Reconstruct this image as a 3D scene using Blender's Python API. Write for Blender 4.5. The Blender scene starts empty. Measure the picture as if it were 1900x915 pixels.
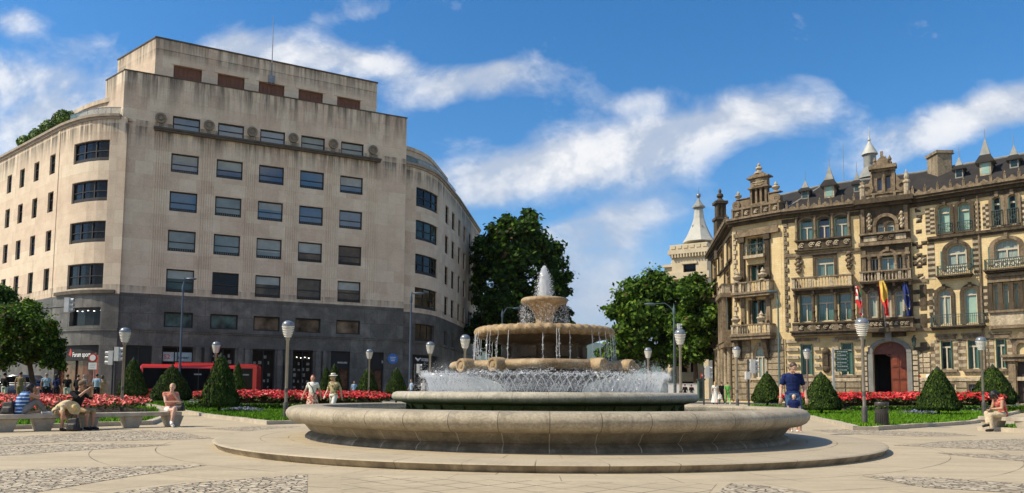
import bpy, bmesh, math, random
import numpy as np
from mathutils import Vector, Matrix
random.seed(7); RNG=np.random.default_rng(11)
PI=math.pi; R=math.radians
sc=bpy.context.scene; COL=sc.collection
# ---------------------------------------------------------------- camera model
FPX=1372.0;PCX=950.0;PCY=620.0;CAMZ=1.05;PITCH=R(4.5);ROLL=R(0.35)
def cam_axes():
    ct,st=math.cos(PITCH),math.sin(PITCH);cr,sr=math.cos(ROLL),math.sin(ROLL)
    F=Vector((0,ct,st));R0=Vector((1,0,0));U0=Vector((0,-st,ct))
    return R0*cr+U0*sr, U0*cr-R0*sr, F
AXR,AXU,AXF=cam_axes()
def ray(px,py): return AXF+AXR*((px-PCX)/FPX)-AXU*((py-PCY)/FPX)
FC=(0.72,16.5)          # centre of the fountain
def zg(x,y):            # height of the ground: the square lies in a shallow bowl
    r=math.hypot(x-FC[0],y-FC[1])
    return 0.0 if r<18 else min(0.25,(r-18)*0.0125)
def GZ(px,py,z=0.0):
    d=ray(px,py);t=(z-CAMZ)/d.z;return Vector((d.x*t,d.y*t,z))
def GT(px,py,lift=0.0):
    z=0.0
    for _ in range(25):
        p=GZ(px,py,min(z,1.0)+lift); z=0.5*z+0.5*zg(p.x,p.y)
    return p
def AY(px,py,Y):
    d=ray(px,py);t=Y/d.y;return Vector((d.x*t,Y,CAMZ+d.z*t))
def XY(px,Y):           # point on the ground in the column px at distance Y
    d=ray(px,728);x=d.x*Y/d.y;return Vector((x,Y,zg(x,Y)))
class Path:
    """a vertical wall line: u runs along it, n is the distance in front of it"""
    def __init__(s,pts):
        s.p=[Vector(q).to_2d() for q in pts];s.L=[0.0]
        for a,b in zip(s.p,s.p[1:]):s.L.append(s.L[-1]+(b-a).length)
        s.len=s.L[-1]
        sn=[]
        for a,b in zip(s.p,s.p[1:]):
            d=(b-a).normalized();sn.append(Vector((d.y,-d.x)))
        s.vn=[]
        for i in range(len(s.p)):
            if i==0:v=sn[0]
            elif i==len(s.p)-1:v=sn[-1]
            else:
                v=(sn[i-1]+sn[i]);v=v/max(v.length_squared/2,1e-6)
            s.vn.append(v)
    def __call__(s,u,z,n=0.0):
        k=0
        while k<len(s.p)-2 and u>s.L[k+1]:k+=1
        t=(u-s.L[k])/(s.L[k+1]-s.L[k]);tt=min(max(t,0),1)
        q=s.p[k].lerp(s.p[k+1],t)+s.vn[k].lerp(s.vn[k+1],tt)*n
        return Vector((q.x,q.y,z))
    def brk(s,a,b):
        return [a]+[l for l in s.L[1:-1] if a+1e-3<l<b-1e-3]+[b]
    def uv(s,px,py):
        d=ray(px,py);best=None;n=len(s.p)-1
        for i in range(n):
            a,b=s.p[i],s.p[i+1];e=b-a
            det=d.x*(-e.y)+e.x*d.y
            if abs(det)<1e-9:continue
            t=(a.x*(-e.y)+e.x*a.y)/det;k=(d.x*a.y-d.y*a.x)/det
            lo=-1e9 if i==0 else -1e-6;hi=1e9 if i==n-1 else 1+1e-6
            if t>0 and lo<=k<=hi and (best is None or t<best[0]):best=(t,s.L[i]+k*(s.L[i+1]-s.L[i]),CAMZ+d.z*t)
        return best[1],best[2]
# ---------------------------------------------------------------- mesh collector
class MB:
    def __init__(s): s.v=[];s.f=[];s.m=[]
    def add(s,vs,fs,mi=0):
        o=len(s.v);s.v.extend([tuple(q) for q in vs]);s.f.extend([tuple(o+i for i in f) for f in fs]);s.m.extend([mi]*len(fs))
    def hexa(s,p,mi=0):   # 8 points: bottom ring 0-3, top ring 4-7
        s.add(p,[(3,2,1,0),(4,5,6,7),(0,1,5,4),(1,2,6,5),(2,3,7,6),(3,0,4,7)],mi)
    def box(s,x0,x1,y0,y1,z0,z1,mi=0):
        s.hexa([(x0,y0,z0),(x1,y0,z0),(x1,y1,z0),(x0,y1,z0),(x0,y0,z1),(x1,y0,z1),(x1,y1,z1),(x0,y1,z1)],mi)
    def obox(s,c,ax,ay,az,mi=0):
        c=Vector(c);ax,ay,az=Vector(ax),Vector(ay),Vector(az)
        s.hexa([c-ax-ay-az,c+ax-ay-az,c+ax+ay-az,c-ax+ay-az,c-ax-ay+az,c+ax-ay+az,c+ax+ay+az,c-ax+ay+az],mi)
    def pbox(s,P,u0,u1,z0,z1,n0,n1,mi=0):   # box on a wall path, bent with it (n1 in front)
        us=P.brk(u0,u1)
        if len(us)>2 or 1:
            vs=[];fs=[]
            for u in us:vs+=[P(u,z0,n1),P(u,z0,n0),P(u,z1,n0),P(u,z1,n1)]
            for i in range(len(us)-1):
                a=4*i;b=a+4
                fs+=[(a,b,b+3,a+3),(a+1,a+2,b+2,b+1),(a+3,b+3,b+2,a+2),(a,a+1,b+1,b)]
            e=4*(len(us)-1);fs+=[(0,3,2,1),(e,e+1,e+2,e+3)]
            s.add(vs,fs,mi)
    def prism(s,P,pts,n0,n1,mi=0):          # outline (u,z), counter-clockwise seen from the front
        k=len(pts);vs=[P(u,z,n1) for u,z in pts]+[P(u,z,n0) for u,z in pts]
        fs=[tuple(range(k)),tuple(range(2*k-1,k-1,-1))]+[(i,i+k,(i+1)%k+k,(i+1)%k) for i in range(k)]
        s.add(vs,fs,mi)
    def arch(s,P,uc,zc,r0,r1,n0,n1,a0=0,a1=180,seg=14,mi=0,sq=1.0): # ring segment
        vs=[];fs=[]
        for i in range(seg+1):
            a=R(a0+(a1-a0)*i/seg);c,sn=math.cos(a),math.sin(a)*sq
            for r,n in((r0,n1),(r0,n0),(r1,n0),(r1,n1)):vs.append(P(uc+r*c,zc+r*sn,n))
        for i in range(seg):
            a=4*i;b=a+4
            fs+=[(a,a+3,b+3,b),(a+1,b+1,b+2,a+2),(a+3,a+2,b+2,b+3),(a,b,b+1,a+1)]
        e=4*seg;fs+=[(0,1,2,3),(e,e+3,e+2,e+1)]
        s.add(vs,fs,mi)
    def lathe(s,prof,seg=24,c=(0,0,0),mi=0,lobes=0,amp=0.0,M=None,caps=True,a0=0.0,a1=2*PI,ph=0.0):
        full=abs(a1-a0-2*PI)<1e-6;n=seg if full else seg+1
        vs=[];fs=[]
        for (r,z) in prof:
            for i in range(n):
                a=a0+(a1-a0)*i/seg
                rr=r*(1+amp*math.cos(lobes*a)) if lobes else r
                q=Vector((rr*math.cos(a+ph),rr*math.sin(a+ph),z))
                if M is not None:q=M@q
                vs.append((q.x+c[0],q.y+c[1],q.z+c[2]))
        k=len(prof)
        for j in range(k-1):
            for i in range(seg):
                i2=(i+1)%n
                fs.append((j*n+i,j*n+i2,(j+1)*n+i2,(j+1)*n+i))
        if caps and full:
            if prof[0][0]>1e-4:fs.append(tuple(range(n-1,-1,-1)))
            if prof[-1][0]>1e-4:fs.append(tuple((k-1)*n+i for i in range(n)))
        s.add(vs,fs,mi)
    def tube(s,pts,rad,seg=8,mi=0,caps=True):
        pts=[Vector(p) for p in pts];k=len(pts)
        if not hasattr(rad,'__len__'):rad=[rad]*k
        vs=[];fs=[];prev=None
        for i,p in enumerate(pts):
            t=(pts[min(i+1,k-1)]-pts[max(i-1,0)])
            t=t.normalized() if t.length>1e-9 else Vector((0,0,1))
            if prev is None:
                a=t.orthogonal().normalized()
            else:
                a=(prev-t*prev.dot(t));a=a.normalized() if a.length>1e-6 else t.orthogonal().normalized()
            prev=a;b=t.cross(a)
            for j in range(seg):
                w=2*PI*j/seg;vs.append(p+(a*math.cos(w)+b*math.sin(w))*rad[i])
        for i in range(k-1):
            for j in range(seg):
                j2=(j+1)%seg;fs.append((i*seg+j,i*seg+j2,(i+1)*seg+j2,(i+1)*seg+j))
        if caps:
            fs.append(tuple(range(seg-1,-1,-1)));fs.append(tuple((k-1)*seg+j for j in range(seg)))
        s.add(vs,fs,mi)
    def ball(s,c,r,seg=10,ring=7,mi=0,M=None):
        if not hasattr(r,'__len__'):r=(r,r,r)
        vs=[];fs=[]
        for j in range(ring+1):
            th=PI*j/ring
            for i in range(seg):
                a=2*PI*i/seg
                q=Vector((r[0]*math.sin(th)*math.cos(a),r[1]*math.sin(th)*math.sin(a),-r[2]*math.cos(th)))
                if M is not None:q=M@q
                vs.append((q.x+c[0],q.y+c[1],q.z+c[2]))
        for j in range(ring):
            for i in range(seg):
                i2=(i+1)%seg;fs.append((j*seg+i,j*seg+i2,(j+1)*seg+i2,(j+1)*seg+i))
        s.add(vs,fs,mi)
    def disc(s,P,u,z,r,n0,n1,seg=16,mi=0): s.prism(P,[(u+r*math.cos(2*PI*i/seg),z+r*math.sin(2*PI*i/seg)) for i in range(seg)],n0,n1,mi)
    def build(s,name,mats,parent=None,smooth=False,world=True,angle=40):
        me=bpy.data.meshes.new(name)
        v=s.v
        if parent is not None and world:
            ox,oy,oz=parent['_o'];v=[(a-ox,b-oy,c-oz) for a,b,c in v]
        me.from_pydata(v,[],s.f)
        if not isinstance(mats,(list,tuple)):mats=[mats]
        for m in mats:me.materials.append(m)
        if len(mats)>1:me.polygons.foreach_set('material_index',s.m)
        if smooth:
            me.shade_smooth();me.set_sharp_from_angle(angle=R(angle))
        me.validate();me.update()
        o=bpy.data.objects.new(name,me);COL.objects.link(o)
        if parent is not None:
            o.parent=parent
            if world:
                pp=parent
                if 'lift' in pp.keys():pass
            o['_o']=tuple(parent['_o']) if world else (0,0,0)
        else:o['_o']=(0,0,0)
        return o
def tag(o,label=None,cat=None,group=None,kind=None):
    if label:o['label']=label
    if cat:o['category']=cat
    if group:o['group']=group
    if kind:o['kind']=kind
    return o
def thing(name,label,cat,loc=(0,0,0),rz=0.0,group=None,kind=None):
    o=bpy.data.objects.new(name,None);COL.objects.link(o);o.location=loc;o.rotation_euler=(0,0,rz)
    o.empty_display_size=0.3;o['_o']=tuple(loc)
    return tag(o,label,cat,group,kind)
def kids(o): return [c for c in bpy.data.objects if c.parent==o]
def dup(root,loc,rz=None,label=None,group=None,scale=None):
    r=root.copy();COL.objects.link(r);r.location=loc
    if rz is not None:r.rotation_euler=(0,0,rz)
    if scale is not None:r.scale=scale if hasattr(scale,'__len__') else (scale,)*3
    if label:r['label']=label
    if group:r['group']=group
    for ch in kids(root):
        c=ch.copy();COL.objects.link(c);c.parent=r
        for g in kids(ch):
            d=g.copy();COL.objects.link(d);d.parent=c
    return r
def wall_grid(mb,P,u0,u1,z0,z1,holes,depth=0.25,mi=0,n=0.0,mi_rev=None):
    """one wall sheet with rectangular openings and their reveals"""
    if mi_rev is None:mi_rev=mi
    us=set(P.brk(u0,u1));zs={z0,z1}
    for a,b,c,d in holes:us|={a,b};zs|={c,d}
    us=sorted(x for x in us if u0-1e-6<=x<=u1+1e-6);zs=sorted(x for x in zs if z0-1e-6<=x<=z1+1e-6)
    us=[x for i,x in enumerate(us) if i==0 or x-us[i-1]>1e-4];zs=[x for i,x in enumerate(zs) if i==0 or x-zs[i-1]>1e-4]
    nu,nz=len(us),len(zs)
    vs=[P(u,z,n) for z in zs for u in us];fs=[]
    def inhole(u,z): return any(a<u<b and c<z<d for a,b,c,d in holes)
    for j in range(nz-1):
        for i in range(nu-1):
            if inhole((us[i]+us[i+1])/2,(zs[j]+zs[j+1])/2):continue
            fs.append((j*nu+i,j*nu+i+1,(j+1)*nu+i+1,(j+1)*nu+i))
    mb.add(vs,fs,mi)
    for a,b,c,d in holes:
        ub=P.brk(a,b)
        for i in range(len(ub)-1):
            p,q=ub[i],ub[i+1]
            mb.add([P(p,c,n),P(q,c,n),P(q,c,n-depth),P(p,c,n-depth)],[(0,3,2,1)][:1],mi_rev)
            mb.add([P(p,d,n),P(q,d,n),P(q,d,n-depth),P(p,d,n-depth)],[(0,1,2,3)],mi_rev)
        mb.add([P(a,c,n),P(a,d,n),P(a,d,n-depth),P(a,c,n-depth)],[(0,1,2,3)],mi_rev)
        mb.add([P(b,c,n),P(b,d,n),P(b,d,n-depth),P(b,c,n-depth)],[(0,3,2,1)],mi_rev)
def sheet(name,pts,z,mat,kind='structure',sub=None):
    """flat or terrain-following polygon: z = offset above the ground"""
    mb=MB();mb.add([(x,y,zg(x,y)+z) for x,y in pts],[tuple(range(len(pts)))])
    return tag(mb.build(name,mat),kind=kind)
def np_mesh(name,verts,faces_n,mat,parent=None,smooth=False,mats=None,midx=None):
    """fast mesh of equal polygons: verts (N*k,3), k corners per face"""
    k=faces_n;nv=len(verts);nf=nv//k
    me=bpy.data.meshes.new(name)
    v=np.asarray(verts,dtype=np.float32)
    if parent is not None:v=v-np.array(parent['_o'],dtype=np.float32)
    me.vertices.add(nv);me.vertices.foreach_set('co',v.ravel())
    me.loops.add(nv);me.loops.foreach_set('vertex_index',np.arange(nv,dtype=np.int32))
    me.polygons.add(nf);me.polygons.foreach_set('loop_start',np.arange(0,nv,k,dtype=np.int32))
    for m in (mats or [mat]):me.materials.append(m)
    if midx is not None:me.polygons.foreach_set('material_index',np.asarray(midx,dtype=np.int32))
    me.update();me.validate()
    o=bpy.data.objects.new(name,me);COL.objects.link(o)
    if parent is not None:o.parent=parent
    o['_o']=(0,0,0)
    return o
def leaf_quads(c,nrm,size,asp=0.6,rng=RNG,fold=False):
    """diamond-shaped leaves at centres c (N,3) facing nrm"""
    n=len(c);nrm=nrm/np.maximum(np.linalg.norm(nrm,axis=1,keepdims=True),1e-6)
    t=rng.normal(size=(n,3));a=np.cross(nrm,t);a/=np.maximum(np.linalg.norm(a,axis=1,keepdims=True),1e-6);b=np.cross(nrm,a)
    s=np.asarray(size).reshape(-1,1) if np.ndim(size) else np.full((n,1),size)
    s=s*rng.uniform(.6,1.3,size=(n,1))
    q=np.stack([c-a*s,c-b*s*asp,c+a*s,c+b*s*asp],axis=1)
    return q.reshape(-1,3)
# ---------------------------------------------------------------- materials
MATS={}
class NT:
    def __init__(s,name):
        s.m=bpy.data.materials.new(name);s.m.use_nodes=True;s.t=s.m.node_tree;s.b=s.t.nodes['Principled BSDF'];s.out=s.t.nodes['Material Output']
        s.tc=None
    def n(s,typ,**kw):
        nd=s.t.nodes.new(typ)
        for k,v in kw.items():
            if k.startswith('i_'):
                key=k[2:];key=int(key) if key.isdigit() else key.replace('_',' ')
                s.set(nd.inputs[key],v)
            else:setattr(nd,k,v)
        return nd
    def set(s,sock,v):
        if isinstance(v,bpy.types.NodeSocket):s.t.links.new(v,sock)
        else:
            if sock.type=='RGBA' and len(v)==3:v=(*v,1)
            sock.default_value=v
    def co(s,scale=None):
        if s.tc is None:s.tc=s.n('ShaderNodeTexCoord')
        o=s.tc.outputs['Object']
        if scale is None:return o
        mp=s.n('ShaderNodeMapping');s.set(mp.inputs[0],o);s.set(mp.inputs['Scale'],scale if hasattr(scale,'__len__') else (scale,)*3);return mp.outputs[0]
    def noise(s,scale,detail=4,rough=.55,co=None,dist=0.0):
        nd=s.n('ShaderNodeTexNoise');s.set(nd.inputs['Vector'],co if co is not None else s.co());s.set(nd.inputs['Scale'],scale);s.set(nd.inputs['Detail'],detail);s.set(nd.inputs['Roughness'],rough);s.set(nd.inputs['Distortion'],dist);return nd.outputs['Fac']
    def ramp(s,f,stops,interp='LINEAR'):
        nd=s.n('ShaderNodeValToRGB');s.set(nd.inputs[0],f);cr=nd.color_ramp;cr.interpolation=interp
        while len(cr.elements)<len(stops):cr.elements.new(.5)
        for e,(p,c) in zip(cr.elements,stops):
            e.position=p;e.color=(c,c,c,1) if not hasattr(c,'__len__') else (*c,1)[:4]
        return nd.outputs[0]
    def mix(s,f,a,b,mode='MIX'):
        nd=s.n('ShaderNodeMix',data_type='RGBA',blend_type=mode);s.set(nd.inputs[0],f);s.set(nd.inputs[6],a);s.set(nd.inputs[7],b);return nd.outputs[2]
    def math(s,op,a,b=0.0,c=None):
        nd=s.n('ShaderNodeMath',operation=op);s.set(nd.inputs[0],a);s.set(nd.inputs[1],b)
        if c is not None:s.set(nd.inputs[2],c)
        return nd.outputs[0]
    def sep(s,v):
        nd=s.n('ShaderNodeSeparateXYZ');s.set(nd.inputs[0],v);return nd.outputs
    def bump(s,h,strength=.3,dist=.02):
        nd=s.n('ShaderNodeBump');s.set(nd.inputs['Strength'],strength);s.set(nd.inputs['Distance'],dist);s.set(nd.inputs['Height'],h);s.set(s.b.inputs['Normal'],nd.outputs[0]);return nd
    def base(s,c): s.set(s.b.inputs['Base Color'],c)
    def rough(s,v): s.set(s.b.inputs['Roughness'],v)
def M(name,col,rough=.6,var=.25,scale=3.0,bump=0.0,bscale=None,metal=0.0,spec=.5,detail=5,fine=0.0):
    """plain procedural material: base colour varied by two scales of noise"""
    if name in MATS:return MATS[name]
    k=NT(name)
    lo=tuple(c*(1-var) for c in col);hi=tuple(min(1,c*(1+var)) for c in col)
    c=k.ramp(k.noise(scale,detail),[(.3,lo),(.7,hi)])
    if fine:c=k.mix(fine,c,k.ramp(k.noise(scale*12,3),[(.3,tuple(x*.5 for x in col)),(.7,tuple(min(1,x*1.4) for x in col))]))
    k.base(c);k.rough(rough);k.b.inputs['Metallic'].default_value=metal;k.b.inputs['Specular IOR Level'].default_value=spec
    if bump:k.bump(k.noise(bscale or scale*4,4),bump,.02 if bump<.75 else .035)
    MATS[name]=k.m;return k.m
def streaks(k,c,amount,dark,co_scale=(1.6,1.6,.12),lo=.52,hi=.75):
    """vertical rain streaks"""
    f=k.ramp(k.noise(1.0,5,.6,k.co(co_scale)),[(lo,0),(hi,1)])
    return k.mix(k.math('MULTIPLY',f,amount),c,dark)
# ---------------------------------------------------------------- camera, sun, sky
cam=bpy.data.cameras.new('camera');camo=bpy.data.objects.new('camera',cam);COL.objects.link(camo);sc.camera=camo
cam.sensor_width=36;cam.lens=36*FPX/1900;cam.shift_y=(PCY-457.5)/1900;cam.clip_start=.05;cam.clip_end=20000
mt=Matrix((AXR,AXU,-AXF)).transposed().to_4x4();mt.translation=(0,0,CAMZ);camo.matrix_world=mt
sc.view_settings.view_transform='Standard';sc.view_settings.look='None';sc.view_settings.gamma=1;sc.view_settings.exposure=0.38
SUN_EL=R(48);SUN_AZ=R(256)      # azimuth clockwise from +Y
sd=Vector((math.cos(SUN_EL)*math.sin(SUN_AZ),math.cos(SUN_EL)*math.cos(SUN_AZ),math.sin(SUN_EL)))
sl=bpy.data.lights.new('sun','SUN');sl.energy=4.6;sl.angle=R(.5);sl.color=(1,.89,.70)
so=bpy.data.objects.new('sun',sl);COL.objects.link(so);so.rotation_euler=sd.to_track_quat('Z','Y').to_euler()
w=bpy.data.worlds.new('World');sc.world=w;w.use_nodes=True
nt=w.node_tree;N=nt.nodes;bg=N['Background']
class WT(NT):
    def __init__(s,t): s.t=t;s.tc=None
k=WT(nt)
sky=k.n('ShaderNodeTexSky');sky.sky_type='NISHITA';sky.sun_disc=False;sky.sun_elevation=SUN_EL;sky.sun_rotation=SUN_AZ;sky.altitude=60;sky.air_density=1.0;sky.dust_density=.3;sky.ozone_density=2.5
hs=k.n('ShaderNodeHueSaturation',i_Saturation=1.39,i_Value=1.24,i_Color=sky.outputs[0])
tc=k.n('ShaderNodeTexCoord');x,y,z=k.sep(tc.outputs['Generated'])
ya=k.math('MAXIMUM',k.math('ABSOLUTE',y),.05)
cb=k.n('ShaderNodeCombineXYZ');k.set(cb.inputs[0],k.math('DIVIDE',x,ya));k.set(cb.inputs[1],k.math('DIVIDE',z,ya))
uv=cb.outputs[0]
SKYROT=R(18)
mpn=k.n('ShaderNodeMapping',i_Vector=uv,i_Rotation=(0,0,-SKYROT),i_Scale=(1.0,1.35,1))
n1=k.noise(6.0,12,.62,mpn.outputs[0],.25)
n2=k.noise(1.7,5,.5,mpn.outputs[0],.2)
def suv(px,py):
    d=ray(px,py);return d.x/d.y,d.z/d.y
BLOBS=[ # px,py, half length, half height (px), tilt deg, amp
 (20,150,280,80,-3,1.0),(50,262,240,62,4,.95),(25,40,85,42,0,.75),(170,75,75,36,0,.5),
 (520,105,190,60,4,1.0),(430,72,85,42,10,.75),(700,120,130,36,-8,.8),(835,165,165,44,10,1.05),(925,125,75,22,5,.6),
 (1130,282,310,76,14,1.25),(920,325,170,48,6,.85),(1380,224,230,48,12,.85),(1180,185,95,30,8,.45),(1250,320,130,32,16,.35),
 (1135,415,140,50,12,1.25),(1040,450,95,40,10,.8),(1110,490,190,66,0,1.05),(1060,570,200,80,0,1.1),(1180,610,200,60,0,.9),
 (1760,232,250,55,17,.95),(1880,190,140,45,17,.9),(1640,300,150,30,10,.4),(1210,15,70,16,5,.4),(640,30,160,24,15,.35),(890,372,80,26,0,.5),(120,215,120,40,-4,.4),(0,330,120,40,0,.5)]
acc=None
for (px,py,a,b,tilt,amp) in BLOBS:
    u0,v0=suv(px,py)
    mp=k.n('ShaderNodeMapping',vector_type='TEXTURE',i_Vector=uv,i_Location=(u0,v0,0),i_Rotation=(0,0,R(tilt)),i_Scale=(a/FPX,b/FPX,1))
    ln=k.n('ShaderNodeVectorMath',operation='LENGTH',i_0=mp.outputs[0])
    g=k.math('MULTIPLY',k.math('POWER',2.718,k.math('MULTIPLY',k.math('MULTIPLY',ln.outputs['Value'],ln.outputs['Value']),-1.35)),amp)
    acc=g if acc is None else k.math('ADD',acc,g)
acc=k.math('MINIMUM',acc,1.25)
dens=k.math('ADD',k.math('MULTIPLY',acc,.62),k.math('ADD',k.math('MULTIPLY',k.math('SUBTRACT',n1,.5),1.55),k.math('MULTIPLY',k.math('SUBTRACT',n2,.5),.75)))
dens=k.math('ADD',dens,k.math('MULTIPLY',k.ramp(k.math('ADD',y,1.0),[(.55,1),(.92,0)]),.42))   # extra unseen cloud added behind the viewer to brighten the shaded fronts
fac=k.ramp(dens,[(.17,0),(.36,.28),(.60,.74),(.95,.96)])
mp2=k.n('ShaderNodeMapping',i_Vector=mpn.outputs[0],i_Location=(.06,-.035,0))
n1b=k.noise(6.0,12,.62,mp2.outputs[0],.25)
shade=k.math('ADD',k.math('MULTIPLY',k.math('SUBTRACT',n1,n1b),2.2),k.math('MULTIPLY',dens,.30))
lowv=k.ramp(z,[(.03,.0),(.22,1.0)])
ccol=k.mix(k.ramp(shade,[(-.0,0),(.42,1)]),(4.6,5.0,5.7),(7.9,7.8,7.7))
ccol=k.mix(k.ramp(z,[(.08,.85),(.27,0)]),ccol,(2.7,3.4,4.7))
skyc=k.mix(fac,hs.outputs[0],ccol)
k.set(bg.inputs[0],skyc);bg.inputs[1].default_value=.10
# ---------------------------------------------------------------- ground materials
def paving_mat(name,rings,col=(.47,.385,.25),diamond=False):
    k=NT(name);x,y,z=k.sep(k.co())
    n=k.noise(.9,6,.6);n2=k.noise(14,4,.6)
    c=k.ramp(n,[(.25,tuple(v*.80 for v in col)),(.5,col),(.78,tuple(min(1,v*1.12) for v in col))])
    c=k.mix(.3,c,k.ramp(n2,[(.3,tuple(v*.62 for v in col)),(.65,tuple(min(1,v*1.15) for v in col))]))
    # worn bands and grey dirt
    c=k.mix(k.math('MULTIPLY',k.ramp(k.noise(.35,6,.65,None,1.2),[(.5,0),(.72,1)]),.38),c,tuple(v*.62 for v in col))
    c=k.mix(k.math('MULTIPLY',k.ramp(k.noise(1.0,7,.7,k.co((.35,2.6,1))),[(.44,0),(.66,1)]),.42),c,tuple(v*.60 for v in col))
    c=k.mix(k.math('MULTIPLY',k.ramp(k.noise(1.0,6,.7,k.co((.5,3.4,1)),.8),[(.55,0),(.72,1)]),.5),c,tuple(min(1,v*1.28) for v in col))
    # dark drips and gum spots
    sp=k.n('ShaderNodeTexVoronoi',feature='F1',i_Vector=k.co(),i_Scale=1.3)
    c=k.mix(k.math('MULTIPLY',k.ramp(sp.outputs['Distance'],[(.02,1),(.05,0)]),.55),c,(.16,.13,.10))
    dx=k.math('SUBTRACT',x,FC[0]);dy=k.math('SUBTRACT',y,FC[1])
    r=k.math('SQRT',k.math('ADD',k.math('MULTIPLY',dx,dx),k.math('MULTIPLY',dy,dy)))
    an=k.math('ARCTAN2',dy,dx)
    line=None
    def addl(v):
        nonlocal line
        line=v if line is None else k.math('MAXIMUM',line,v)
    if diamond:
        s=2.6
        for q in (k.math('ADD',x,y),k.math('SUBTRACT',k.math('MULTIPLY',x,1.0),y)):
            f=k.math('FRACT',k.math('MULTIPLY',q,s*.7071))
            addl(k.math('LESS_THAN',f,.055))
    else:
        for rr in rings:
            addl(k.math('LESS_THAN',k.math('ABSOLUTE',k.math('SUBTRACT',r,rr)),.009))
        # radial joints, broken ring by ring
        ringi=k.math('FLOOR',k.math('MULTIPLY',r,1.0))
        f=k.math('FRACT',k.math('ADD',k.math('MULTIPLY',an,34/(2*PI)),k.math('MULTIPLY',ringi,.37)))
        wd=k.math('DIVIDE',.016*34/(2*PI),r)
        rj=k.math('LESS_THAN',f,wd)
        rj=k.math('MULTIPLY',rj,k.math('LESS_THAN',r,11.5))
        addl(rj)
    jn=k.ramp(k.noise(1.1,2,.5),[(.38,.3),(.58,.95)])
    c=k.mix(k.math('MULTIPLY',line,jn),c,(.10,.08,.06))
    k.base(c);k.rough(k.ramp(n2,[(.3,.55),(.7,.8)]))
    k.bump(k.math('SUBTRACT',k.math('MULTIPLY',n2,.4),line),.25,.012)
    return k.m
m_pave=paving_mat('paving_stone',[7.75,8.75,10.1])
m_diam=paving_mat('paving_diamond',[],diamond=True)
k=NT('cobbles')
def cob(k):
    x,y,z=k.sep(k.co())
    dx=k.math('SUBTRACT',x,FC[0]);dy=k.math('SUBTRACT',y,FC[1])
    r=k.math('SQRT',k.math('ADD',k.math('MULTIPLY',dx,dx),k.math('MULTIPLY',dy,dy)));an=k.math('ARCTAN2',dy,dx)
    cb=k.n('ShaderNodeCombineXYZ');k.set(cb.inputs[0],k.math('MULTIPLY',k.math('ADD',x,k.math('MULTIPLY',y,.15)),9.5));k.set(cb.inputs[1],k.math('MULTIPLY',y,11.5))
    v=k.n('ShaderNodeTexVoronoi',feature='F1',i_Vector=cb.outputs[0],i_Scale=1.0,i_Randomness=.85)
    e=k.n('ShaderNodeTexVoronoi',feature='DISTANCE_TO_EDGE',i_Vector=cb.outputs[0],i_Scale=1.0,i_Randomness=.85)
    hr=k.sep(v.outputs['Color'])[0]
    c=k.ramp(hr,[(0,(.20,.155,.10)),(.10,(.31,.25,.17)),(.20,(.44,.365,.245)),(.55,(.53,.445,.31)),(.85,(.64,.55,.40)),(1,(.36,.265,.17))])
    c=k.mix(.2,c,k.ramp(k.noise(.5,4),[(.3,(.36,.30,.22)),(.7,(.52,.45,.34))]))
    ed=k.ramp(e.outputs['Distance'],[(.02,0),(.11,1)])
    c=k.mix(ed,(.18,.145,.095),c);k.base(c);k.rough(.75)
    k.bump(k.math('ADD',ed,k.math('MULTIPLY',hr,.8)),.8,.03)
cob(k);m_cob=k.m
m_asph=M('asphalt',(.055,.055,.058),.85,.2,2.0,.3,60)
m_side=M('pavement_slabs',(.40,.335,.245),.8,.15,1.0,.1,20,fine=.3)
k=NT('kerb_stone');c=k.ramp(k.noise(2.5,5),[(.3,(.36,.31,.235)),(.7,(.50,.43,.33))]);c=k.mix(k.ramp(k.noise(9,4),[(.5,0),(.75,.5)]),c,(.2,.18,.14));k.base(c);k.rough(.8);k.bump(k.noise(30,4),.3,.01);m_kerb=k.m
k=NT('lawn');c=k.ramp(k.noise(1.6,6,.6),[(.25,(.055,.125,.008)),(.5,(.085,.19,.012)),(.75,(.14,.26,.02))])
c=k.mix(.45,c,k.ramp(k.noise(45,3),[(.3,(.03,.07,.008)),(.7,(.16,.28,.04))]));k.base(c);k.rough(.9);k.b.inputs['Specular IOR Level'].default_value=.05;k.bump(k.noise(60,3),.8,.04);m_lawn=k.m
m_blade=M('grass_blade',(.10,.21,.015),.8,.35,2.0,spec=.05)
m_soil=M('soil',(.07,.05,.035),.95,.3,4.0,.5)
# ---------------------------------------------------------------- ground sheet, to the horizon
mb=MB();rs=[0.01,3,6,9,12,15,18,21,25,29,33,34,38,43.5,48.5,53.5,60,75,100,160,400,1500,6000];na=72
vs=[];fs=[]
for r in rs:
    for i in range(na):
        a=2*PI*i/na;x=FC[0]+r*math.cos(a);y=FC[1]+r*math.sin(a);vs.append((x,y,zg(x,y)))
for j in range(len(rs)-1):
    for i in range(na):
        i2=(i+1)%na;mi=0 if rs[j]<30 else 1
        mb.f.append((j*na+i,j*na+i2,(j+1)*na+i2,(j+1)*na+i));mb.m.append(mi)
mb.v=vs;ground=tag(mb.build('ground',[m_pave,m_side],smooth=True),kind='structure')
# ring road round the square
mb=MB();a0=0;na=96
def annulus(mb,r0,r1,lift,na=96,aa=0,ab=2*PI,steps=3):
    vs=[];fs=[]
    rr=[r0+(r1-r0)*j/steps for j in range(steps+1)]
    for r in rr:
        for i in range(na+1):
            a=aa+(ab-aa)*i/na;x=FC[0]+r*math.cos(a);y=FC[1]+r*math.sin(a);vs.append((x,y,zg(x,y)+lift))
    n=na+1
    for j in range(steps):
        for i in range(na):fs.append((j*n+i,j*n+i+1,(j+1)*n+i+1,(j+1)*n+i))
    mb.add(vs,fs)
annulus(mb,43.5,53.5,.012);tag(mb.build('road',m_asph,smooth=True),kind='structure')
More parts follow.
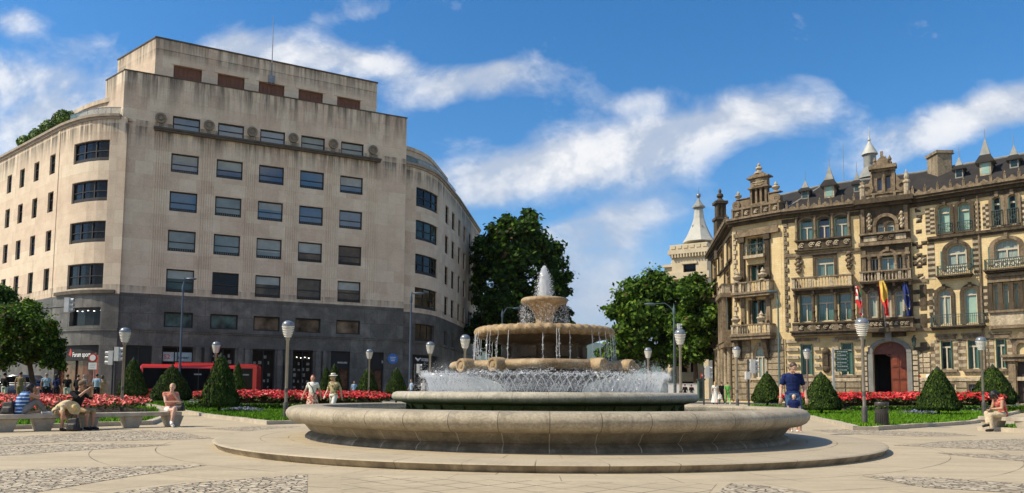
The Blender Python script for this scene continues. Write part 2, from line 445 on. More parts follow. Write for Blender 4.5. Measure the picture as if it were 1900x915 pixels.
# lane line on the road
m_white=M('road_paint',(.78,.77,.72),.6,.08,8)
mb=MB()
for i in range(60):
    aa=2*PI*i/60
    annulus(mb,48.4,48.55,.018,4,aa,aa+.06,1)
tag(mb.build('road_markings',m_white),kind='structure')
def gsheet(name,px,lift,mat,sub=2):
    bm=bmesh.new();vs=[]
    for p in px:
        q=GT(*p) ;vs.append(bm.verts.new((q.x,q.y,0)))
    bm.faces.new(vs);bmesh.ops.triangulate(bm,faces=bm.faces[:])
    for _ in range(sub):bmesh.ops.subdivide_edges(bm,edges=bm.edges[:],cuts=1,use_grid_fill=True)
    for v in bm.verts:v.co.z=zg(v.co.x,v.co.y)+lift
    bmesh.ops.recalc_face_normals(bm,faces=bm.faces[:])
    for f in bm.faces:
        if f.normal.z<0:f.normal_flip()
    me=bpy.data.meshes.new(name);bm.to_mesh(me);bm.free();me.materials.append(mat)
    o=bpy.data.objects.new(name,me);COL.objects.link(o);return tag(o,kind='structure')
for px in ([(-160,824),(0,812),(150,803),(270,798.5),(340,803),(401,814),(300,816.5),(130,820),(0,826),(-160,838)],
           [(-160,842),(0,829),(130,823.5),(323,825.5),(101,839),(0,846),(-160,860)],
           [(-250,880),(0,872.6),(151,868),(391,862.5),(202,891),(61,915),(-60,938),(-300,990)],
           [(215,914),(337,898),(571,880),(569,945),(300,960),(60,945)],
           [(380,795.5),(470,791.5),(556,791),(556,798),(450,800)],
           [(1505,798),(1560,796.5),(1760,803),(1815,809),(1700,810),(1560,805)],
           [(1657,826.6),(1752,819),(1900,813.7),(2080,808),(2080,842),(1900,836.5),(1752,831)],
           [(1730,840),(1900,845),(2080,852),(2080,870),(1900,856),(1808,848.7)],
           [(1598,883),(1752,887),(1900,898),(2080,912),(2080,945),(1900,916),(1716,905)],
           [(1355,896.6),(1420,902),(1495,913),(1600,940),(1300,940),(1329,915)]):
    gsheet('cobble_paving',px,.004,m_cob)
gsheet('slab_paving',[(632,882),(800,887),(1100,895),(1330,898),(1290,945),(636,945)],.004,m_diam)
# ---------------------------------------------------------------- lawns with kerbs
def inside(P,pts):
    x,y=P[:,0],P[:,1];c=np.zeros(len(P),bool);n=len(pts)
    for i in range(n):
        x0,y0=pts[i];x1,y1=pts[(i+1)%n]
        cond=((y0>y)!=(y1>y))&(x<(x1-x0)*(y-y0)/((y1-y0)+1e-12)+x0);c^=cond
    return c
def scatter(pts,n,rng=RNG):
    a=np.array(pts);lo,hi=a.min(0),a.max(0);out=np.zeros((0,2))
    while len(out)<n:
        q=rng.uniform(lo,hi,size=(n*2,2));out=np.vstack([out,q[inside(q,pts)]])
    return out[:n]
ZG=np.vectorize(zg)
def arc(r,a0,a1,n=8): return [(FC[0]+r*math.cos(R(a0+(a1-a0)*i/n)),FC[1]+r*math.sin(R(a0+(a1-a0)*i/n))) for i in range(n+1)]
def offset_in(pts,d):
    n=len(pts);out=[]
    for i in range(n):
        a,b,c=Vector(pts[i-1]),Vector(pts[i]),Vector(pts[(i+1)%n])
        d1=(b-a).normalized();d2=(c-b).normalized();n1=Vector((-d1.y,d1.x));n2=Vector((-d2.y,d2.x))
        m=n1+n2;m=m/max(m.length_squared/2,.3);q=b+m*d;out.append((q.x,q.y))
    return out
def ccw(pts):
    s=sum(pts[i][0]*pts[(i+1)%len(pts)][1]-pts[(i+1)%len(pts)][0]*pts[i][1] for i in range(len(pts)))
    return pts if s>0 else pts[::-1]
def lawn(pts,blades):
    pts=ccw(pts);inn=offset_in(pts,.2)
    bm=bmesh.new();bm.faces.new([bm.verts.new((x,y,0)) for x,y in inn]);bmesh.ops.triangulate(bm,faces=bm.faces[:])
    for _ in range(3):bmesh.ops.subdivide_edges(bm,edges=bm.edges[:],cuts=1,use_grid_fill=True)
    for v in bm.verts:v.co.z=zg(v.co.x,v.co.y)+.10+.02*math.sin(v.co.x*2.1)*math.cos(v.co.y*1.7)
    for f in bm.faces:
        f.normal_update()
        if f.normal.z<0:f.normal_flip()
    me=bpy.data.meshes.new('lawn');bm.to_mesh(me);bm.free();me.materials.append(m_lawn)
    o=bpy.data.objects.new('lawn',me);COL.objects.link(o);tag(o,kind='structure')
    # kerb: stones butted end to end
    mb=MB();n=len(pts);q=offset_in(pts,.2)
    for i in range(n):
        a,b=Vector(pts[i]),Vector(pts[(i+1)%n]);ia,ib=Vector(q[i]),Vector(q[(i+1)%n]);L=(b-a).length;kk=max(1,int(L/1.0))
        for j in range(kk):
            t0=j/kk+(.006/L if j else 0);t1=(j+1)/kk
            c=[a.lerp(b,t0),a.lerp(b,t1),ia.lerp(ib,t1),ia.lerp(ib,t0)];h=.115+random.uniform(-.008,.012)
            mb.hexa([(v.x,v.y,zg(v.x,v.y)-.05) for v in c]+[(v.x,v.y,zg(v.x,v.y)+h) for v in c])
    tag(mb.build('kerb',m_kerb),kind='structure')
    if blades:
        # thickest near the camera
        P=scatter(inn,blades*2);d=np.hypot(P[:,0],P[:,1]);P=P[RNG.uniform(size=len(P))<np.clip(26/d,.15,1)**2]
        n=len(P);h=RNG.uniform(.05,.13,n);an=RNG.uniform(0,2*PI,n);w=.012+d[:n]*0+.008
        z=ZG(P[:,0],P[:,1])+.10;lean=RNG.normal(0,.04,(n,2))
        A=np.stack([P[:,0]-np.cos(an)*w,P[:,1]-np.sin(an)*w,z],1);B=np.stack([P[:,0]+np.cos(an)*w,P[:,1]+np.sin(an)*w,z],1)
        C=np.stack([P[:,0]+lean[:,0],P[:,1]+lean[:,1],z+h],1)
        g=np_mesh('grass',np.stack([A,B,C],1).reshape(-1,3),3,m_blade);tag(g,'short green grass of the lawn','grass',kind='stuff')
    return inn
LB=[(-7.6,23.1)]+[(x,y) for x,y in arc(10.6,134,114,5)]+[(-4.6,34),(-7.4,46.5),(-14,49.0),(-24,46.5),(-15.2,33.8)]
LC=[(10.0,21.8),(10.75,21.8),(17,27.2),(26,37.8),(33.0,43),(24.0,47.0),(15.2,49.5),(12.7,31.8),(11.3,26.0)]
lawn(LB,26000);lawn(LC,26000)
LA=[(-26,17.0),(-20,17.4),(-13.2,19.3),(-10.9,22.6),(-13.0,28.2),(-17.5,37),(-24,44),(-34,39),(-38,30)]
LD=[(13.9,22.2),(14.6,20.2),(16,17.2),(22,12),(38,24),(36,36),(30,37.6)]
lawn(LA,16000);lawn(LD,9000)
# ---------------------------------------------------------------- flower beds
m_fl=[M('begonia_red',(.58,.018,.018),.55,.3,3.0),M('begonia_coral',(.66,.075,.055),.55,.25,3.0),M('begonia_deep',(.40,.012,.02),.6,.3,3.0),M('begonia_pink',(.72,.15,.12),.55,.25,3.0),M('begonia_leaf',(.075,.085,.025),.7,.4,3.0,spec=.1)]
def flower_bed(label,pts,n,h0,h1,pw,leaf=.3,size=.085):
    pts=ccw(pts);P=scatter(pts,n)
    inn=offset_in(pts,.5);edge=~inside(P,inn)
    mound=np.where(edge,.22,.36)+RNG.normal(0,.05,n)
    bumps=.07*np.sin(P[:,0]*5.1+np.sin(P[:,1]*3))*np.cos(P[:,1]*4.3)
    top=h0+(h1-h0)*RNG.beta(3.2,1.4,n)
    top=np.where(edge,top*.86,top)
    z=ZG(P[:,0],P[:,1])+.1+top+bumps
    c=np.stack([P[:,0],P[:,1],z],1)
    nr=RNG.normal(0,.55,(n,3));nr[:,2]+=.7;nr[:,1]-=.35
    v=leaf_quads(c,nr,size,.85)
    low=(top<(h0+(h1-h0)*.48))
    u=RNG.uniform(size=n);mi=np.select([u<pw[0],u<pw[1],u<pw[2]],[0,1,2],3)
    mi=np.where(low|(RNG.uniform(size=n)<leaf*.6),4,mi)
    o=np_mesh('flower_bed',v,4,None,mats=m_fl,midx=mi)
    # soil mound under the plants
    bm=bmesh.new();bm.faces.new([bm.verts.new((x,y,0)) for x,y in pts]);bmesh.ops.triangulate(bm,faces=bm.faces[:])
    for _ in range(3):bmesh.ops.subdivide_edges(bm,edges=bm.edges[:],cuts=1,use_grid_fill=True)
    A=np.array([(q.co.x,q.co.y) for q in bm.verts]);ins=inside(A,offset_in(pts,.25))
    for q,i_ in zip(bm.verts,ins):q.co.z=zg(q.co.x,q.co.y)+.11+(h0*.8 if i_ else 0)
    for f in bm.faces:
        f.normal_update()
        if f.normal.z<0:f.normal_flip()
    me=bpy.data.meshes.new('planting_soil');bm.to_mesh(me);bm.free();me.materials.append(m_soil)
    s=bpy.data.objects.new('planting_soil',me);COL.objects.link(s);tag(s,kind='structure')
    return tag(o,label,'flower bed',kind='stuff')
flower_bed('coral pink begonia bed behind the long left bench',[(-27,23.5),(-15.9,22.8),(-14.6,25.5),(-14.6,28.6),(-16.2,33.5),(-20,37),(-30,35),(-34,28)],42000,.22,.56,(.16,.62,.66),.5,.058)
flower_bed('red begonia bed between the clipped cones in front of the bus',[(-15.4,36.0),(-11,36.4),(-6.7,37.0),(-6.9,42.6),(-13,43.8),(-18.2,42.4)],34000,.35,.80,(.64,.72,.97),.22,.075)
flower_bed('red begonia bed in front of the palace door',[(16.6,37.6),(19.5,38.2),(25.0,37.9),(27.6,41.2),(23.8,44.2),(19.8,44.6),(15.8,44.2)],34000,.35,.84,(.60,.72,.97),.2,.075)
flower_bed('small red flower patch beyond the right bench',[(17.3,22.0),(20.5,21.4),(22,24),(19.5,25.6),(17.8,24.4)],1800,.2,.5,(.55,.75,.9),.35,.08)
# low clipped hedges in front of the red beds and a ground cover of grey-blue plants
m_hedge=[M('hedge_leaf',(.05,.11,.013),.7,.4,3.0,spec=.1),M('hedge_light',(.11,.20,.025),.7,.3,3.0,spec=.1)]
def low_hedge(label,pts,h,w,n):
    L=np.array(pts);seg=np.linalg.norm(np.diff(L,axis=0),axis=1);cum=np.concatenate([[0],np.cumsum(seg)])
    t=RNG.uniform(0,cum[-1],n);X=np.interp(t,cum,L[:,0]);Y=np.interp(t,cum,L[:,1])
    X=X+RNG.uniform(-w,w,n);Y=Y+RNG.uniform(-w,w,n);q=RNG.uniform(size=n);Z=ZG(X,Y)+.1+h*np.where(q<.45,1,RNG.uniform(.05,1,n))
    nr=RNG.normal(0,.5,(n,3));nr[:,2]+=.6
    o=np_mesh('low_hedge',leaf_quads(np.stack([X,Y,Z],1),nr,.06,.7),4,None,mats=m_hedge,midx=(RNG.uniform(size=n)<.4).astype(int))
    return tag(o,label,'hedge')
low_hedge('low clipped hedge edging the red bed by the bus',[(-15.6,35.5),(-11,35.9),(-6.4,36.5)],.24,.32,5200)
low_hedge('low clipped hedge edging the red bed by the palace',[(17.0,36.9),(21,37.3),(26.0,37.0),(28.5,40.5)],.24,.32,5200)
m_cov=[M('cover_grey',(.20,.21,.24),.7,.3,5.0),M('cover_blue',(.16,.16,.34),.7,.3,5.0),M('cover_green',(.08,.13,.05),.7,.3,5.0)]
def cover(px,py,rx,ry,n,label):
    c=GT(px,py,.1);a=RNG.uniform(0,2*PI,n);r=np.sqrt(RNG.uniform(size=n))
    X=c.x+np.cos(a)*r*rx;Y=c.y+np.sin(a)*r*ry;Z=ZG(X,Y)+.1+RNG.uniform(.02,.2,n)*(1.1-r)
    nr=RNG.normal(0,.6,(n,3));nr[:,2]+=.6
    o=np_mesh('ground_cover',leaf_quads(np.stack([X,Y,Z],1),nr,.045,.6),4,None,mats=m_cov,midx=RNG.choice(3,n,p=[.45,.35,.2]))
    tag(o,label,'plants',kind='stuff')
cover(452,762,1.1,.9,1500,'grey blue ground cover right of the tall clipped cone')
cover(362,751,1.2,.8,1200,'grey ground cover between the two left cones')
cover(1705,767,1.0,.9,1200,'grey blue ground cover left of a clipped cone on the right lawn')
cover(1800,762,1.6,1.2,1500,'grey blue ground cover between two cones on the right lawn')
cover(1890,755,1.6,1.2,900,'grey blue ground cover at the right edge of the lawn')
# ---------------------------------------------------------------- clipped yew cones
m_yew=[M('yew_dark',(.011,.024,.003),.7,.35,4.0,spec=.15),M('yew_mid',(.028,.054,.006),.7,.35,4.0,spec=.15),M('yew_light',(.065,.105,.011),.7,.3,4.0,spec=.15)]
m_yewcore=M('yew_core',(.012,.022,.006),.9,.2,4.0)
m_bark=M('bark',(.09,.065,.045),.9,.35,3.0,.6,14)
def cone_r(t,kind):
    if kind==0:return max(.02,(1-t)**.78*min(1,.80+t*3.0))
    if kind==1:return max(.02,(1-t**1.45)**1.0*min(1,.78+t*2.2))
    return max(.02,(1-t)**.92*min(1,.86+t*4))
def yew(kind,n=9000):
    t0=thing('clipped_yew','clipped yew','topiary',(0,0,0))
    mb=MB();mb.lathe([(cone_r(j/14,kind)*.93,.10+.88*j/14) for j in range(15)],20)
    mb.build('foliage_core',m_yewcore,t0)
    mb=MB();mb.tube([(0,0,-.05),(0.01,0,.06),(0,0,.2)],[.09,.07,.07],8);mb.build('trunk',m_bark,t0)
    u=RNG.uniform(size=n);t=1-np.sqrt(1-u*.985);t=np.where(RNG.uniform(size=n)<.12,RNG.uniform(0,.06,n),t)
    a=RNG.uniform(0,2*PI,n);rr=np.array([cone_r(q,kind) for q in t])
    lump=1+.035*np.sin(a*5+t*17)+.03*np.sin(a*9-t*23)+RNG.normal(0,.03,n)
    X=rr*lump*np.cos(a);Y=rr*lump*np.sin(a);Z=.10+.89*t+RNG.normal(0,.006,n)
    nr=np.stack([np.cos(a),np.sin(a),np.full(n,.45)],1)+RNG.normal(0,.55,(n,3))
    o=np_mesh('foliage',leaf_quads(np.stack([X,Y,Z],1),nr,.042,.62),4,None,mats=m_yew,midx=RNG.choice(3,n,p=[.42,.40,.18]))
    o.parent=t0
    return t0
YEW=[yew(0),yew(1),yew(2)];used=set()
GY='clipped yew cones on the lawns'
for (px,top,py,wpx,kind,label) in [
  (245,663,737,48,0,'dark clipped yew cone in front of the left end of the red bus'),
  (317,676,749,64,1,'broad domed yew cone behind the seated blonde woman'),
  (407,655,763,63,0,'tall yew cone on a visible stem in front of the bus'),
  (440,670,727,34,2,'small slim yew cone right beside the bus rear window'),
  (604,677,742,30,2,'slim yew cone behind the woman with red hair'),
  (619,674,748,34,0,'slim yew cone directly behind the man in the white hat'),
  (681,682,747,46,0,'yew cone with a short lamp standing behind its tip'),
  (735,681,742,42,0,'yew cone below the dark shop sign next to the fountain spray'),
  (1424,689,753,50,1,'rounded yew cone beside the traffic light and the palace corner'),
  (1525,690,767,66,0,'wide yew cone right beside the man in the blue shirt'),
  (1556,699,730,30,1,'smallest yew bush under the green direction sign'),
  (1742,680,769,68,0,'big yew cone right of the palace doorway'),
  (1845,676,757,68,1,'big yew cone behind the seated woman with the phone')]:
    wid=2.15 if wpx>40 else 1.42
    Y=min(GT(px,py,.12).y,52 if px<700 else 50)
    if px in(604,619):Y=46
    wid=wpx*1.12*Y/FPX
    b=AY(px,py,Y);tp=AY(px,top,Y)
    root=YEW[kind]
    g=XY(px,Y).z+.05
    z0=max(min(b.z,g+.12),g-.1) if px not in(440,1556) else g
    h=(tp.z-z0)*1.03
    sclv=(wid/2/1.0,wid/2/1.0,h)
    if kind not in used:
        used.add(kind);o=root;o.location=(b.x,b.y,z0);o.scale=sclv;o['label']=label;o['group']=GY;o.rotation_euler=(0,0,px*.1)
    else:dup(root,(b.x,b.y,z0),px*.1,label,GY,sclv)
# ---------------------------------------------------------------- fountain
def stone_mat(name,cols,joints=0,jr=0.0,stain=.5,stain_col=(.10,.08,.055),zlo=None,moss=None,jw=.016,bump=.3,band=None,jcol=None):
    k=NT(name);x,y,z=k.sep(k.co())
    n=k.noise(2.2,6,.62);n2=k.noise(26,4,.6)
    c=k.ramp(n,[(.28,cols[0]),(.5,cols[1]),(.74,cols[2])])
    c=k.mix(.42,c,k.ramp(n2,[(.32,tuple(v*.45 for v in cols[0])),(.66,tuple(min(1,v*1.1) for v in cols[2]))]))
    c=k.mix(k.math('MULTIPLY',k.ramp(k.noise(1.7,7,.7,None,1.5),[(.54,0),(.64,1)]),.5),c,tuple(v*.55 for v in cols[0]))
    c=k.mix(k.math('MULTIPLY',k.ramp(k.noise(3.1,6,.7,None,.6),[(.58,0),(.72,1)]),.45),c,(.62,.58,.48))
    c=streaks(k,c,stain,stain_col,(2.2,2.2,.55),.5,.78)
    c=k.mix(k.math('MULTIPLY',k.ramp(k.noise(.9,5,.6),[(.5,0),(.7,1)]),stain*.6),c,stain_col)
    if moss is not None:  # algae below a waterline
        f=k.ramp(k.math('ADD',z,k.math('MULTIPLY',k.math('SUBTRACT',n,.5),.22)),[(0,1),(1,1)])
        mr=k.n('ShaderNodeMapRange',i_0=k.math('ADD',z,k.math('MULTIPLY',k.math('SUBTRACT',k.noise(3.5,5),.5),moss[2])),i_1=moss[0],i_2=moss[1],i_3=1.0,i_4=0.0)
        c=k.mix(mr.outputs[0],c,k.ramp(n2,[(.3,(.03,.05,.010)),(.55,(.08,.12,.022)),(.75,(.18,.20,.05))]))
    if band:
        for (za,zb,am) in band:
            m1=k.n('ShaderNodeMapRange',i_0=z,i_1=za,i_2=zb,i_3=0.0,i_4=1.0)
            f=k.math('MULTIPLY',m1.outputs[0],k.math('LESS_THAN',z,max(za,zb)+.002)) if zb>za else m1.outputs[0]
            f=k.math('MULTIPLY',f,k.ramp(k.noise(1,6,.65,k.co((4,4,3))),[(.30,0),(.6,1)]))
            c=k.mix(k.math('MULTIPLY',f,am),c,stain_col)
    h=k.math('MULTIPLY',n2,.5)
    if joints:
        an=k.math('ARCTAN2',y,x);f=k.math('FRACT',k.math('ADD',k.math('MULTIPLY',an,joints/(2*PI)),jr))
        j=k.math('LESS_THAN',f,jw);c=k.mix(k.math('MULTIPLY',j,.85),c,jcol or tuple(v*.35 for v in cols[0]))
        h=k.math('SUBTRACT',h,j)
    k.base(c);k.rough(k.ramp(n2,[(.3,.6),(.7,.85)]));k.bump(h,bump,.02)
    return k.m
m_basin=stone_mat('basin_stone',[(.25,.21,.145),(.36,.305,.215),(.46,.395,.285)],44,.2,.45,(.17,.135,.085),band=[(.52,.43,.85)])
m_basinlow=stone_mat('basin_wall_stone',[(.22,.185,.13),(.31,.265,.19),(.38,.33,.24)],44,.2,.85,(.10,.083,.055),jw=.022,band=[(.26,.42,.35),(.34,.20,.9)],jcol=(.50,.44,.34))
m_plat=paving_mat('platform_stone',[-1,5.75,6.28],(.50,.43,.33)) if False else None
FT=thing('fountain','large tiered stone fountain with three bowls in the middle of the square','fountain',(FC[0],FC[1],0))
def fl(name,prof,mat,seg=160,**kw):
    mb=MB();mb.lathe(prof,seg,**kw);return mb.build(name,mat,FT,smooth=True,world=False,angle=50)
# platform: top slabs use the joint pattern of the paving
k=NT('platform_slabs')
def plat(k):
    x,y,z=k.sep(k.co());col=(.41,.34,.23)
    n=k.noise(1.1,6,.6);n2=k.noise(18,4,.6)
    c=k.ramp(n,[(.25,tuple(v*.74 for v in col)),(.5,col),(.78,tuple(v*1.12 for v in col))]);c=k.mix(.3,c,k.ramp(n2,[(.3,tuple(v*.6 for v in col)),(.65,tuple(v*1.15 for v in col))]))
    r=k.math('SQRT',k.math('ADD',k.math('MULTIPLY',x,x),k.math('MULTIPLY',y,y)));an=k.math('ARCTAN2',y,x)
    l=k.math('LESS_THAN',k.math('ABSOLUTE',k.math('SUBTRACT',r,5.95)),.010)
    l=k.math('MAXIMUM',l,k.math('LESS_THAN',k.math('ABSOLUTE',k.math('SUBTRACT',r,5.42)),.008))
    outer=k.math('GREATER_THAN',r,5.95)
    fo=k.math('FRACT',k.math('ADD',k.math('MULTIPLY',an,44/(2*PI)),k.math('MULTIPLY',outer,.43)))
    l=k.math('MAXIMUM',l,k.math('LESS_THAN',fo,.018))
    c=k.mix(k.math('MULTIPLY',l,k.ramp(k.noise(1.5,2),[(.4,.15),(.6,.9)])),c,(.09,.07,.05))
    side=k.math('MULTIPLY',k.math('GREATER_THAN',r,6.55),k.math('LESS_THAN',z,.098))
    st=k.ramp(k.noise(1.0,6,.65,k.co((3.0,3.0,1.2))),[(.36,0),(.62,1)])
    c=k.mix(k.math('MULTIPLY',side,k.math('ADD',.12,k.math('MULTIPLY',st,.75))),c,(.13,.10,.07))
    k.base(c);k.rough(.7);k.bump(k.math('SUBTRACT',k.math('MULTIPLY',n2,.4),l),.3,.012)
plat(k)
fl('step_platform',[(4.6,.10),(4.6,.121),(6.75,.121),(6.80,.114),(6.815,.10),(6.80,.085),(6.735,.0),(6.72,-.05)],k.m,200,caps=False)
fl('basin_wall',[(5.10,.10),(5.10,.155),(5.06,.20),(4.99,.235),(4.97,.25),(5.02,.28),(5.12,.40),(5.16,.415),(5.16,.43),(5.2,.44)],m_basinlow,176,caps=False)
fl('basin_rim',[(5.17,.425),(5.24,.43),(5.33,.445),(5.42,.49),(5.475,.56),(5.49,.62),(5.475,.67),(5.43,.72),(5.36,.748),(5.30,.755),(4.80,.757),(4.755,.74),(4.74,.70),(4.72,.15)],m_basin,176,caps=False)
m_inner=stone_mat('inner_basin_stone',[(.30,.265,.20),(.40,.36,.275),(.52,.47,.37)],32,.1,.5,(.10,.10,.06),moss=(.84,.95,.12),jw=.012)
m_innerw=stone_mat('inner_basin_mossy',[(.13,.17,.045),(.22,.27,.075),(.34,.36,.14)],0,0,.4,(.02,.025,.01),moss=(.3,.85,.4))
fl('inner_rim',[(2.98,.80),(3.06,.81),(3.16,.84),(3.26,.855),(3.31,.88),(3.345,.93),(3.345,.98),(3.31,1.03),(3.25,1.056),(3.18,1.06),(2.86,1.06),(2.82,1.03),(2.80,.9)],m_inner,128,caps=False)
fl('inner_wall',[(2.95,.3),(2.93,.55),(2.95,.72),(3.02,.80),(3.04,.81)],m_innerw,128,caps=False)
for i in range(32):
    a=2*PI*(i+.1)/32;c,s=math.cos(a),math.sin(a)
    if s>.45:continue
    mb=MB();mb.obox((2.99*c,2.99*s,.56),(.05*c,.05*s,0),(-.02*s,.02*c,0),(0,0,.25));mb.build('wall_rib',m_inner,FT,world=False)
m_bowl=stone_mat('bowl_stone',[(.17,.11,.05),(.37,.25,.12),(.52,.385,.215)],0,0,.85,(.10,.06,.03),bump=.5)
m_bowlw=stone_mat('bowl_stone_shaded',[(.04,.027,.016),(.08,.055,.03),(.16,.11,.06)],0,0,.4,(.04,.03,.018),bump=.5)  # for undersides and stem: their shade is put into the darker colour
# four-lobed lower bowl: rim swept along a plan curve, scrolls at the lobe ends
def lobe_pts():
    pts=[]
    for q in range(4):
        a0=q*PI/2-PI/2
        loc=[]
        for i in range(11):
            t=i/10;x=-.86+1.72*t;y=1.72+.38*math.sin(PI*t);loc.append((x,y))
        loc+= [(1.02,1.62),(1.02,1.5),(1.12,1.36),(1.36,1.12),(1.5,1.02),(1.62,1.02)]
        for (x,y) in loc:   # y outward for this lobe; turning -90deg each lobe
            c,s=math.cos(-q*PI/2),math.sin(-q*PI/2)
            pts.append((x*c-y*s,x*s+y*c))
    return pts
LP=lobe_pts()
def sweep_plan(mb,pts,prof):   # prof: (inward offset, z)
    n=len(pts);k_=len(prof);vs=[]
    # pts run clockwise seen from above -> inward normal on the right
    for i in range(n):
        a,b,c=Vector(pts[i-1]),Vector(pts[i]),Vector(pts[(i+1)%n])
        d=(c-a).normalized();nn=Vector((d.y,-d.x))
        for off,z in prof:
            if off>=10:q=b*(1-(off-10))
            else:q=b+nn*off
            vs.append((q.x,q.y,z))
    fs=[]
    for i in range(n):
        j=(i+1)%n
        for m in range(k_-1):fs.append((i*k_+m,j*k_+m,j*k_+m+1,i*k_+m+1))
    mb.add(vs,fs)
mb=MB();sweep_plan(mb,LP,[(.20,1.52),(.10,1.52),(.02,1.55),(-.02,1.61),(.0,1.67),(.06,1.71),(.14,1.72),(.24,1.70),(.26,1.62)])
lb=mb.build('lower_bowl_rim',m_bowl,FT,smooth=True,world=False,angle=60)
mb=MB();sweep_plan(mb,LP,[(.05,1.55),(.14,1.50),(10.30,1.40),(10.52,1.26),(10.60,1.05),(10.62,.8)])
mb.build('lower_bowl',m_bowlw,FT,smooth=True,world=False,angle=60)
first=None
for q in range(4):
    for sx in (-1,1):
        x,y=sx*.955,1.76;c,s=math.cos(-q*PI/2),math.sin(-q*PI/2)
        mb=MB()
        T=Matrix.Rotation(-q*PI/2,4,'Z')@Matrix.Translation((sx*.90,1.58,1.60))@Matrix.Rotation(-sx*PI/4,4,'Z')@Matrix.Rotation(-PI/2,4,'X')
        mb.lathe([(0,.30),(.05,.30),(.06,.285),(.085,.285),(.10,.305),(.135,.305),(.15,.28),(.155,.2),(.15,.0),(.0,.0)],18,M=T)
        mb.build('scroll',m_bowl,FT,smooth=True,world=False,angle=40)
# dark stem with niches
mb=MB()
mb.lathe([(1.15,1.45),(1.15,1.70),(1.02,1.76),(.96,1.80),(.94,2.06),(.98,2.13)],8)
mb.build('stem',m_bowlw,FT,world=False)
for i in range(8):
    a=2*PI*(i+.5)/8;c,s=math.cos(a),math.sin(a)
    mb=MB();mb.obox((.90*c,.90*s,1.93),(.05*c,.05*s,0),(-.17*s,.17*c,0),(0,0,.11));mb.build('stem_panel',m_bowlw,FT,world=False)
# upper bowl: smooth underside, rim carved with leaves
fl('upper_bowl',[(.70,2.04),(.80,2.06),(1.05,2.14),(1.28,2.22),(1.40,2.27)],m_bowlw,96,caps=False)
mb=MB();prof=[(1.36,2.26),(1.43,2.255),(1.50,2.28),(1.545,2.33),(1.55,2.38),(1.52,2.43),(1.46,2.465),(1.38,2.47),(1.30,2.44),(.6,2.40),(.2,2.42)]
seg=240;vs=[];fs=[]
for (r,z) in prof:
    for i in range(seg):
        a=2*PI*i/seg;w=1.0
        if 1.42<r:
            ph=(a*44/(2*PI)+z*2.5)%1.0;w=1+.016*math.sin(2*PI*ph)+.008*math.sin(4*PI*ph+z*30)
        vs.append((r*w*math.cos(a),r*w*math.sin(a),z+(.010*math.sin(a*44) if r>1.42 else 0)))
for j in range(len(prof)-1):
    for i in range(seg):fs.append((j*seg+i,j*seg+(i+1)%seg,(j+1)*seg+(i+1)%seg,(j+1)*seg+i))
mb.add(vs,fs);mb.build('upper_bowl_rim',m_bowl,FT,smooth=True,world=False,angle=70)
mb=MB();mb.lathe([(.30,2.40),(.30,2.47),(.225,2.50),(.185,2.58),(.185,2.68),(.22,2.80),(.29,2.92),(.38,3.01),(.43,3.04)],96,lobes=18,amp=.035,caps=False);mb.build('top_stem',m_bowl,FT,smooth=True,world=False,angle=60)
mb=MB();mb.lathe([(.40,3.03),(.47,3.035),(.515,3.055),(.527,3.09),(.515,3.13),(.48,3.155),(.40,3.16),(.30,3.12),(.05,3.11)],96,caps=False);mb.build('top_bowl',m_bowl,FT,smooth=True,world=False,angle=60)
# ---------------------------------------------------------------- water
k=NT('water_surface');k.base((.05,.065,.05));k.rough(.06);k.b.inputs['IOR'].default_value=1.33;k.bump(k.noise(14,4),.5,.03);m_water=k.m
for nm,r,z in (('water',4.73,.705),('water',2.81,1.0)):
    mb=MB();mb.lathe([(.62 if z<.8 else 1.0,z),(r,z)],64,c=(FC[0],FC[1],0),caps=False);tag(mb.build(nm,m_water),kind='structure')
def droplet_mat(name,a,col=(.92,.94,.96)):
    k=NT(name);k.base(col);k.rough(.25);k.b.inputs['Alpha'].default_value=a;k.b.inputs['Subsurface Weight'].default_value=0
    k.b.inputs['Emission Strength'].default_value=0
    k.b.inputs['Transmission Weight'].default_value=.15;k.b.inputs['IOR'].default_value=1.33
    tr=k.n('ShaderNodeBsdfTranslucent',i_0=(*col,1));tp=k.n('ShaderNodeBsdfTransparent');df=k.n('ShaderNodeBsdfDiffuse',i_0=(*col,1))
    m1=k.n('ShaderNodeMixShader');m1.inputs[0].default_value=.45;k.t.links.new(df.outputs[0],m1.inputs[1]);k.t.links.new(tr.outputs[0],m1.inputs[2])
    m0=k.n('ShaderNodeMixShader');m0.inputs[0].default_value=.12;gl=k.n('ShaderNodeBsdfGlossy');gl.inputs['Roughness'].default_value=.2;k.t.links.new(m1.outputs[0],m0.inputs[1]);k.t.links.new(gl.outputs[0],m0.inputs[2])
    m2=k.n('ShaderNodeMixShader');m2.inputs[0].default_value=a;k.t.links.new(tp.outputs[0],m2.inputs[1]);k.t.links.new(m0.outputs[0],m2.inputs[2]);k.t.links.new(m2.outputs[0],k.out.inputs[0])
    return k.m
m_drop=droplet_mat('spray_droplets',.7);m_fall=droplet_mat('falling_water',.6);m_jet=droplet_mat('jet_water',.85)
def drops(name,c,size,mat,label,cat='water',stretch=1.0):
    n=len(c);s=np.asarray(size).reshape(-1,1)*RNG.uniform(.6,1.5,(n,1))
    d=np.array([[1,0,-.7],[-1,0,-.7],[0,1,.7],[0,-1,.7]],float)
    q=RNG.normal(size=(n,3,3));u,_,vh=np.linalg.svd(q);Rm=u@vh
    v=np.einsum('nij,kj->nki',Rm,d)*s[:,None,:];v[:,:,2]*=stretch
    v=v+c[:,None,:];tri=v[:,[0,1,2, 0,3,1, 0,2,3, 1,3,2],:].reshape(-1,3)
    return tag(np_mesh(name,tri,3,mat),label,cat,kind='stuff')
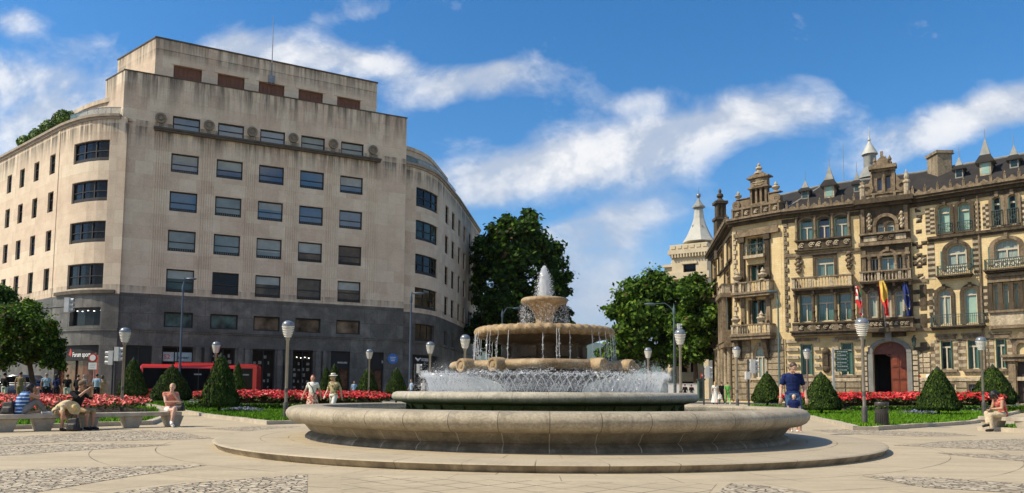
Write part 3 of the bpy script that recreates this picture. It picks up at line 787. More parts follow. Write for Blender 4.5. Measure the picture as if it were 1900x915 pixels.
# ring of fine jets round the inner basin crossing each other, mist above them
cs=[];nj=104;mbj=MB()
for i in range(nj):
    a=2*PI*i/nj
    for sgn in (-1,1):
        pts=[]
        for q in range(7):
            t_=q/6*.85;aa=a+sgn*t_*.15;rr=2.52+t_*.22;pts.append((FC[0]+rr*math.cos(aa),FC[1]+rr*math.sin(aa),1.02+.40*(1-(1-t_/.72)**2)))
        mbj.tube(pts,[.006,.0055,.005,.0044,.0038,.0032,.0025],4)
        n=80;t=RNG.uniform(0,1,n)
        reach=RNG.uniform(.20,.26);ht=RNG.uniform(.36,.46)
        aa=a+sgn*t*.15*(1+.0*t);rr=2.51+t*.22+RNG.normal(0,.03,n)*(.3+t);zz=1.03+ht*(1-(1-t/.72)**2)*1.0+RNG.normal(0,.014,n)*(.25+2*t)
        cs.append(np.stack([rr*np.cos(aa),rr*np.sin(aa),zz],1))
c=np.vstack(cs);c=c[c[:,2]>1.0];c+=np.array([FC[0],FC[1],0]);szj=RNG.uniform(.0032,.0062,len(c))
tag(mbj.build('jet_threads',m_drop),'thin crossing threads of water round the inner basin','water',kind='stuff')
drops('spray_jets',c,szj,m_drop,'crossing fine jets of water above the inner basin rim','water',1.6)
n=135000;a=RNG.uniform(0,2*PI,n);rr=np.sqrt(RNG.uniform(1.5**2,2.66**2,n))+RNG.normal(0,.13,n);clump=.5+.5*np.sin(a*17+1.3*np.sin(a*5));h=RNG.gamma(2.0,.10,n)
zz=1.05+h*(.75+.5*clump);ok=(zz<1.72);c=np.stack([FC[0]+rr*np.cos(a),FC[1]+rr*np.sin(a),zz],1)[ok]
drops('spray_mist',c,RNG.uniform(.002,.0042,len(c)),m_drop,'white mist of droplets round the lower bowl of the fountain','water')
# curtain from the top bowl
n=3400;a=RNG.uniform(0,2*PI,n);t=RNG.uniform(0,1,n)**.8;cl=np.clip(.55+.6*np.sin(a*9+1)*np.sin(a*4),0,1);ok=RNG.uniform(size=n)<.25+cl
r=.50+RNG.normal(0,.03,n)+.04*t;c=np.stack([FC[0]+r*np.cos(a),FC[1]+r*np.sin(a),3.06-.60*t],1)[ok];drops('water_curtain',c,.0042,m_fall,'curtain of droplets falling from the top bowl','water',2.2)
# separate threads of water falling from the big bowl
mb=MB();cs=[]
for i in range(46):
    a=2*PI*i/46+RNG.normal(0,.05)
    if RNG.uniform()<.3:continue
    r=1.53+RNG.uniform(-.02,.03);pts=[];L=RNG.uniform(.55,.9)
    for j in range(9):
        t=j/8;pts.append((FC[0]+(r+.05*t)*math.cos(a)+RNG.normal(0,.004),FC[1]+(r+.05*t)*math.sin(a)+RNG.normal(0,.004),2.36-L*t*(.4+.6*t)))
    mb.tube(pts,[.003+.0045*RNG.uniform() for _ in range(9)],5)
    n=40;t=RNG.uniform(.2,1.2,n);cs.append(np.stack([FC[0]+(r+.04)*math.cos(a)+RNG.normal(0,.014,n),FC[1]+(r+.04)*math.sin(a)+RNG.normal(0,.014,n),2.36-.78*t],1))
    tubes=1
tag(mb.build('falling_threads',m_fall),'thin threads of water falling from the big upper bowl','water',kind='stuff')
c=np.vstack(cs);drops('falling_drops',c[c[:,2]>1.4],.006,m_fall,'drops falling beside the threads from the upper bowl','water',1.8)
cs=[]
for i in range(60):
    a=RNG.uniform(0,2*PI);n=14;t=RNG.uniform(0,1,n);r=1.95+RNG.uniform(-.1,.1)
    cs.append(np.stack([FC[0]+r*np.cos(a)+RNG.normal(0,.01,n),FC[1]+r*np.sin(a)+RNG.normal(0,.01,n),1.6-.5*t],1))
# top jet: ragged column
mb=MB();pts=[];seg=14;prof=[(.09,3.12),(.13,3.22),(.15,3.33),(.125,3.44),(.14,3.52),(.10,3.62),(.085,3.70),(.045,3.78),(.012,3.84)]
for jj,(r,z) in enumerate(prof):
    for i in range(seg):
        a=2*PI*i/seg;w=RNG.uniform(.4,.85)*r;mb.v.append((FC[0]+w*math.cos(a),FC[1]+w*math.sin(a),z+RNG.normal(0,.022)))
for jj in range(len(prof)-1):
    for i in range(seg):mb.f.append((jj*seg+i,jj*seg+(i+1)%seg,(jj+1)*seg+(i+1)%seg,(jj+1)*seg+i));mb.m.append(0)
tag(mb.build('water_jet',m_jet,smooth=True,angle=180),'white foaming water jet on top of the fountain','water')
n=7000;t=RNG.uniform(0,1,n);z=3.10+.76*t**.8;sp=.15*(1-t)**.6+.015;c=np.stack([FC[0]+RNG.normal(0,.55,n)*sp,FC[1]+RNG.normal(0,.55,n)*sp,z+RNG.normal(0,.02,n)],1)
drops('jet_droplets',c,.0062,m_jet,'foam droplets flying off the top jet','water',1.4)
# ---------------------------------------------------------------- building materials
def ashlar(name,cols,bw,bh,joint,zstain=(),amount=.5,sc=(1.0,1.0),dark=(.10,.085,.065),block=.16,rough=.85):
    """stone facing: large blocks of slightly different tone, thin joints, rain streaks.  u runs along x+y so that it works on any wall"""
    k=NT(name);x,y,z=k.sep(k.co())
    u=k.math('ADD',k.math('MULTIPLY',x,sc[0]),k.math('MULTIPLY',y,sc[1]))
    cb=k.n('ShaderNodeCombineXYZ');k.set(cb.inputs[0],u);k.set(cb.inputs[1],z)
    br=k.n('ShaderNodeTexBrick',i_Vector=cb.outputs[0],i_Scale=1.0);br.inputs['Brick Width'].default_value=bw;br.inputs['Row Height'].default_value=bh;br.inputs['Mortar Size'].default_value=joint;br.inputs['Mortar Smooth'].default_value=.2
    k.set(br.inputs['Color1'],(.5-block,)*3);k.set(br.inputs['Color2'],(.5+block,)*3);k.set(br.inputs['Mortar'],(.5,)*3);br.inputs['Bias'].default_value=0
    n=k.noise(.8,6,.62);n2=k.noise(9,5,.6)
    base=k.ramp(n,[(.28,cols[0]),(.5,cols[1]),(.72,cols[2])])
    c=k.mix(.5,base,br.outputs['Color'],'OVERLAY')
    c=k.mix(.22,c,k.ramp(n2,[(.3,tuple(v*.55 for v in cols[0])),(.65,cols[2])]))
    c=k.mix(k.math('MULTIPLY',br.outputs['Fac'],.45),c,tuple(v*.45 for v in cols[0]))
    c=streaks(k,c,amount,dark,(1.3,1.3,.10),.54,.80)
    for (zt,h,am) in zstain:   # dirt washed down below ledges and copings
        m=k.n('ShaderNodeMapRange',i_0=z,i_1=zt-h,i_2=zt,i_3=0.0,i_4=1.0)
        up=k.math('LESS_THAN',z,zt+.05)
        f=k.math('MULTIPLY',k.math('MULTIPLY',m.outputs[0],up),k.ramp(k.noise(1,7,.68,k.co((2.0,2.0,.13))),[(.40,0),(.60,1)]))
        c=k.mix(k.math('MULTIPLY',f,am),c,dark)
    k.base(c);k.rough(rough);k.bump(k.math('SUBTRACT',k.math('MULTIPLY',n2,.4),br.outputs['Fac']),.25,.03)
    return k.m
m_lime=ashlar('limestone',[(.53,.42,.30),(.63,.51,.375),(.70,.58,.435)],1.9,1.15,.008,[(28.6,3.2,1.0),(32.55,2.0,.9),(31.5,.9,.5),(23.75,2.2,1.0),(24.3,1.6,.8),(9.6,.9,.6)],.12)
m_gran=ashlar('grey_marble',[(.042,.040,.035),(.085,.081,.072),(.19,.18,.16)],1.75,1.45,.028,[],.30,dark=(.035,.036,.035),block=.27,rough=.6)
m_coping=M('dirty_coping',(.085,.072,.055),.9,.45,2.0,.3,fine=.4)
m_frame=M('bronze_frame',(.013,.011,.010),.6,.25,3.0)
m_rust=M('rust_shutter',(.15,.055,.024),.6,.3,3.0,fine=.3)
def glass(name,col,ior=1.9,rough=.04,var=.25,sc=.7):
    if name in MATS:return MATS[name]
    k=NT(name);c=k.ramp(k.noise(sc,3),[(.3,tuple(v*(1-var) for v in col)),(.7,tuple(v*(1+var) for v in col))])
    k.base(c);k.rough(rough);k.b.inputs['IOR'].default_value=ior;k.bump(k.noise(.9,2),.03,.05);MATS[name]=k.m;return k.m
g_blue=[glass('glass_blue',(.04,.085,.14),1.9),glass('glass_sky',(.07,.125,.175),1.9),glass('glass_curtain',(.15,.18,.165),1.7),glass('glass_deep',(.02,.04,.08),1.9)]  # blue tints put the reflected sky into the glass colour
g_dark=[glass('glass_dark',(.010,.010,.010),1.33),glass('glass_brown',(.085,.06,.035),1.4,var=.8,sc=.5),glass('glass_green',(.03,.05,.045),1.4,var=.8,sc=.6)]  # brown mottling stands for buildings reflected in the lower panes
BK=thing('bank_building','massive pale stone corner building with dark marble base behind the red bus','building',(-22.5,68.0,.42))
FP=Path([(-34.0824,62.8566),(-10.9321,74.0)])
cs,sn=(FP.p[1]-FP.p[0]).normalized();back=Vector((-sn,cs))
WLP=Path([(-66.2,85.3),(-46.4,69.74),(-42.2,66.44),(-40.7,65.27),(-39.35,64.38),(-38.1,63.66),(-37.0,63.15),(-36.0,62.86),(-35.0,62.75),(-33.6,62.8)])
WRP=Path([(-11.7,75.3),(-10.55,76.1),(-9.85,76.85),(-9.25,77.75),(-8.7,78.85),(-8.25,80.2),(-7.9,82.0),(-7.55,84.5),(-6.76,90.0),(-4.9,108.2)])
ROWS=[(24.37,25.62),(20.47,22.2),(16.95,18.75),(13.35,15.25),(9.70,11.75)]
MEZZ=(6.58,7.93)
COLS=[5.10,8.87,12.57,16.33,20.16]
ZB,ZM,ZG_,ZPAR,ZCOR=9.27,6.28,4.96,29.02,24.78
# --- upper stone wall of the central block
holes=[(c-1.13,c+1.13,a,b) for c in COLS for a,b in ROWS]
mb=MB();wall_grid(mb,FP,0,FP.len,ZB,ZPAR,holes,.30)
# side returns and roof of the block
B0=FP(0,0);B1=FP(FP.len,0);D=9.0
def bk(p,d,z): return Vector((p.x+back.x*d,p.y+back.y*d,z))
lw=(WLP.p[0]-WLP.p[1]).normalized()
l1=Vector((B0.x+lw.x*3.7,B0.y+lw.y*3.7))
mb.add([(B0.x,B0.y,ZB),(l1.x,l1.y,ZB),(l1.x,l1.y,ZPAR),(B0.x,B0.y,ZPAR)],[(0,3,2,1)])
r1=bk(B1,14,0)
mb.add([(B1.x,B1.y,ZB),(r1.x,r1.y,ZB),(r1.x,r1.y,ZPAR),(B1.x,B1.y,ZPAR)],[(0,1,2,3)])
mb.add([(B0.x,B0.y,ZPAR-.6),(B1.x,B1.y,ZPAR-.6),(r1.x,r1.y,ZPAR-.6),(l1.x,l1.y,ZPAR-.6)],[(0,1,2,3)])
mb.build('wall',m_lime,BK)
mb=MB();mb.pbox(FP,-.06,FP.len+.06,ZPAR,ZPAR+.10,-.45,.07)
mb.hexa([(B0.x-.07,B0.y,ZPAR+.003),(B0.x+.35,B0.y+.15,ZPAR+.003),(l1.x+.35,l1.y+.2,ZPAR+.003),(l1.x-.07,l1.y,ZPAR+.003),(B0.x-.07,B0.y,ZPAR+.1),(B0.x+.35,B0.y+.15,ZPAR+.1),(l1.x+.35,l1.y+.2,ZPAR+.1),(l1.x-.07,l1.y,ZPAR+.1)])
mb.build('parapet_coping',m_coping,BK)
# --- ledge, pilasters, medallions
mb=MB();mb.pbox(FP,2.5,22.98,23.98,24.14,0,.34);mb.pbox(FP,2.45,23.03,24.143,24.30,0,.42);mb.build('ledge',m_coping,BK)
PIL=[(2.62,3.72)]+[(a+1.28,b-1.28) for a,b in zip(COLS,COLS[1:])]+[(21.5,22.85)]
for (a,b) in PIL:
    mb=MB();wd=(b-a);nf=6;fw=wd/nf
    mb.pbox(FP,a,b,ZB+.15,ZB+.85,0,.12)
    for i in range(nf):
        c0=a+i*fw
        pts=[(c0+.008,.0),(c0+.03,.035),(c0+fw*.5,.055),(c0+fw-.03,.035),(c0+fw-.008,.0)]
        vs=[];
        for (u,n) in pts:vs+=[FP(u,ZB+.853,n),FP(u,23.97,n)]
        mb.add(vs,[(2*j,2*j+2,2*j+3,2*j+1) for j in range(4)])
    mb.build('pilaster',m_lime,BK)
for c in [3.0,6.98,10.72,14.45,18.25,22.2]:
    mb=MB();z=25.15
    mb.prism(FP,[(c-.18,24.30),(c+.18,24.30),(c+.12,24.62),(c-.12,24.62)],.03,.22)
    mb.disc(FP,c,z,.44,.0,.18,24);mb.arch(FP,c,z,.30,.46,.178,.28,0,360,24);mb.disc(FP,c,z,.17,.158,.22,14)
    mb.build('medallion',M('weathered_stone',(.20,.165,.12),.9,.35,3.0,.3,fine=.4),BK,smooth=True)
# --- windows of the front
def win(P,u0,u1,z0,z1,n,style,gm,parent=None,frame=m_frame,t=.10):
    fb=MB();pb=MB();fb.pbox(P,u0,u1,z0,z0+t,n-.02,n+.09);fb.pbox(P,u0,u1,z1-t,z1,n-.02,n+.09)
    fb.pbox(P,u0,u0+t,z0+t,z1-t,n-.02,n+.08);fb.pbox(P,u1-t,u1,z0+t,z1-t,n-.02,n+.08)
    if style in('office','office_low'):
        zm=z0+(z1-z0)*(.45 if style=='office' else .5);fb.pbox(P,u0+t,u1-t,zm-.035,zm+.035,n-.02,n+.07)
        if z1-z0>1.5:
            zr=z0+.26;fb.pbox(P,u0+t,u1-t,zr,zr+.03,n+.03,n+.10)
            nb=11
            for i in range(nb):
                u=u0+t+(u1-u0-2*t)*(i+.5)/nb;fb.pbox(P,u-.055,u+.055,z0+t,zr,n+.04,n+.075)
    elif style=='tall':
        zm=z0+(z1-z0)*.62;fb.pbox(P,u0+t,u1-t,zm-.03,zm+.03,n-.02,n+.07);um=(u0+u1)/2;fb.pbox(P,um-.02,um+.02,z0+t,zm-.03,n-.02,n+.06)
        zr=z0+.3;fb.pbox(P,u0+t,u1-t,zr,zr+.03,n+.04,n+.10)
    elif style=='triple':
        for q in (1,2):
            u=u0+(u1-u0)*q/3;fb.pbox(P,u-.06,u+.06,z0+t,z1-t,n-.02,n+.085)
        zm=z0+(z1-z0)*.5;fb.pbox(P,u0+t,u1-t,zm-.035,zm+.035,n-.02,n+.075)
        fb.pbox(P,u0+t,u1-t,z0+t,z0+.34,n+.06,n+.10)
    f=fb.build('window',frame,parent or BK)
    g=MB();g.pbox(P,u0+t*.6,u1-t*.6,z0+t*.6,z1-t*.6,n-.03,n);mats=[gm]
    if style=='office' and z1-z0>1.5 and random.random()<.45:   # blind half drawn behind the glass
        zb=z1-t-(z1-z0)*random.choice([.35,.5,.5,.6]);g.pbox(P,u0+t,u1-t,zb,z1-t,n+.001,n+.004,1);mats.append(glass('blind_pale',(.27,.29,.26),1.6) if random.random()<.5 else g_blue[2])
    g.build('pane',mats,f)
    return f
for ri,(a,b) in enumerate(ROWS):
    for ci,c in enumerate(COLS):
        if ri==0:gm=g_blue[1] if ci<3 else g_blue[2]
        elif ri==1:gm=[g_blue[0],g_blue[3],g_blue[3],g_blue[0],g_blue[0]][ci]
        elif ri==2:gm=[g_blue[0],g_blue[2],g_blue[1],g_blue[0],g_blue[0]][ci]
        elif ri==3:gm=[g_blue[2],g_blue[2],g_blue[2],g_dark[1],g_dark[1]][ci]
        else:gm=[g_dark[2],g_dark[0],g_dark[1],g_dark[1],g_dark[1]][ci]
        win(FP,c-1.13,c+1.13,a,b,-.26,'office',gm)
# --- attic storey
A0=Vector((-32.436,64.785));A1=Vector((-14.148,74.5))
AP=Path([A0,A1]);ZA=32.93
mb=MB();ATT=[]
for c in COLS:
    u=(FP(c,0).to_2d()-A0).dot((A1-A0).normalized());ATT.append(u)
holes=[(u-1.2,u+1.2,29.15,30.75) for u in ATT]
wall_grid(mb,AP,0,AP.len,ZPAR-.9,ZA,holes,.35)
e0=A0+lw*7.6;e1=A1+Vector(back)*12
mb.add([(A0.x,A0.y,ZPAR-.9),(e0.x,e0.y,ZPAR-.9),(e0.x,e0.y,ZA),(A0.x,A0.y,ZA)],[(0,3,2,1)])
mb.add([(A1.x,A1.y,ZPAR-.9),(e1.x,e1.y,ZPAR-.9),(e1.x,e1.y,ZA),(A1.x,A1.y,ZA)],[(0,1,2,3)])
mb.add([(A0.x,A0.y,ZA),(A1.x,A1.y,ZA),(e1.x,e1.y,ZA),(e0.x,e0.y,ZA)],[(0,1,2,3)])
mb.pbox(AP,0,AP.len,31.95,32.02,0,.05)
for u in ATT:mb.pbox(AP,u-1.5,u+1.5,30.76,31.9,0,.06)
mb.build('attic_wall',m_lime,BK)
mb=MB();mb.pbox(AP,-.08,AP.len+.08,ZA+.003,ZA+.12,-.4,.09)
mb.hexa([(A0.x-.1,A0.y,ZA+.004),(A0.x+.3,A0.y+.2,ZA+.004),(e0.x+.3,e0.y+.2,ZA+.004),(e0.x-.1,e0.y,ZA+.004),(A0.x-.1,A0.y,ZA+.119),(A0.x+.3,A0.y+.2,ZA+.119),(e0.x+.3,e0.y+.2,ZA+.119),(e0.x-.1,e0.y,ZA+.119)])
mb.build('attic_coping',m_coping,BK)
for u in ATT:
    mb=MB();mb.pbox(AP,u-1.2,u+1.2,29.15,30.75,-.33,-.25)
    for i in range(6):mb.pbox(AP,u-1.1+i*.37,u-.78+i*.37,29.2,30.5,-.249,-.21)
    mb.build('attic_shutter',m_rust,BK)
m_steel=M('grey_steel',(.22,.23,.24),.45,.2,3.0,metal=.6)
mp_=AP(AP.uv(503,160)[0],30.6,.12)
mb=MB();mb.tube([mp_,(mp_.x,mp_.y,34.0),(mp_.x,mp_.y,37.45)],[.06,.05,.02],6);mb.pbox(AP,AP.uv(503,160)[0]-.3,AP.uv(503,160)[0]+.3,30.75,31.5,.065,.2);mb.build('mast',m_steel,BK)
# --- curved wings
ul_s=WLP.L[2];  # end of the straight flank
uR=WLP.uv(214,500)[0]
holes=[];wl=[]
for (a,b) in ((20.9,22.75),(17.35,19.2),(13.75,15.6),(9.75,11.9)):
    u0=WLP.uv(131,400)[0];u1=WLP.uv(197,400)[0];holes.append((u0,u1,a,b));wl.append((u0,u1,a,b,'triple'))
cl=[WLP.uv(x,330)[0] for x in (96,67,41,18,-4,-24)]
for u in cl:
    for (a,b) in ((20.75,22.6),(17.2,19.1),(13.6,15.5),(10.0,12.0)):holes.append((u-.62,u+.62,a,b));wl.append((u-.62,u+.62,a,b,'tall'))
mb=MB();wall_grid(mb,WLP,WLP.L[0]+6,WLP.len,ZB,ZCOR,holes,.28)
p=[WLP(u,ZCOR-.3,0) for u in WLP.brk(WLP.L[0]+6,WLP.len)];q=[Vector((v.x+7.5,v.y+9.5,v.z)) for v in p]
for i in range(len(p)-1):mb.add([p[i],p[i+1],q[i+1],q[i]],[(0,1,2,3)])
mb.pbox(WLP,WLP.uv(103,400)[0]-.2,WLP.uv(103,400)[0]+.2,ZB,ZCOR,0,.05)
mb.build('wing_wall',m_lime,BK)
mb=MB();mb.pbox(WLP,WLP.L[0]+6,WLP.len-.6,ZCOR+.003,ZCOR+.22,-.5,.26);mb.pbox(WLP,WLP.L[0]+6,WLP.len-.6,ZCOR-.22,ZCOR,-.05,.12);mb.build('cornice',M('cornice_stone',(.30,.25,.195),.9,.3,2.0,.2,fine=.3),BK)
for i,(a,b,c,d,st) in enumerate(wl):win(WLP,a,b,c,d,-.24,st,g_dark[0] if st=='triple' else random.choice([g_dark[0],g_dark[2],g_blue[3]]))
# ledge under the lowest bow window
mb=MB();mb.pbox(WLP,WLP.uv(105,530)[0],WLP.uv(214,530)[0],ZB+.003,ZB+.30,0,.22);mb.build('bow_ledge',m_coping,BK)
holes=[];wr=[]
u0=WRP.uv(771,450)[0];u1=WRP.uv(812,450)[0]
for (a,b) in ((20.55,22.6),(17.0,19.1),(13.4,15.5),(9.75,11.95)):holes.append((u0,u1,a,b));wr.append((u0,u1,a,b,'triple'))
cr=[WRP.uv(x,450)[0] for x in (829,841,852.5,862,872,881)]
for u in cr:
    for (a,b) in ((20.4,22.5),(16.9,19.0),(13.3,15.4),(9.8,11.9)):holes.append((u-.85,u+.85,a,b));wr.append((u-.85,u+.85,a,b,'tall'))
mb=MB();wall_grid(mb,WRP,0,WRP.len,ZB,ZCOR,holes,.28)
p=[WRP(u,ZCOR-.3,0) for u in WRP.brk(0,WRP.len)];q=[Vector((v.x-9,v.y+5,v.z)) for v in p]
for i in range(len(p)-1):mb.add([p[i],p[i+1],q[i+1],q[i]],[(0,1,2,3)])
mb.build('wing_wall',m_lime,BK)
mb=MB();mb.pbox(WRP,.3,WRP.len,ZCOR+.003,ZCOR+.22,-.5,.26);mb.pbox(WRP,.3,WRP.len,ZCOR-.22,ZCOR,-.05,.12);mb.build('cornice',MATS['cornice_stone'],BK)
for (a,b,c,d,st) in wr:win(WRP,a,b,c,d,-.24,st,random.choice(g_dark) if st=='triple' else g_dark[0])
# --- roof terraces: small curved penthouses, glass rails
def penthouse(P,u0,u1,n,z1,wu):
    mb=MB();h=[(wu[0],wu[1],ZCOR+.2,ZCOR+1.35)];wall_grid(mb,P,u0,u1,ZCOR-.3,z1,h,.25,n=n)
    p=[P(u,z1,n) for u in P.brk(u0,u1)];e=[P(u,z1,n-4.5) for u in P.brk(u0,u1)]
    for i in range(len(p)-1):mb.add([p[i],p[i+1],e[i+1],e[i]],[(0,1,2,3)])
    mb.pbox(P,u0,u1,z1-.28,z1+.1,n,n+.14)
    mb.build('penthouse_wall',m_lime,BK)
    win(P,wu[0],wu[1],ZCOR+.2,ZCOR+1.35,n-.2,'plain',g_dark[2])
ua=WLP.uv(150,222)[0]
penthouse(WLP,WLP.L[1]-4,WLP.len-.05,-1.7,ZCOR+2.35,(ua+.9,WLP.len-1.0))
penthouse(WRP,.1,WRP.L[7]+4,-1.1,ZCOR+2.2,(.9,WRP.L[3]))
k=NT('rail_glass');k.base((.25,.33,.33));k.rough(.05);k.b.inputs['Alpha'].default_value=.35;m_rail=k.m
for P,a,b in ((WLP,WLP.uv(128,225)[0],WLP.len-.7),(WRP,.3,WRP.L[8]-1)):
    mb=MB();mb.pbox(P,a,b,ZCOR+.23,ZCOR+.85,-.12,-.10);f=mb.build('terrace_rail',m_rail,BK)
    mb=MB();mb.pbox(P,a,b,ZCOR+.853,ZCOR+.9,-.14,-.08)
    uu=a
    while uu<b:mb.pbox(P,uu,uu+.05,ZCOR+.22,ZCOR+.852,-.15,-.125);uu+=1.3
    mb.build('rail_posts',m_steel,f)
# --- dark marble base: front
SH=[(2.2,4.0),(5.3,7.1),(8.6,11.2),(12.2,15.0),(15.9,18.2),(19.35,21.6),]
holes=[(c-1.17,c+1.17,*MEZZ) for c in COLS]
sh=[(1.0,3.1),(3.9,6.4),(7.9,9.9),(11.4,13.4),(15.0,16.9),(18.55,20.4),(22.15,23.75)]
holes+=[(a,b,.35,4.9) for a,b in sh]
mb=MB();wall_grid(mb,FP,-.0,FP.len,0,ZB,holes,.45)
mb.add([FP(0,0,0),FP(0,ZB,0),(l1.x,l1.y,ZB),(l1.x,l1.y,0)],[(0,1,2,3)])
mb.pbox(FP,0,FP.len,ZM-.20,ZM-.06,0,.10);mb.pbox(FP,0,FP.len,ZM-.058,ZM+.06,0,.16)
mb.pbox(FP,0,FP.len,ZB-.02,ZB+.14,0,.06)
mb.build('marble_base',m_gran,BK)
for c in COLS:win(FP,c-1.17,c+1.17,*MEZZ,-.36,'plain',glass('mezzanine_teal',(.05,.10,.10),1.5,var=.9,sc=.9) if c<9 else glass('mezzanine_warm',(.13,.10,.07),1.5,var=.9,sc=.7),t=.12)
for c in [6.85,7.55,10.4,10.95,13.85,14.5,17.35,18.0]:
    mb=MB();mb.lathe([(.30,.35),(.30,4.9)],16,c=tuple(FP(c,0,.12).to_2d())+(0,),caps=False);mb.build('column',m_gran,BK,smooth=True)
uA=WLP.L[0]+6
holes=[(WLP.uv(129,585)[0],WLP.uv(186,585)[0],6.5,8.1),(WLP.uv(100,690)[0],WLP.uv(181,690)[0],.45,4.85)]
mb=MB();wall_grid(mb,WLP,uA,WLP.len,0,ZB,holes,.5);mb.pbox(WLP,uA,WLP.len,ZM-.2,ZM+.05,0,.12);mb.build('marble_base',m_gran,BK)
m_lit=NT('shop_lamps');m_lit.base((1,.95,.85));m_lit.b.inputs['Emission Color'].default_value=(1,.93,.8,1);m_lit.b.inputs['Emission Strength'].default_value=2.5;m_lit=m_lit.m
m_shop=M('shop_interior',(.016,.013,.011),.5,.6,1.5)
m_warm=M('shop_interior_warm',(.085,.04,.022),.6,.8,1.1)
m_shelf=M('shop_goods',(.20,.19,.17),.7,.7,6.0)
a,b,c,d=holes[0];win(WLP,a,b,c,d,-.4,'plain',g_dark[0],t=.1)
mb=MB()
for i in range(5):
    u=a+(b-a)*(.12+.2*i);mb.pbox(WLP,u,u+.16,d-.28-.05*(i%2),d-.22-.05*(i%2),-.395,-.37)
lb_=mb.build('ceiling_lamps',m_lit,BK)
holes=[(WRP.uv(770,610)[0],WRP.uv(806,610)[0],6.3,8.15),(WRP.uv(765,690)[0],WRP.uv(812,690)[0],.35,4.9)]
hr=[(u-.8,u+.8,6.0,8.0) for u in (cr[0],cr[1]+.6,cr[3])]
mb=MB();wall_grid(mb,WRP,0,WRP.len,0,ZB,holes+hr,.45);mb.pbox(WRP,0,WRP.len,ZM-.2,ZM+.05,0,.12);mb.build('marble_base',m_gran,BK)
a,b,c,d=holes[0];win(WRP,a,b,c,d,-.38,'triple',g_dark[1],t=.1)
for h in hr:win(WRP,*h,-.38,'plain',g_dark[0])
# --- shops at street level
def shopfront(P,u0,u1,z0,z1,kind):
    fb=MB();fb.pbox(P,u0,u1,z1-.12,z1,-.44,-.30);fb.pbox(P,u0,u0+.09,z0,z1-.121,-.44,-.32);fb.pbox(P,u1-.09,u1,z0,z1-.121,-.44,-.32)
    um=(u0+u1)/2;fb.pbox(P,um-.035,um+.035,z0,z1-.121,-.44,-.33);fb.pbox(P,u0+.091,u1-.091,z0,z0+.25,-.44,-.33)
    f=fb.build('shop_window',m_frame,BK)
    g=MB();g.pbox(P,u0+.05,u1-.05,z0+.05,z1-.05,-.46,-.441);g.build('pane',glass('shop_glass',(.010,.010,.010),1.25) if kind!='warm' else glass('shop_glass_warm',(.09,.04,.025),1.5,var=.9,sc=1.3),f)
    if kind in('grid','lamps'):
        s=MB();nx,nz=4,7
        for i in range(nx):
            for j in range(nz):
                if random.random()<.6:
                    u=u0+.15+(u1-u0-.3)*i/nx;z=z0+.4+(z1-z0-.7)*j/nz
                    s.pbox(P,u,u+(u1-u0-.4)/nx*random.uniform(.3,.8),z,z+.32*random.uniform(.5,1),-.4405,-.437)
        s.build('shop_goods',m_shelf,f)
    if kind=='lamps' or kind=='warm':
        s=MB()
        for i in range(4):
            u=u0+.2+(u1-u0-.4)*(i+.5)/4;s.pbox(P,u,u+.1,z1-.7-.06*(i%2),z1-.62-.06*(i%2),-.4403,-.435)
        s.build('shop_lamp',m_lit,f)
    return f
for (a,b),kd in zip(sh,['dark','dark','grid','grid','lamps','warm','warm']):shopfront(FP,a,b,.35,4.9,kd)
h=holes[1];shopfront(WRP,h[0],h[1],.35,4.9,'dark')
hL=(WLP.uv(100,690)[0],WLP.uv(181,690)[0]);shopfront(WLP,hL[0],hL[1],.45,4.85,'warm')
# --- lettering
m_lett=M('white_letters',(.80,.80,.78),.5,.05,5.0)
m_board=M('black_sign_board',(.004,.004,.005),.7,.2,3.0)
m_red=M('red_paint',(.45,.035,.02),.45,.15,3.0)
m_orange=M('red_orange_panel',(.36,.06,.03),.55,.2,3.0)
def text_on(P,u,z,n,txt,h,mat,parent,name='lettering',bold=True,width=None,align='CENTER',depth=.02):
    cu=bpy.data.curves.new('t','FONT');cu.body=txt;cu.size=h*1.38;cu.align_x=align;cu.align_y='CENTER';cu.extrude=depth/2
    if bold:cu.offset=h*.012
    o=bpy.data.objects.new('t',cu);COL.objects.link(o);bpy.context.view_layer.update()
    dg=bpy.context.evaluated_depsgraph_get();me=bpy.data.meshes.new_from_object(o.evaluated_get(dg));bpy.data.objects.remove(o)
    xs=[v.co.x for v in me.vertices];wx=max(xs)-min(xs);s=width/wx if width else 1.0
    mb=MB();mb.v=[tuple(P(u+v.co.x*s,z+v.co.y,n+v.co.z)) for v in me.vertices];mb.f=[tuple(p.vertices) for p in me.polygons];mb.m=[0]*len(mb.f)
    return mb.build(name,mat,parent)
def board(P,u0,u1,z0,z1,n0,n1,mat,name='shop_sign'):
    mb=MB();mb.pbox(P,u0,u1,z0,z1,n0,n1);return mb.build(name,mat,BK)
s=board(WLP,hL[0]+.02,hL[1]-.02,3.55,4.8,-.30,-.2,m_board);uu=WLP.uv(146,658)[0];text_on(WLP,uu,WLP.uv(146,658)[1],-.185,'Forum sport',.42,m_lett,s,width=2.15)
mb=MB();u_=WLP.uv(126,655)[0];zz=WLP.uv(126,655)[1];mb.prism(WLP,[(u_-.22,zz-.15),(u_+.15,zz-.3),(u_+.25,zz+.05),(u_+.05,zz+.45),(u_-.05,zz+.1)],-.199,-.18);mb.build('logo',m_red,s)
mb=MB();a=WLP.uv(182,690)[0];mb.pbox(WLP,a-.55,a-.06,.45,4.0,-.25,-.15);mb.build('red_pillar',m_orange,BK)
s=board(FP,22.2,23.7,3.15,4.88,-.28,-.2,m_board);u_,z_=FP.uv(721,672);text_on(FP,u_,z_,-.19,'SINGULARU',.26,m_lett,s,width=1.3)
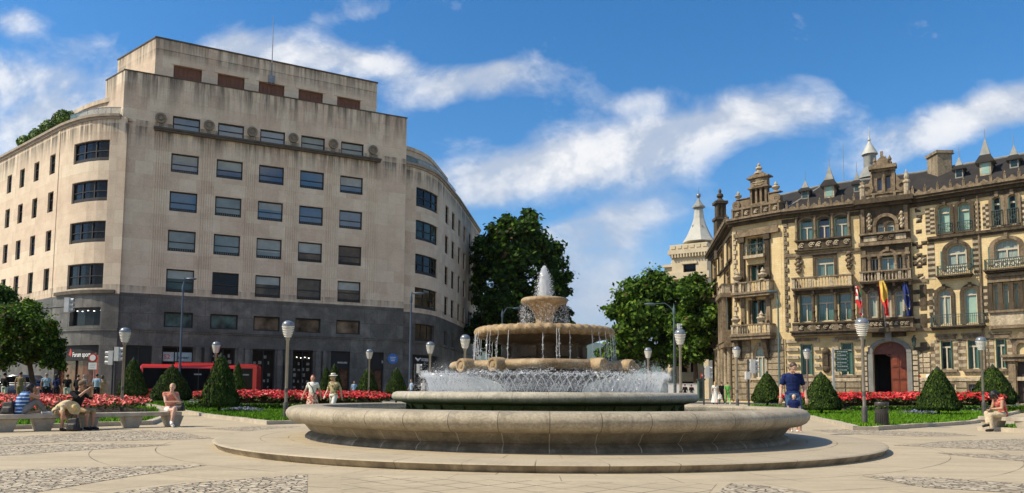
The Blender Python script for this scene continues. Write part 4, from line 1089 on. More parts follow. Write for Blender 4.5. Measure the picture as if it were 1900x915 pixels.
u2,z2=FP.uv(721,664);mb=MB();mb.arch(FP,u2,z2,.20,.235,-.199,-.18,0,360,20);mb.build('logo_ring',m_lett,s);text_on(FP,u2,z2,-.185,'A',.22,m_lett,s)
s=board(FP,18.6,20.35,3.2,4.85,-.28,-.2,m_board);u_,z_=FP.uv(636,673);text_on(FP,u_,z_,-.19,'SINGULARU',.16,m_lett,s,width=.9)
s=board(WRP,h[0]+.02,h[1]-.02,3.5,4.85,-.28,-.2,m_board);u_,z_=WRP.uv(791,668);text_on(WRP,u_,z_,-.17,'DOCKERS',.3,m_lett,s,width=1.3)
mb=MB();u_,z_=WRP.uv(778,667)
for sgn in(-1,1):mb.prism(WRP,[(u_,z_-.2),(u_+.45*max(sgn,0)+.0+(-.0 if sgn>0 else -.0),z_+.1),(u_+.4*max(sgn,0)+.02,z_+.22),(u_,z_+.05)] if sgn>0 else [(u_,z_-.2),(u_,z_+.05),(u_-.4,z_+.22),(u_-.45,z_+.1)],-.199,-.18)
mb.build('logo',m_lett,s)
# half-hidden poster and window lettering above the bus
k_=FP.uv(352,662);mb=MB();mb.pbox(FP,4.95,6.35,3.6,4.4,-.43,-.42);po=mb.build('poster',M('poster_blue',(.30,.42,.48),.6,.25,2.0),BK)
text_on(FP,5.65,3.95,-.415,'ɘɔivɿɘƨ' if False else 'swear',.28,m_board,po,width=.9)
mb=MB();mb.pbox(FP,3.95,4.85,3.6,4.4,-.43,-.42);po=mb.build('poster',M('poster_pale',(.42,.44,.46),.6,.2,2.0),BK);text_on(FP,4.3,3.98,-.415,'S2',.4,m_red,po,width=.5)
u_,z_=FP.uv(745,668)
mb=MB();mb.disc(FP,24.65,4.3,.52,.02,.10,20);bs=mb.build('round_sign',M('blue_sign',(.03,.14,.42),.4,.1,4.0),BK)
mb=MB()
for i in range(3):mb.pbox(FP,24.35+.05*i,24.95-.05*i,4.42-.17*i,4.47-.17*i,.101,.108)
mb.build('lettering',m_lett,bs)
# --- planting on the roof terrace
m_bush=[M('bush_leaf',(.09,.17,.02),.6,.4,3.0),M('bush_leaf_light',(.16,.27,.035),.6,.3,3.0),M('bush_leaf_dark',(.025,.05,.01),.6,.3,3.0)]
def ball_bush(c,r,n,name,label,cat,group=None,size=.10):
    q=RNG.normal(size=(n,3));q/=np.linalg.norm(q,axis=1,keepdims=True);rad=RNG.uniform(.55,1.05,(n,1))**.4
    lum=1+.12*np.sin(q[:,:1]*7+1)*np.sin(q[:,1:2]*6)
    P_=q*rad*lum*np.array(r)+np.array(c)
    return tag(np_mesh(name,leaf_quads(P_,q+RNG.normal(0,.5,(n,3)),size,.6),4,None,mats=m_bush,midx=RNG.choice(3,n,p=[.45,.3,.25])),label,cat,group)
for px,py,rr,lab in ((107,213,.95,'largest round bush on the roof terrace, nearest the curved corner'),(80,234,.85,'second round bush from the curved corner on the roof terrace'),(57,247,.75,'third round bush from the curved corner on the roof terrace'),(34,270,.75,'last round bush at the far left of the roof terrace')):
    u,z=WLP.uv(px,py);p=WLP(u,0,-.75);d=math.hypot(p.x,p.y)
    ball_bush((p.x,p.y,ZCOR+.35+rr*.75),(rr*1.15,rr*1.15,rr),2600,'terrace_bush',lab,'bush','round bushes on the roof terrace',.13)
# ---------------------------------------------------------------- the ornate palace on the right
m_yel=ashlar('yellow_brick',[(.50,.37,.165),(.65,.495,.255),(.73,.585,.34)],.62,.21,.006,[(17.8,1.6,.5),(9.0,1.2,.35)],.28,sc=(.82,-.57),dark=(.20,.14,.07),block=.07)
def soot(name,col,am=.6,sc=1.0):
    """old carved stone: pale worn patches, black crust and drips"""
    k=NT(name);n=k.noise(1.1*sc,7,.65);n2=k.noise(7*sc,5,.65);n3=k.noise(30,4,.6)
    c=k.ramp(n,[(.30,tuple(v*.62 for v in col)),(.5,col),(.70,tuple(min(1,v*1.38) for v in col))])
    c=k.mix(.5,c,k.ramp(n2,[(.32,tuple(v*.42 for v in col)),(.5,col),(.68,tuple(min(1,v*1.45) for v in col))]))
    c=streaks(k,c,am,tuple(v*.22 for v in col),(2.2,2.2,.35),.46,.66)
    c=k.mix(k.math('MULTIPLY',k.ramp(k.noise(2.6,6,.7,None,1.0),[(.52,0),(.66,1)]),am),c,tuple(v*.2 for v in col))
    k.base(c);k.rough(.9);k.b.inputs['Specular IOR Level'].default_value=.2;k.bump(k.math('ADD',n2,k.math('MULTIPLY',n3,.5)),.6,.04);return k.m
m_tr=soot('brown_stone',(.235,.178,.115));m_td=soot('dark_stone',(.095,.072,.047),.5);m_tl=soot('pale_stone',(.46,.38,.265),.5);m_rus=soot('rusticated_stone',(.31,.25,.168),.55)
m_slate=M('slate',(.034,.031,.029),.85,.3,1.2,.4,10,fine=.3,spec=.15)
m_zinc=M('pale_zinc_slate',(.225,.225,.205),.7,.3,2.5,.3,12,fine=.3)
m_shut=M('green_shutter',(.045,.125,.105),.5,.2,2.0)
m_cream=M('cream_window_frame',(.48,.42,.31),.55,.12,4.0)
m_iron=M('iron_rail',(.05,.075,.065),.5,.25,4.0,metal=.3)
m_wood=M('red_brown_door',(.135,.032,.013),.4,.35,2.2,fine=.3)
m_void=M('dark_interior',(.006,.006,.006),.9,.2,2)
k=NT('glass_curtained');x_=k.n('ShaderNodeTexWave',i_Vector=k.co((1.2,1.2,.05)),i_Scale=2.2,i_Distortion=2.0)
k.base(k.ramp(x_.outputs['Fac'],[(.0,(.045,.10,.085)),(1,(.10,.19,.155))]));k.rough(.06);k.b.inputs['IOR'].default_value=1.8;g_cur=k.m
k=NT('glass_pale_blind');k.base(k.ramp(k.noise(1.0,2),[(.3,(.22,.34,.28)),(.7,(.34,.47,.38))]));k.rough(.08);k.b.inputs['IOR'].default_value=1.45;g_blind=k.m
k=NT('glass_net_curtain');x_=k.n('ShaderNodeTexWave',i_Vector=k.co((1.0,1.0,.05)),i_Scale=5.0,i_Distortion=3.0)
k.base(k.ramp(x_.outputs['Fac'],[(.2,(.06,.13,.11)),(.8,(.42,.45,.40))]));k.rough(.08);k.b.inputs['IOR'].default_value=1.45;g_net=k.m
g_pal=glass('glass_palace_blue',(.025,.045,.10),1.6)
PL=thing('palace','ornate yellow brick palace with slate roof, gables and flags on the right','building',(33.0,66.0,.42))
MP=Path([(25.2,68.2),(34.2,62.6),(40.2,57.05),(46.5,51.2)])
CH=Path([(21.68,71.85),(25.2,68.2)])
FK=Path([(24.55,90.5),(21.68,71.85)])
ZE=17.82
def rect(P,x0,y0,x1,y1):
    u0,_=P.uv(x0,(y0+y1)/2);u1,_=P.uv(x1,(y0+y1)/2);_,z1=P.uv((x0+x1)/2,y0);_,z0=P.uv((x0+x1)/2,y1);return u0,u1,z0,z1
class Wall:
    def __init__(s,P,z0,z1,mat,depth=.35):s.P=P;s.z0=z0;s.z1=z1;s.mat=mat;s.h=[];s.mb=MB();s.d=depth
    def spandrel(s,u0,u1,zs,z1,seg=12):
        uc=(u0+u1)/2;r=(u1-u0)/2;sq=(z1-zs)/r
        for sg in(-1,1):
            pts=[(uc+sg*r*math.cos(PI/2*i/seg),zs+r*sq*math.sin(PI/2*i/seg)) for i in range(seg+1)]+[(uc+sg*r,z1)]
            if sg>0:pts=pts
            else:pts=pts[::-1]
            s.mb.prism(s.P,pts,-s.d,0.0)
    def done(s,u0=0,u1=None,name='wall'):
        wall_grid(s.mb,s.P,u0,u1 if u1 else s.P.len,s.z0,s.z1,s.h,s.d);return s.mb.build(name,s.mat,PL)
W=Wall(MP,0,ZE,m_yel)
def pwin(Wl,r,arch=0.0,gm=None,frame=m_cream,mull=1,transom=.7,shut=0,name='window',nb=-.30,fw=.09):
    """opening with frame, pane, optional shutters folded back; arch = rise of the head"""
    u0,u1,z0,z1=r;P=Wl.P;Wl.h.append(r);zs=z1-arch
    if arch:Wl.spandrel(u0,u1,zs,z1)
    fb=MB();f0=fw
    fb.pbox(P,u0,u0+f0,z0,zs,nb,nb+.12);fb.pbox(P,u1-f0,u1,z0,zs,nb,nb+.12);fb.pbox(P,u0+f0,u1-f0,z0,z0+f0,nb,nb+.11)
    uc=(u0+u1)/2;rr=(u1-u0)/2
    if arch:fb.arch(P,uc,zs,rr-f0,rr,nb,nb+.12,0,180,12,sq=arch/rr)
    else:fb.pbox(P,u0+f0,u1-f0,z1-f0,z1,nb,nb+.11)
    zt=z0+(z1-z0)*transom
    if transom<1:fb.pbox(P,u0+f0,u1-f0,zt-.07,zt+.07,nb,nb+.13)
    for i in range(mull):
        u=u0+(u1-u0)*(i+1)/(mull+1);fb.pbox(P,u-.05,u+.05,z0+f0,(zt-.07) if transom<1 else z1-f0,nb,nb+.125)
    f=fb.build(name,frame,PL)
    g=MB();g.pbox(P,u0+.04,u1-.04,z0+.04,z1-.03 if not arch else zs,nb-.03,nb+.01)
    if arch:g.prism(P,[(uc+(rr-.04)*math.cos(PI*i/12),zs+(arch-.04)*math.sin(PI*i/12)) for i in range(13)],nb-.03,nb+.009)
    g.build('pane',gm or g_cur,f)
    if shut:
        for sg,ue in((-1,u0),(1,u1)):
            s=MB();w=min(.42,(u1-u0)*.3)
            if shut==1:a,b=(ue+.02,ue+.07) if sg<0 else (ue-.07,ue-.02);s.pbox(P,a,b,z0+.05,zs-.02,-.24,.16)
            else:
                a,b=(ue-w,ue-.01) if sg<0 else(ue+.01,ue+w);s.pbox(P,a,b,z0+.05,zs+(arch*.1),.03,.09)
                for q in range(10):
                    zz=z0+.15+(zs-z0-.3)*q/10;s.pbox(P,a+.05,b-.05,zz,zz+.05,.091,.105)
            s.build('shutter',m_shut,f)
    return f
def part(fn,name,mat,parent=None,smooth=False,angle=40):
    mb=MB();fn(mb);return mb.build(name,mat,parent or PL,smooth=smooth,angle=angle)
def surround(P,r,mat=m_td,w=.22,n=.10,sill=True,arch=0.0,key=True,name='window_surround'):
    u0,u1,z0,z1=r;zs=z1-arch
    mb=MB();mb.pbox(P,u0-w,u0-.002,z0,zs,0.003,n);mb.pbox(P,u1+.002,u1+w,z0,zs,.003,n)
    if arch:
        rr=(u1-u0)/2;mb.arch(P,(u0+u1)/2,zs,rr+.002,rr+w,.003,n,0,180,14,sq=(arch+w*.0)/rr if True else 1)
        if key:mb.pbox(P,(u0+u1)/2-.13,(u0+u1)/2+.13,z1-.03,z1+w+.12,n+.002,n+.10)
    else:mb.pbox(P,u0-w,u1+w,z1+.002,z1+w,.003,n);mb.pbox(P,u0-w-.08,u1+w+.08,z1+w+.002,z1+w+.12,.003,n+.12)
    if sill:mb.pbox(P,u0-w-.05,u1+w+.05,z0-.16,z0-.002,.003,n+.10)
    return mb.build(name,mat,PL)
BAL=[(.055,0),(.055,.06),(.03,.10),(.065,.22),(.06,.30),(.03,.48),(.03,.52),(.055,.56),(.055,.6)]
def balustrade(P,u0,u1,z0,z1,n1,n0=0.0,mat=m_tl,dark=m_td,slab=.22,posts=None,name='balustrade',bracket=True):
    """stone balcony: slab, posts, balusters, hand rail"""
    t=.24
    sb=MB();sb.pbox(P,u0-.08,u1+.08,z0-slab*.45,z0,n0+.003,n1+.10);sb.pbox(P,u0-.02,u1+.02,z0-slab,z0-slab*.452,n0+.003,n1-.02)
    if bracket:
        nb=max(2,int((u1-u0)/1.3))
        for i in range(nb+1):
            u=u0+.12+(u1-u0-.24)*i/nb;sb.pbox(P,u-.10,u+.10,z0-slab-.30,z0-slab-.002,n0+.003,n1*.6)
    s=sb.build('balcony_slab',m_tr,PL)
    mb=MB();ps=posts or [0,1]
    for q in ps:
        u=u0+t/2+(u1-u0-t)*q;mb.pbox(P,u-t/2,u+t/2,z0+.002,z1-.13,n1-t,n1)
    if n1-n0>.45:
        for u in(u0+.1,u1-.1):
            mb.pbox(P,u-.08,u+.08,z0+.002,z1-.13,n0+.01,n1-t-.02)
    h=(z1-.13-z0)/.6
    for a,b in zip(ps,ps[1:]):
        ua=u0+t+(u1-u0-t)*a;ub=u0+(u1-u0-t)*b;k_=max(2,int((ub-ua)/.23))
        for i in range(k_):
            p=P(ua+(ub-ua)*(i+.5)/k_,0,n1-t/2)
            mb.lathe([(r,z0+.003+z*h) for r,z in BAL],8,c=(p.x,p.y,0),caps=False)
    b_=mb.build(name,mat,PL,smooth=True)
    rb=MB();rb.pbox(P,u0-.05,u1+.05,z1-.128,z1,n1-t-.04,n1+.05)
    if n1-n0>.45:
        rb.pbox(P,u0-.05,u0+.22,z1-.128,z1,n0+.01,n1-t-.045);rb.pbox(P,u1-.22,u1+.05,z1-.128,z1,n0+.01,n1-t-.045)
    rb.build('hand_rail',mat if mat!=m_tl else m_tr,b_)
    return b_
def iron_balcony(P,u0,u1,z0,z1,n1,scroll=False,cover=None):
    part(lambda m:(m.pbox(P,u0-.1,u1+.1,z0-.12,z0,.003,n1+.08),m.pbox(P,u0,u1,z0-.26,z0-.122,.003,n1-.1)),'balcony_slab',m_td)
    mb=MB();mb.pbox(P,u0,u1,z1-.05,z1,n1-.03,n1+.03);mb.pbox(P,u0,u1,z0+.08,z0+.11,n1-.015,n1+.015);mb.pbox(P,u0,u1,z1-.25,z1-.22,n1-.012,n1+.012)
    k_=int((u1-u0)/.14)
    for i in range(k_+1):
        u=u0+(u1-u0)*i/k_;mb.pbox(P,u-.014,u+.014,z0+.003,z1-.051,n1-.014,n1+.014)
    for u in(u0,u1):
        mb.pbox(P,u-.02,u+.02,z1-.05,z1,.0,n1-.031);mb.pbox(P,u-.015,u+.015,z0+.08,z0+.11,.0,n1-.031)
        for i in range(max(2,int(n1/.16))):mb.pbox(P,u-.012,u+.012,z0+.003,z1-.051,.05+.16*i,.075+.16*i)
    if scroll:
        w=.48;k2=max(1,int((u1-u0)/w))
        for i in range(k2):
            uc=u0+(u1-u0)*(i+.5)/k2;zc=(z0+z1)/2-.05
            mb.arch(P,uc,zc,.15,.185,n1-.012,n1+.016,0,360,12)
            for sg in(-1,1):mb.arch(P,uc+sg*.16,zc+.15*sg,.07,.10,n1-.012,n1+.018,0,270,8)
    b=mb.build('iron_railing',m_iron,PL)
    if cover:
        c=MB();c.pbox(P,cover[0],cover[1],z0+.12,z1-.1,n1-.06,n1-.035)
        for i in range(int((cover[1]-cover[0])/.2)):
            for j in range(3):c.arch(P,cover[0]+.12+.2*i,z0+.28+.22*j,.05,.08,n1-.034,n1-.02,0,300,7)
        c.build('railing_panel',M('cream_panel',(.62,.56,.42),.7,.12,5.0),b)
    return b
def column(P,u,z0,z1,n,r,mat=m_td,band=True):
    p=P(u,0,n);h=z1-z0
    prof=[(r*1.5,z0),(r*1.5,z0+.10),(r*1.15,z0+.14),(r*1.25,z0+h*.14),(r,z0+h*.17)]
    if band:prof+=[(r,z0+h*.33),(r*1.2,z0+h*.345),(r*1.2,z0+h*.37),(r,z0+h*.385)]
    prof+=[(r*.9,z1-.32),(r*1.1,z1-.30),(r*.95,z1-.26),(r*1.55,z1-.10),(r*1.6,z1-.001)]
    mb=MB();mb.lathe(prof,12,c=(p.x,p.y,0));return mb.build('column',mat,PL,smooth=True)
def relief(P,r,n=.25,mat=m_tl,name='relief',seed=0):
    """carved trophy: stacked bulging masks, scrolls and pendants on the wall"""
    u0,u1,z0,z1=r;uc=(u0+u1)/2;w=(u1-u0)/2;h=z1-z0;mb=MB();rg=random.Random(seed)
    def b(u,z,ru,rz,d):
        p=P(u,z,d*.35);T=(P(u+1,z,0)-P(u,z,0)).normalized();Nn=(P(u,z,1)-P(u,z,0)).normalized()
        Mx=Matrix((T,Nn,Vector((0,0,1)))).transposed()
        mb.ball((p.x,p.y,p.z),(ru,d,rz),8,6,M=Mx)
    b(uc,z1-h*.13,w*.62,h*.13,n);b(uc,z1-h*.33,w*.50,h*.12,n*.8);b(uc,z1-h*.55,w*.55,h*.13,n)
    for sg in(-1,1):b(uc+sg*w*.65,z1-h*.45,w*.35,h*.09,n*.75);b(uc+sg*w*.6,z1-h*.20,w*.25,h*.06,n*.6);b(uc+sg*w*.5,z0+h*.24,w*.33,h*.08,n*.7)
    b(uc,z0+h*.30,w*.4,h*.11,n*.8);b(uc,z0+h*.11,w*.6,h*.11,n)
    mb.prism(P,[(uc-w*.5,z0+h*.05),(uc+w*.5,z0+h*.05),(uc+w*.55,z1-h*.05),(uc-w*.55,z1-h*.05)],.003,n*.3)
    return mb.build(name,mat,PL,smooth=True,angle=70)
def carved_panel(P,u0,u1,z0,z1,n,mat=m_td,seed=1,matp=m_tr,name='carved_panel'):
    """panel of scroll foliage"""
    mb=MB();mb.pbox(P,u0,u1,z0,z1,.003,n);b=mb.build(name,mat,PL);mb=MB()
    h=z1-z0;k_=max(1,int((u1-u0)/(h*.75)))
    for i in range(k_):
        uc=u0+(u1-u0)*(i+.5)/k_;s=1 if i%2 else -1
        mb.arch(P,uc,(z0+z1)/2,h*.20,h*.30,n+.001,n+.09,30,300,9);mb.arch(P,uc+s*h*.26,(z0+z1)/2+s*h*.12,h*.08,h*.17,n+.001,n+.075,0,290,7)
        mb.disc(P,uc,(z0+z1)/2,h*.10,n+.001,n+.12,8)
    mb.build('carving',matp,b);return b
def quoins(P,u0,w,z0,z1,h,mat,alt=.14,n=.09,side=1,face=True,name='quoins'):
    mb=MB();k_=int((z1-z0)/h);h=(z1-z0)/k_
    for i in range(k_):
        a,b=u0,u0+w+(alt if i%2 else 0)
        if side<0:a,b=u0-(alt if i%2 else 0),u0+w
        za,zb=z0+h*i+.012,z0+h*(i+1)-.012
        vs=[P(a,za,.003),P(b,za,.003),P(b,zb,.003),P(a,zb,.003),P(a+.06,za+.05,n),P(b-.06,za+.05,n),P(b-.06,zb-.05,n),P(a+.06,zb-.05,n)]
        mb.add(vs,[(4,5,6,7),(0,1,5,4),(1,2,6,5),(2,3,7,6),(3,0,4,7)])
    return mb.build(name,mat,PL)
def checker(P,u0,u1,z0,z1,nu,nz,mats=(m_tl,m_td),skip=None,n=.03,name='chequer_stones'):
    mb=MB();du=(u1-u0)/nu;dz=(z1-z0)/nz
    for i in range(nu):
        for j in range(nz):
            if skip and skip(i,j):continue
            mb.pbox(P,u0+du*i+.01,u0+du*(i+1)-.01,z0+dz*j+.01,z0+dz*(j+1)-.01,.003,n,(i+j)%2)
    return mb.build(name,list(mats),PL)
def diamonds(P,cs,s,mat=m_td,n=.14,name='faceted_stones'):
    mb=MB()
    for (u,z) in cs:
        vs=[P(u-s,z-s*.8,.003),P(u+s,z-s*.8,.003),P(u+s,z+s*.8,.003),P(u-s,z+s*.8,.003),P(u,z,n)];mb.add(vs,[(0,1,4),(1,2,4),(2,3,4),(3,0,4)])
    return mb.build(name,mat,PL)
def rustic(P,u0,u1,z0,z1,h,mat=m_rus,holes=(),n=.09,bl=1.0,name='rustication'):
    mb=MB();k_=max(1,int((z1-z0)/h));h=(z1-z0)/k_
    for j in range(k_):
        za,zb=z0+h*j+.02,z0+h*(j+1)-.02;segs=[(u0,u1)]
        for (a,b,c,d) in holes:
            ns=[]
            for (p,q) in segs:
                if zb>c and za<d and q>a and p<b:
                    if a-p>.1:ns.append((p,a))
                    if q-b>.1:ns.append((b,q))
                else:ns.append((p,q))
            segs=ns
        for (p,q) in segs:
            kk=max(1,round((q-p)/bl));off=(j%2)*.5
            for i in range(kk):
                a=p+(q-p)*i/kk+.008;b=p+(q-p)*(i+1)/kk-.008
                e=.04;vs=[P(a,za,.003),P(b,za,.003),P(b,zb,.003),P(a,zb,.003),P(a+e,za+e,n),P(b-e,za+e,n),P(b-e,zb-e,n),P(a+e,zb-e,n)];mb.add(vs,[(4,5,6,7),(0,1,5,4),(1,2,6,5),(2,3,7,6),(3,0,4,7)])
    return mb.build(name,mat,PL)
def urn(P,u,z,n,h,mat=m_tl,name='urn'):
    p=P(u,0,n);mb=MB();mb.lathe([(a*h,z+b*h) for a,b in [(.26,0),(.26,.06),(.12,.12),(.12,.18),(.30,.30),(.36,.42),(.33,.50),(.16,.54),(.14,.62),(.20,.68),(.10,.80),(.05,.92),(.0,1.0)]],12,c=(p.x,p.y,0));return mb.build(name,mat,PL,smooth=True)
# ================= bay A (left of the portal)
B1u=MP.uv(1476,430)[0];B2u=MP.uv(1579,430)[0]
A3=[rect(MP,*q) for q in((1485,408,1509,445),(1517,404.5,1541,443),(1549,400,1574,440))]
zb3=sum(r[2] for r in A3)/3;zt3=sum(r[3] for r in A3)/3
for i,r in enumerate(A3):
    r=(r[0],r[1],zb3,zt3);pwin(W,r,.25,g_cur if i!=1 else g_pal,transom=.62,mull=1,shut=1)
def frameA(m):
    m.pbox(MP,B1u,B2u,zt3+.28,zt3+.85,.003,.14);m.pbox(MP,B1u,A3[0][0]-.08,zb3,zt3+.278,.003,.12);m.pbox(MP,A3[2][1]+.08,B2u,zb3,zt3+.278,.003,.12)
    for r in A3:m.arch(MP,(r[0]+r[1])/2,zt3-.22,(r[1]-r[0])/2+.02,(r[1]-r[0])/2+.2,.003,.16,0,180,12,sq=.55)
part(frameA,'window_group_frame',m_tr)
for u in (B1u+.12,(A3[0][1]+A3[1][0])/2,(A3[1][1]+A3[2][0])/2,B2u-.12):column(MP,u,zb3+.0,zt3+.3,.22,.11,m_tr)
part(lambda m:(m.pbox(MP,B1u-.05,B2u+.05,zb3-.12,zb3-.002,.003,.40),m.pbox(MP,B1u-.05,B2u+.05,zb3-1.02,zb3-.88,.003,.40)),'window_group_sill',m_td)
for r in A3:carved_panel(MP,r[0]-.25,r[1]+.25,zb3-.878,zb3-.122,.24,m_td,matp=m_tl)
z23=MP.uv(1500,462)[1]
part(lambda m:m.pbox(MP,MP.uv(1456,470)[0],MP.uv(1596,450)[0],zb3-1.45,zb3-1.15,.003,.16),'string_course',m_tr)
r=rect(MP,1514,477,1548,514);pwin(W,r,0,g_cur,transom=.68,mull=1);surround(MP,r,m_td,.24,.14,sill=False)
bz=MP.uv(1528,534)[1];bt=MP.uv(1528,514)[1]
balustrade(MP,MP.uv(1473,525)[0],MP.uv(1583,520)[0],bz,bt,.85,posts=[0,.30,.68,1])
for i,(x,y0,y1) in enumerate(((1482,474,508),(1576,466,501))):
    r=rect(MP,x-8,y0,x+8,y1);relief(MP,r,.32,m_tr,seed=i)
A1=[rect(MP,*q) for q in((1485,549,1509,598),(1517,546,1550,596),(1557,543,1581,594))]
zb1=sum(r[2] for r in A1)/3;zt1=sum(r[3] for r in A1)/3
for r in A1:pwin(W,(r[0],r[1],zb1,zt1),0,g_cur,transom=.68,mull=1,shut=1)
part(lambda m:m.pbox(MP,MP.uv(1474,540)[0],MP.uv(1590,540)[0],zt1+.05,zt1+.42,.003,.35),'lintel',m_td)
for x in(1478.5,1511,1552.5,1585):column(MP,MP.uv(x,570)[0],zb1-.02,zt1+.05,.42,.15,m_td)
ua,ub=MP.uv(1473,605)[0],MP.uv(1590,605)[0]
zc0,zc1=MP.uv(1530,614)[1],MP.uv(1530,601)[1]
part(lambda m:(m.pbox(MP,ua,ub,zc1-.02,zc1+.12,.003,.75),m.pbox(MP,ua-.1,ub+.1,zc0-.42,zc0-.14,.003,.72),m.pbox(MP,ua-.2,ub+.2,zc0-.138,zc0,.003,.85)),'balcony_slab',m_td)
for r in A1:carved_panel(MP,r[0]-.12,r[1]+.12,zc0+.002,zc1-.022,.58,m_td,matp=m_tl)
part(lambda m:[m.pbox(MP,MP.uv(x,605)[0]-.26,MP.uv(x,605)[0]+.26,zc0+.002,zc1-.022,.003,.66) for x in(1478.5,1511,1552.5,1585)],'balcony_post',m_tr)
G=[rect(MP,1486,638,1508,697),rect(MP,1561,636,1583,696)]
zg0=sum(r[2] for r in G)/2;zg1=sum(r[3] for r in G)/2
for r in G:
    pwin(W,(r[0],r[1],zg0,zg1),0,g_cur,transom=.78,mull=1,shut=1)
    part(lambda m:(m.pbox(MP,r[0]-.3,r[1]+.3,zg0-.2,zg0-.002,.003,.25),m.pbox(MP,r[0]-.45,r[1]+.45,zg1+.25,zg1+.5,.003,.2)),'window_sill',m_tr)
for (x0,x1) in((1460,1482),(1511,1521),(1545,1557),(1586,1600)):
    u0,u1=MP.uv(x0,660)[0],MP.uv(x1,660)[0]
    part(lambda m:[m.pbox(MP,u0,u1,zg0+.75*q,zg0+.75*q+.30,.003,.20) for q in range(5)],'stone_bands',m_tl)
r=rect(MP,1526,645,1541,692)
def oval(m):
    u0,u1,z0,z1=r;uc=(u0+u1)/2;w=(u1-u0)/2
    m.prism(MP,[(uc+w*math.cos(a),z1-w+w*math.sin(a)) for a in [PI*i/8 for i in range(9)]]+[(uc-w*math.cos(a),z0+w-w*math.sin(a)) for a in [PI*i/8 for i in range(9)]],.003,.10)
    for z in(z1-w,z0+w):m.lathe([(0,.34),(.14,.32),(.28,.22),(.34,.10)],12,c=tuple(MP(uc,z,0)),M=Matrix((( (MP(uc+1,z,0)-MP(uc,z,0)).normalized()),Vector((0,0,1)),(MP(uc,z,1)-MP(uc,z,0)).normalized())).transposed().to_4x4())
    m.pbox(MP,uc-.16,uc+.16,z0+w+.3,z1-w-.3,.101,.24)
part(oval,'oval_ornament',m_td,smooth=True)
# ================= bay C: portal axis, stone front set proud of the wall
C0,C1=MP.uv(1598,480)[0],MP.uv(1691,470)[0]
zl=[MP.uv(1645,y)[1] for y in(612,590,518,455,384)]
CP=Path([MP(C0,0,.32).to_2d(),MP(C1,0,.32).to_2d()])
WC=Wall(CP,zl[0],ZE,m_td,.45)
tri=[rect(CP,*q) for q in((1611,541,1628,590),(1637,539,1654,589),(1660,537,1678,588))]
zq0=sum(r[2] for r in tri)/3;zq1=sum(r[3] for r in tri)/3
for r in tri:
    rr=(r[0],r[1],zq0,zq1);pwin(WC,rr,(r[1]-r[0])/2*.9,g_net,transom=.80,mull=0,fw=.14);surround(CP,rr,m_tr,.14,.08,arch=(r[1]-r[0])/2*.9,sill=False)
r=rect(CP,1635,466,1660,503);pwin(WC,r,(r[1]-r[0])/2*.85,g_cur,transom=.66,mull=1);surround(CP,r,m_tr,.22,.14,arch=(r[1]-r[0])/2*.85,sill=False)
zz0,zz1=r[2],CP.uv(1625,479)[1]
for (a,b) in((1617,1631),(1665,1676)):
    q=(CP.uv(a,490)[0],CP.uv(b,490)[0],zz0,zz1);pwin(WC,q,0,g_dark[0],transom=1.1,mull=1,fw=.07)
for x in(1614,1632.5,1663,1678):column(CP,CP.uv(x,490)[0],zz0,zz1+.1,.15,.12,m_tr)
part(lambda m:m.pbox(CP,0.05,CP.len-.05,zz1+.12,zz1+.32,.003,.22),'string_course',m_tr)
r=rect(CP,1626,402,1661,433);rc=r
for (a,b) in((.06,.44),(.56,.94)):
    q=(r[0]+(r[1]-r[0])*a,r[0]+(r[1]-r[0])*b,r[2],r[3]-.55);pwin(WC,q,(q[1]-q[0])/2*.9,g_cur,transom=.7,mull=0,fw=.07)
part(lambda m:(m.arch(CP,(r[0]+r[1])/2,r[3]-.75,(r[1]-r[0])/2,(r[1]-r[0])/2+.28,.003,.24,0,180,16),m.pbox(CP,r[0]-.28,r[0],r[2],r[3]-.75,.003,.2),m.pbox(CP,r[1],r[1]+.28,r[2],r[3]-.75,.003,.2)),'arch_moulding',m_tr)
for i,x in enumerate((1613.5,1673)):
    q=rect(CP,x-6,395 if i==0 else 391,x+6,429 if i==0 else 424);relief(CP,q,.22,m_tl,seed=5+i)
zp0,zp1=CP.uv(1645,448)[1],CP.uv(1645,434)[1]
part(lambda m:(m.pbox(CP,-.05,CP.len+.05,zp1+.002,zp1+.16,.003,.30),m.pbox(CP,-.1,CP.len+.1,zp0-.30,zp0-.002,.003,.34)),'string_course',m_tr)
carved_panel(CP,rc[0],rc[1],zp0+.002,zp1,.12,m_td,matp=m_tr)
for (a,b) in((.3,1.7),(CP.len-1.7,CP.len-.3)):part(lambda m:(m.pbox(CP,a,b,zp0+.1,zp1-.1,.003,.10)),'plain_panel',m_tl)
for z0,z1 in((zl[3]+1.0,ZE-.5),(zl[2]+.5,zl[3]-.4)):
    for a in(.12,CP.len-.42):part(lambda m:m.pbox(CP,a,a+.3,z0,z1,.003,.10),'pilaster',m_tr)
WC.done(name='portal_bay_wall')
p0,p1=MP(C0,0,0),MP(C1,0,0)
part(lambda m:(m.add([p0,CP(0,0,0),CP(0,ZE,0),(p0.x,p0.y,ZE)] if False else [(p0.x,p0.y,zl[0]),CP(0,zl[0],0),CP(0,ZE,0),(p0.x,p0.y,ZE)],[(0,1,2,3)]),m.add([(p1.x,p1.y,zl[0]),CP(CP.len,zl[0],0),CP(CP.len,ZE,0),(p1.x,p1.y,ZE)],[(0,3,2,1)])),'portal_bay_side',m_td)
balustrade(CP,.0,CP.len,CP.uv(1645,521)[1],CP.uv(1645,503)[1],.75,posts=[0,.36,.80,1])
zb_=CP.uv(1645,610)[1];zt_=CP.uv(1645,594)[1]
part(lambda m:(m.pbox(CP,-.2,CP.len+.2,zb_-.32,zb_,.003,.95),m.pbox(CP,-.1,CP.len+.1,zt_,zt_+.16,.003,.85)),'balcony_slab',m_td)
part(lambda m:m.pbox(CP,-.02,CP.len+.02,zb_+.002,zt_-.002,.003,.62),'balcony_front',m_tr)
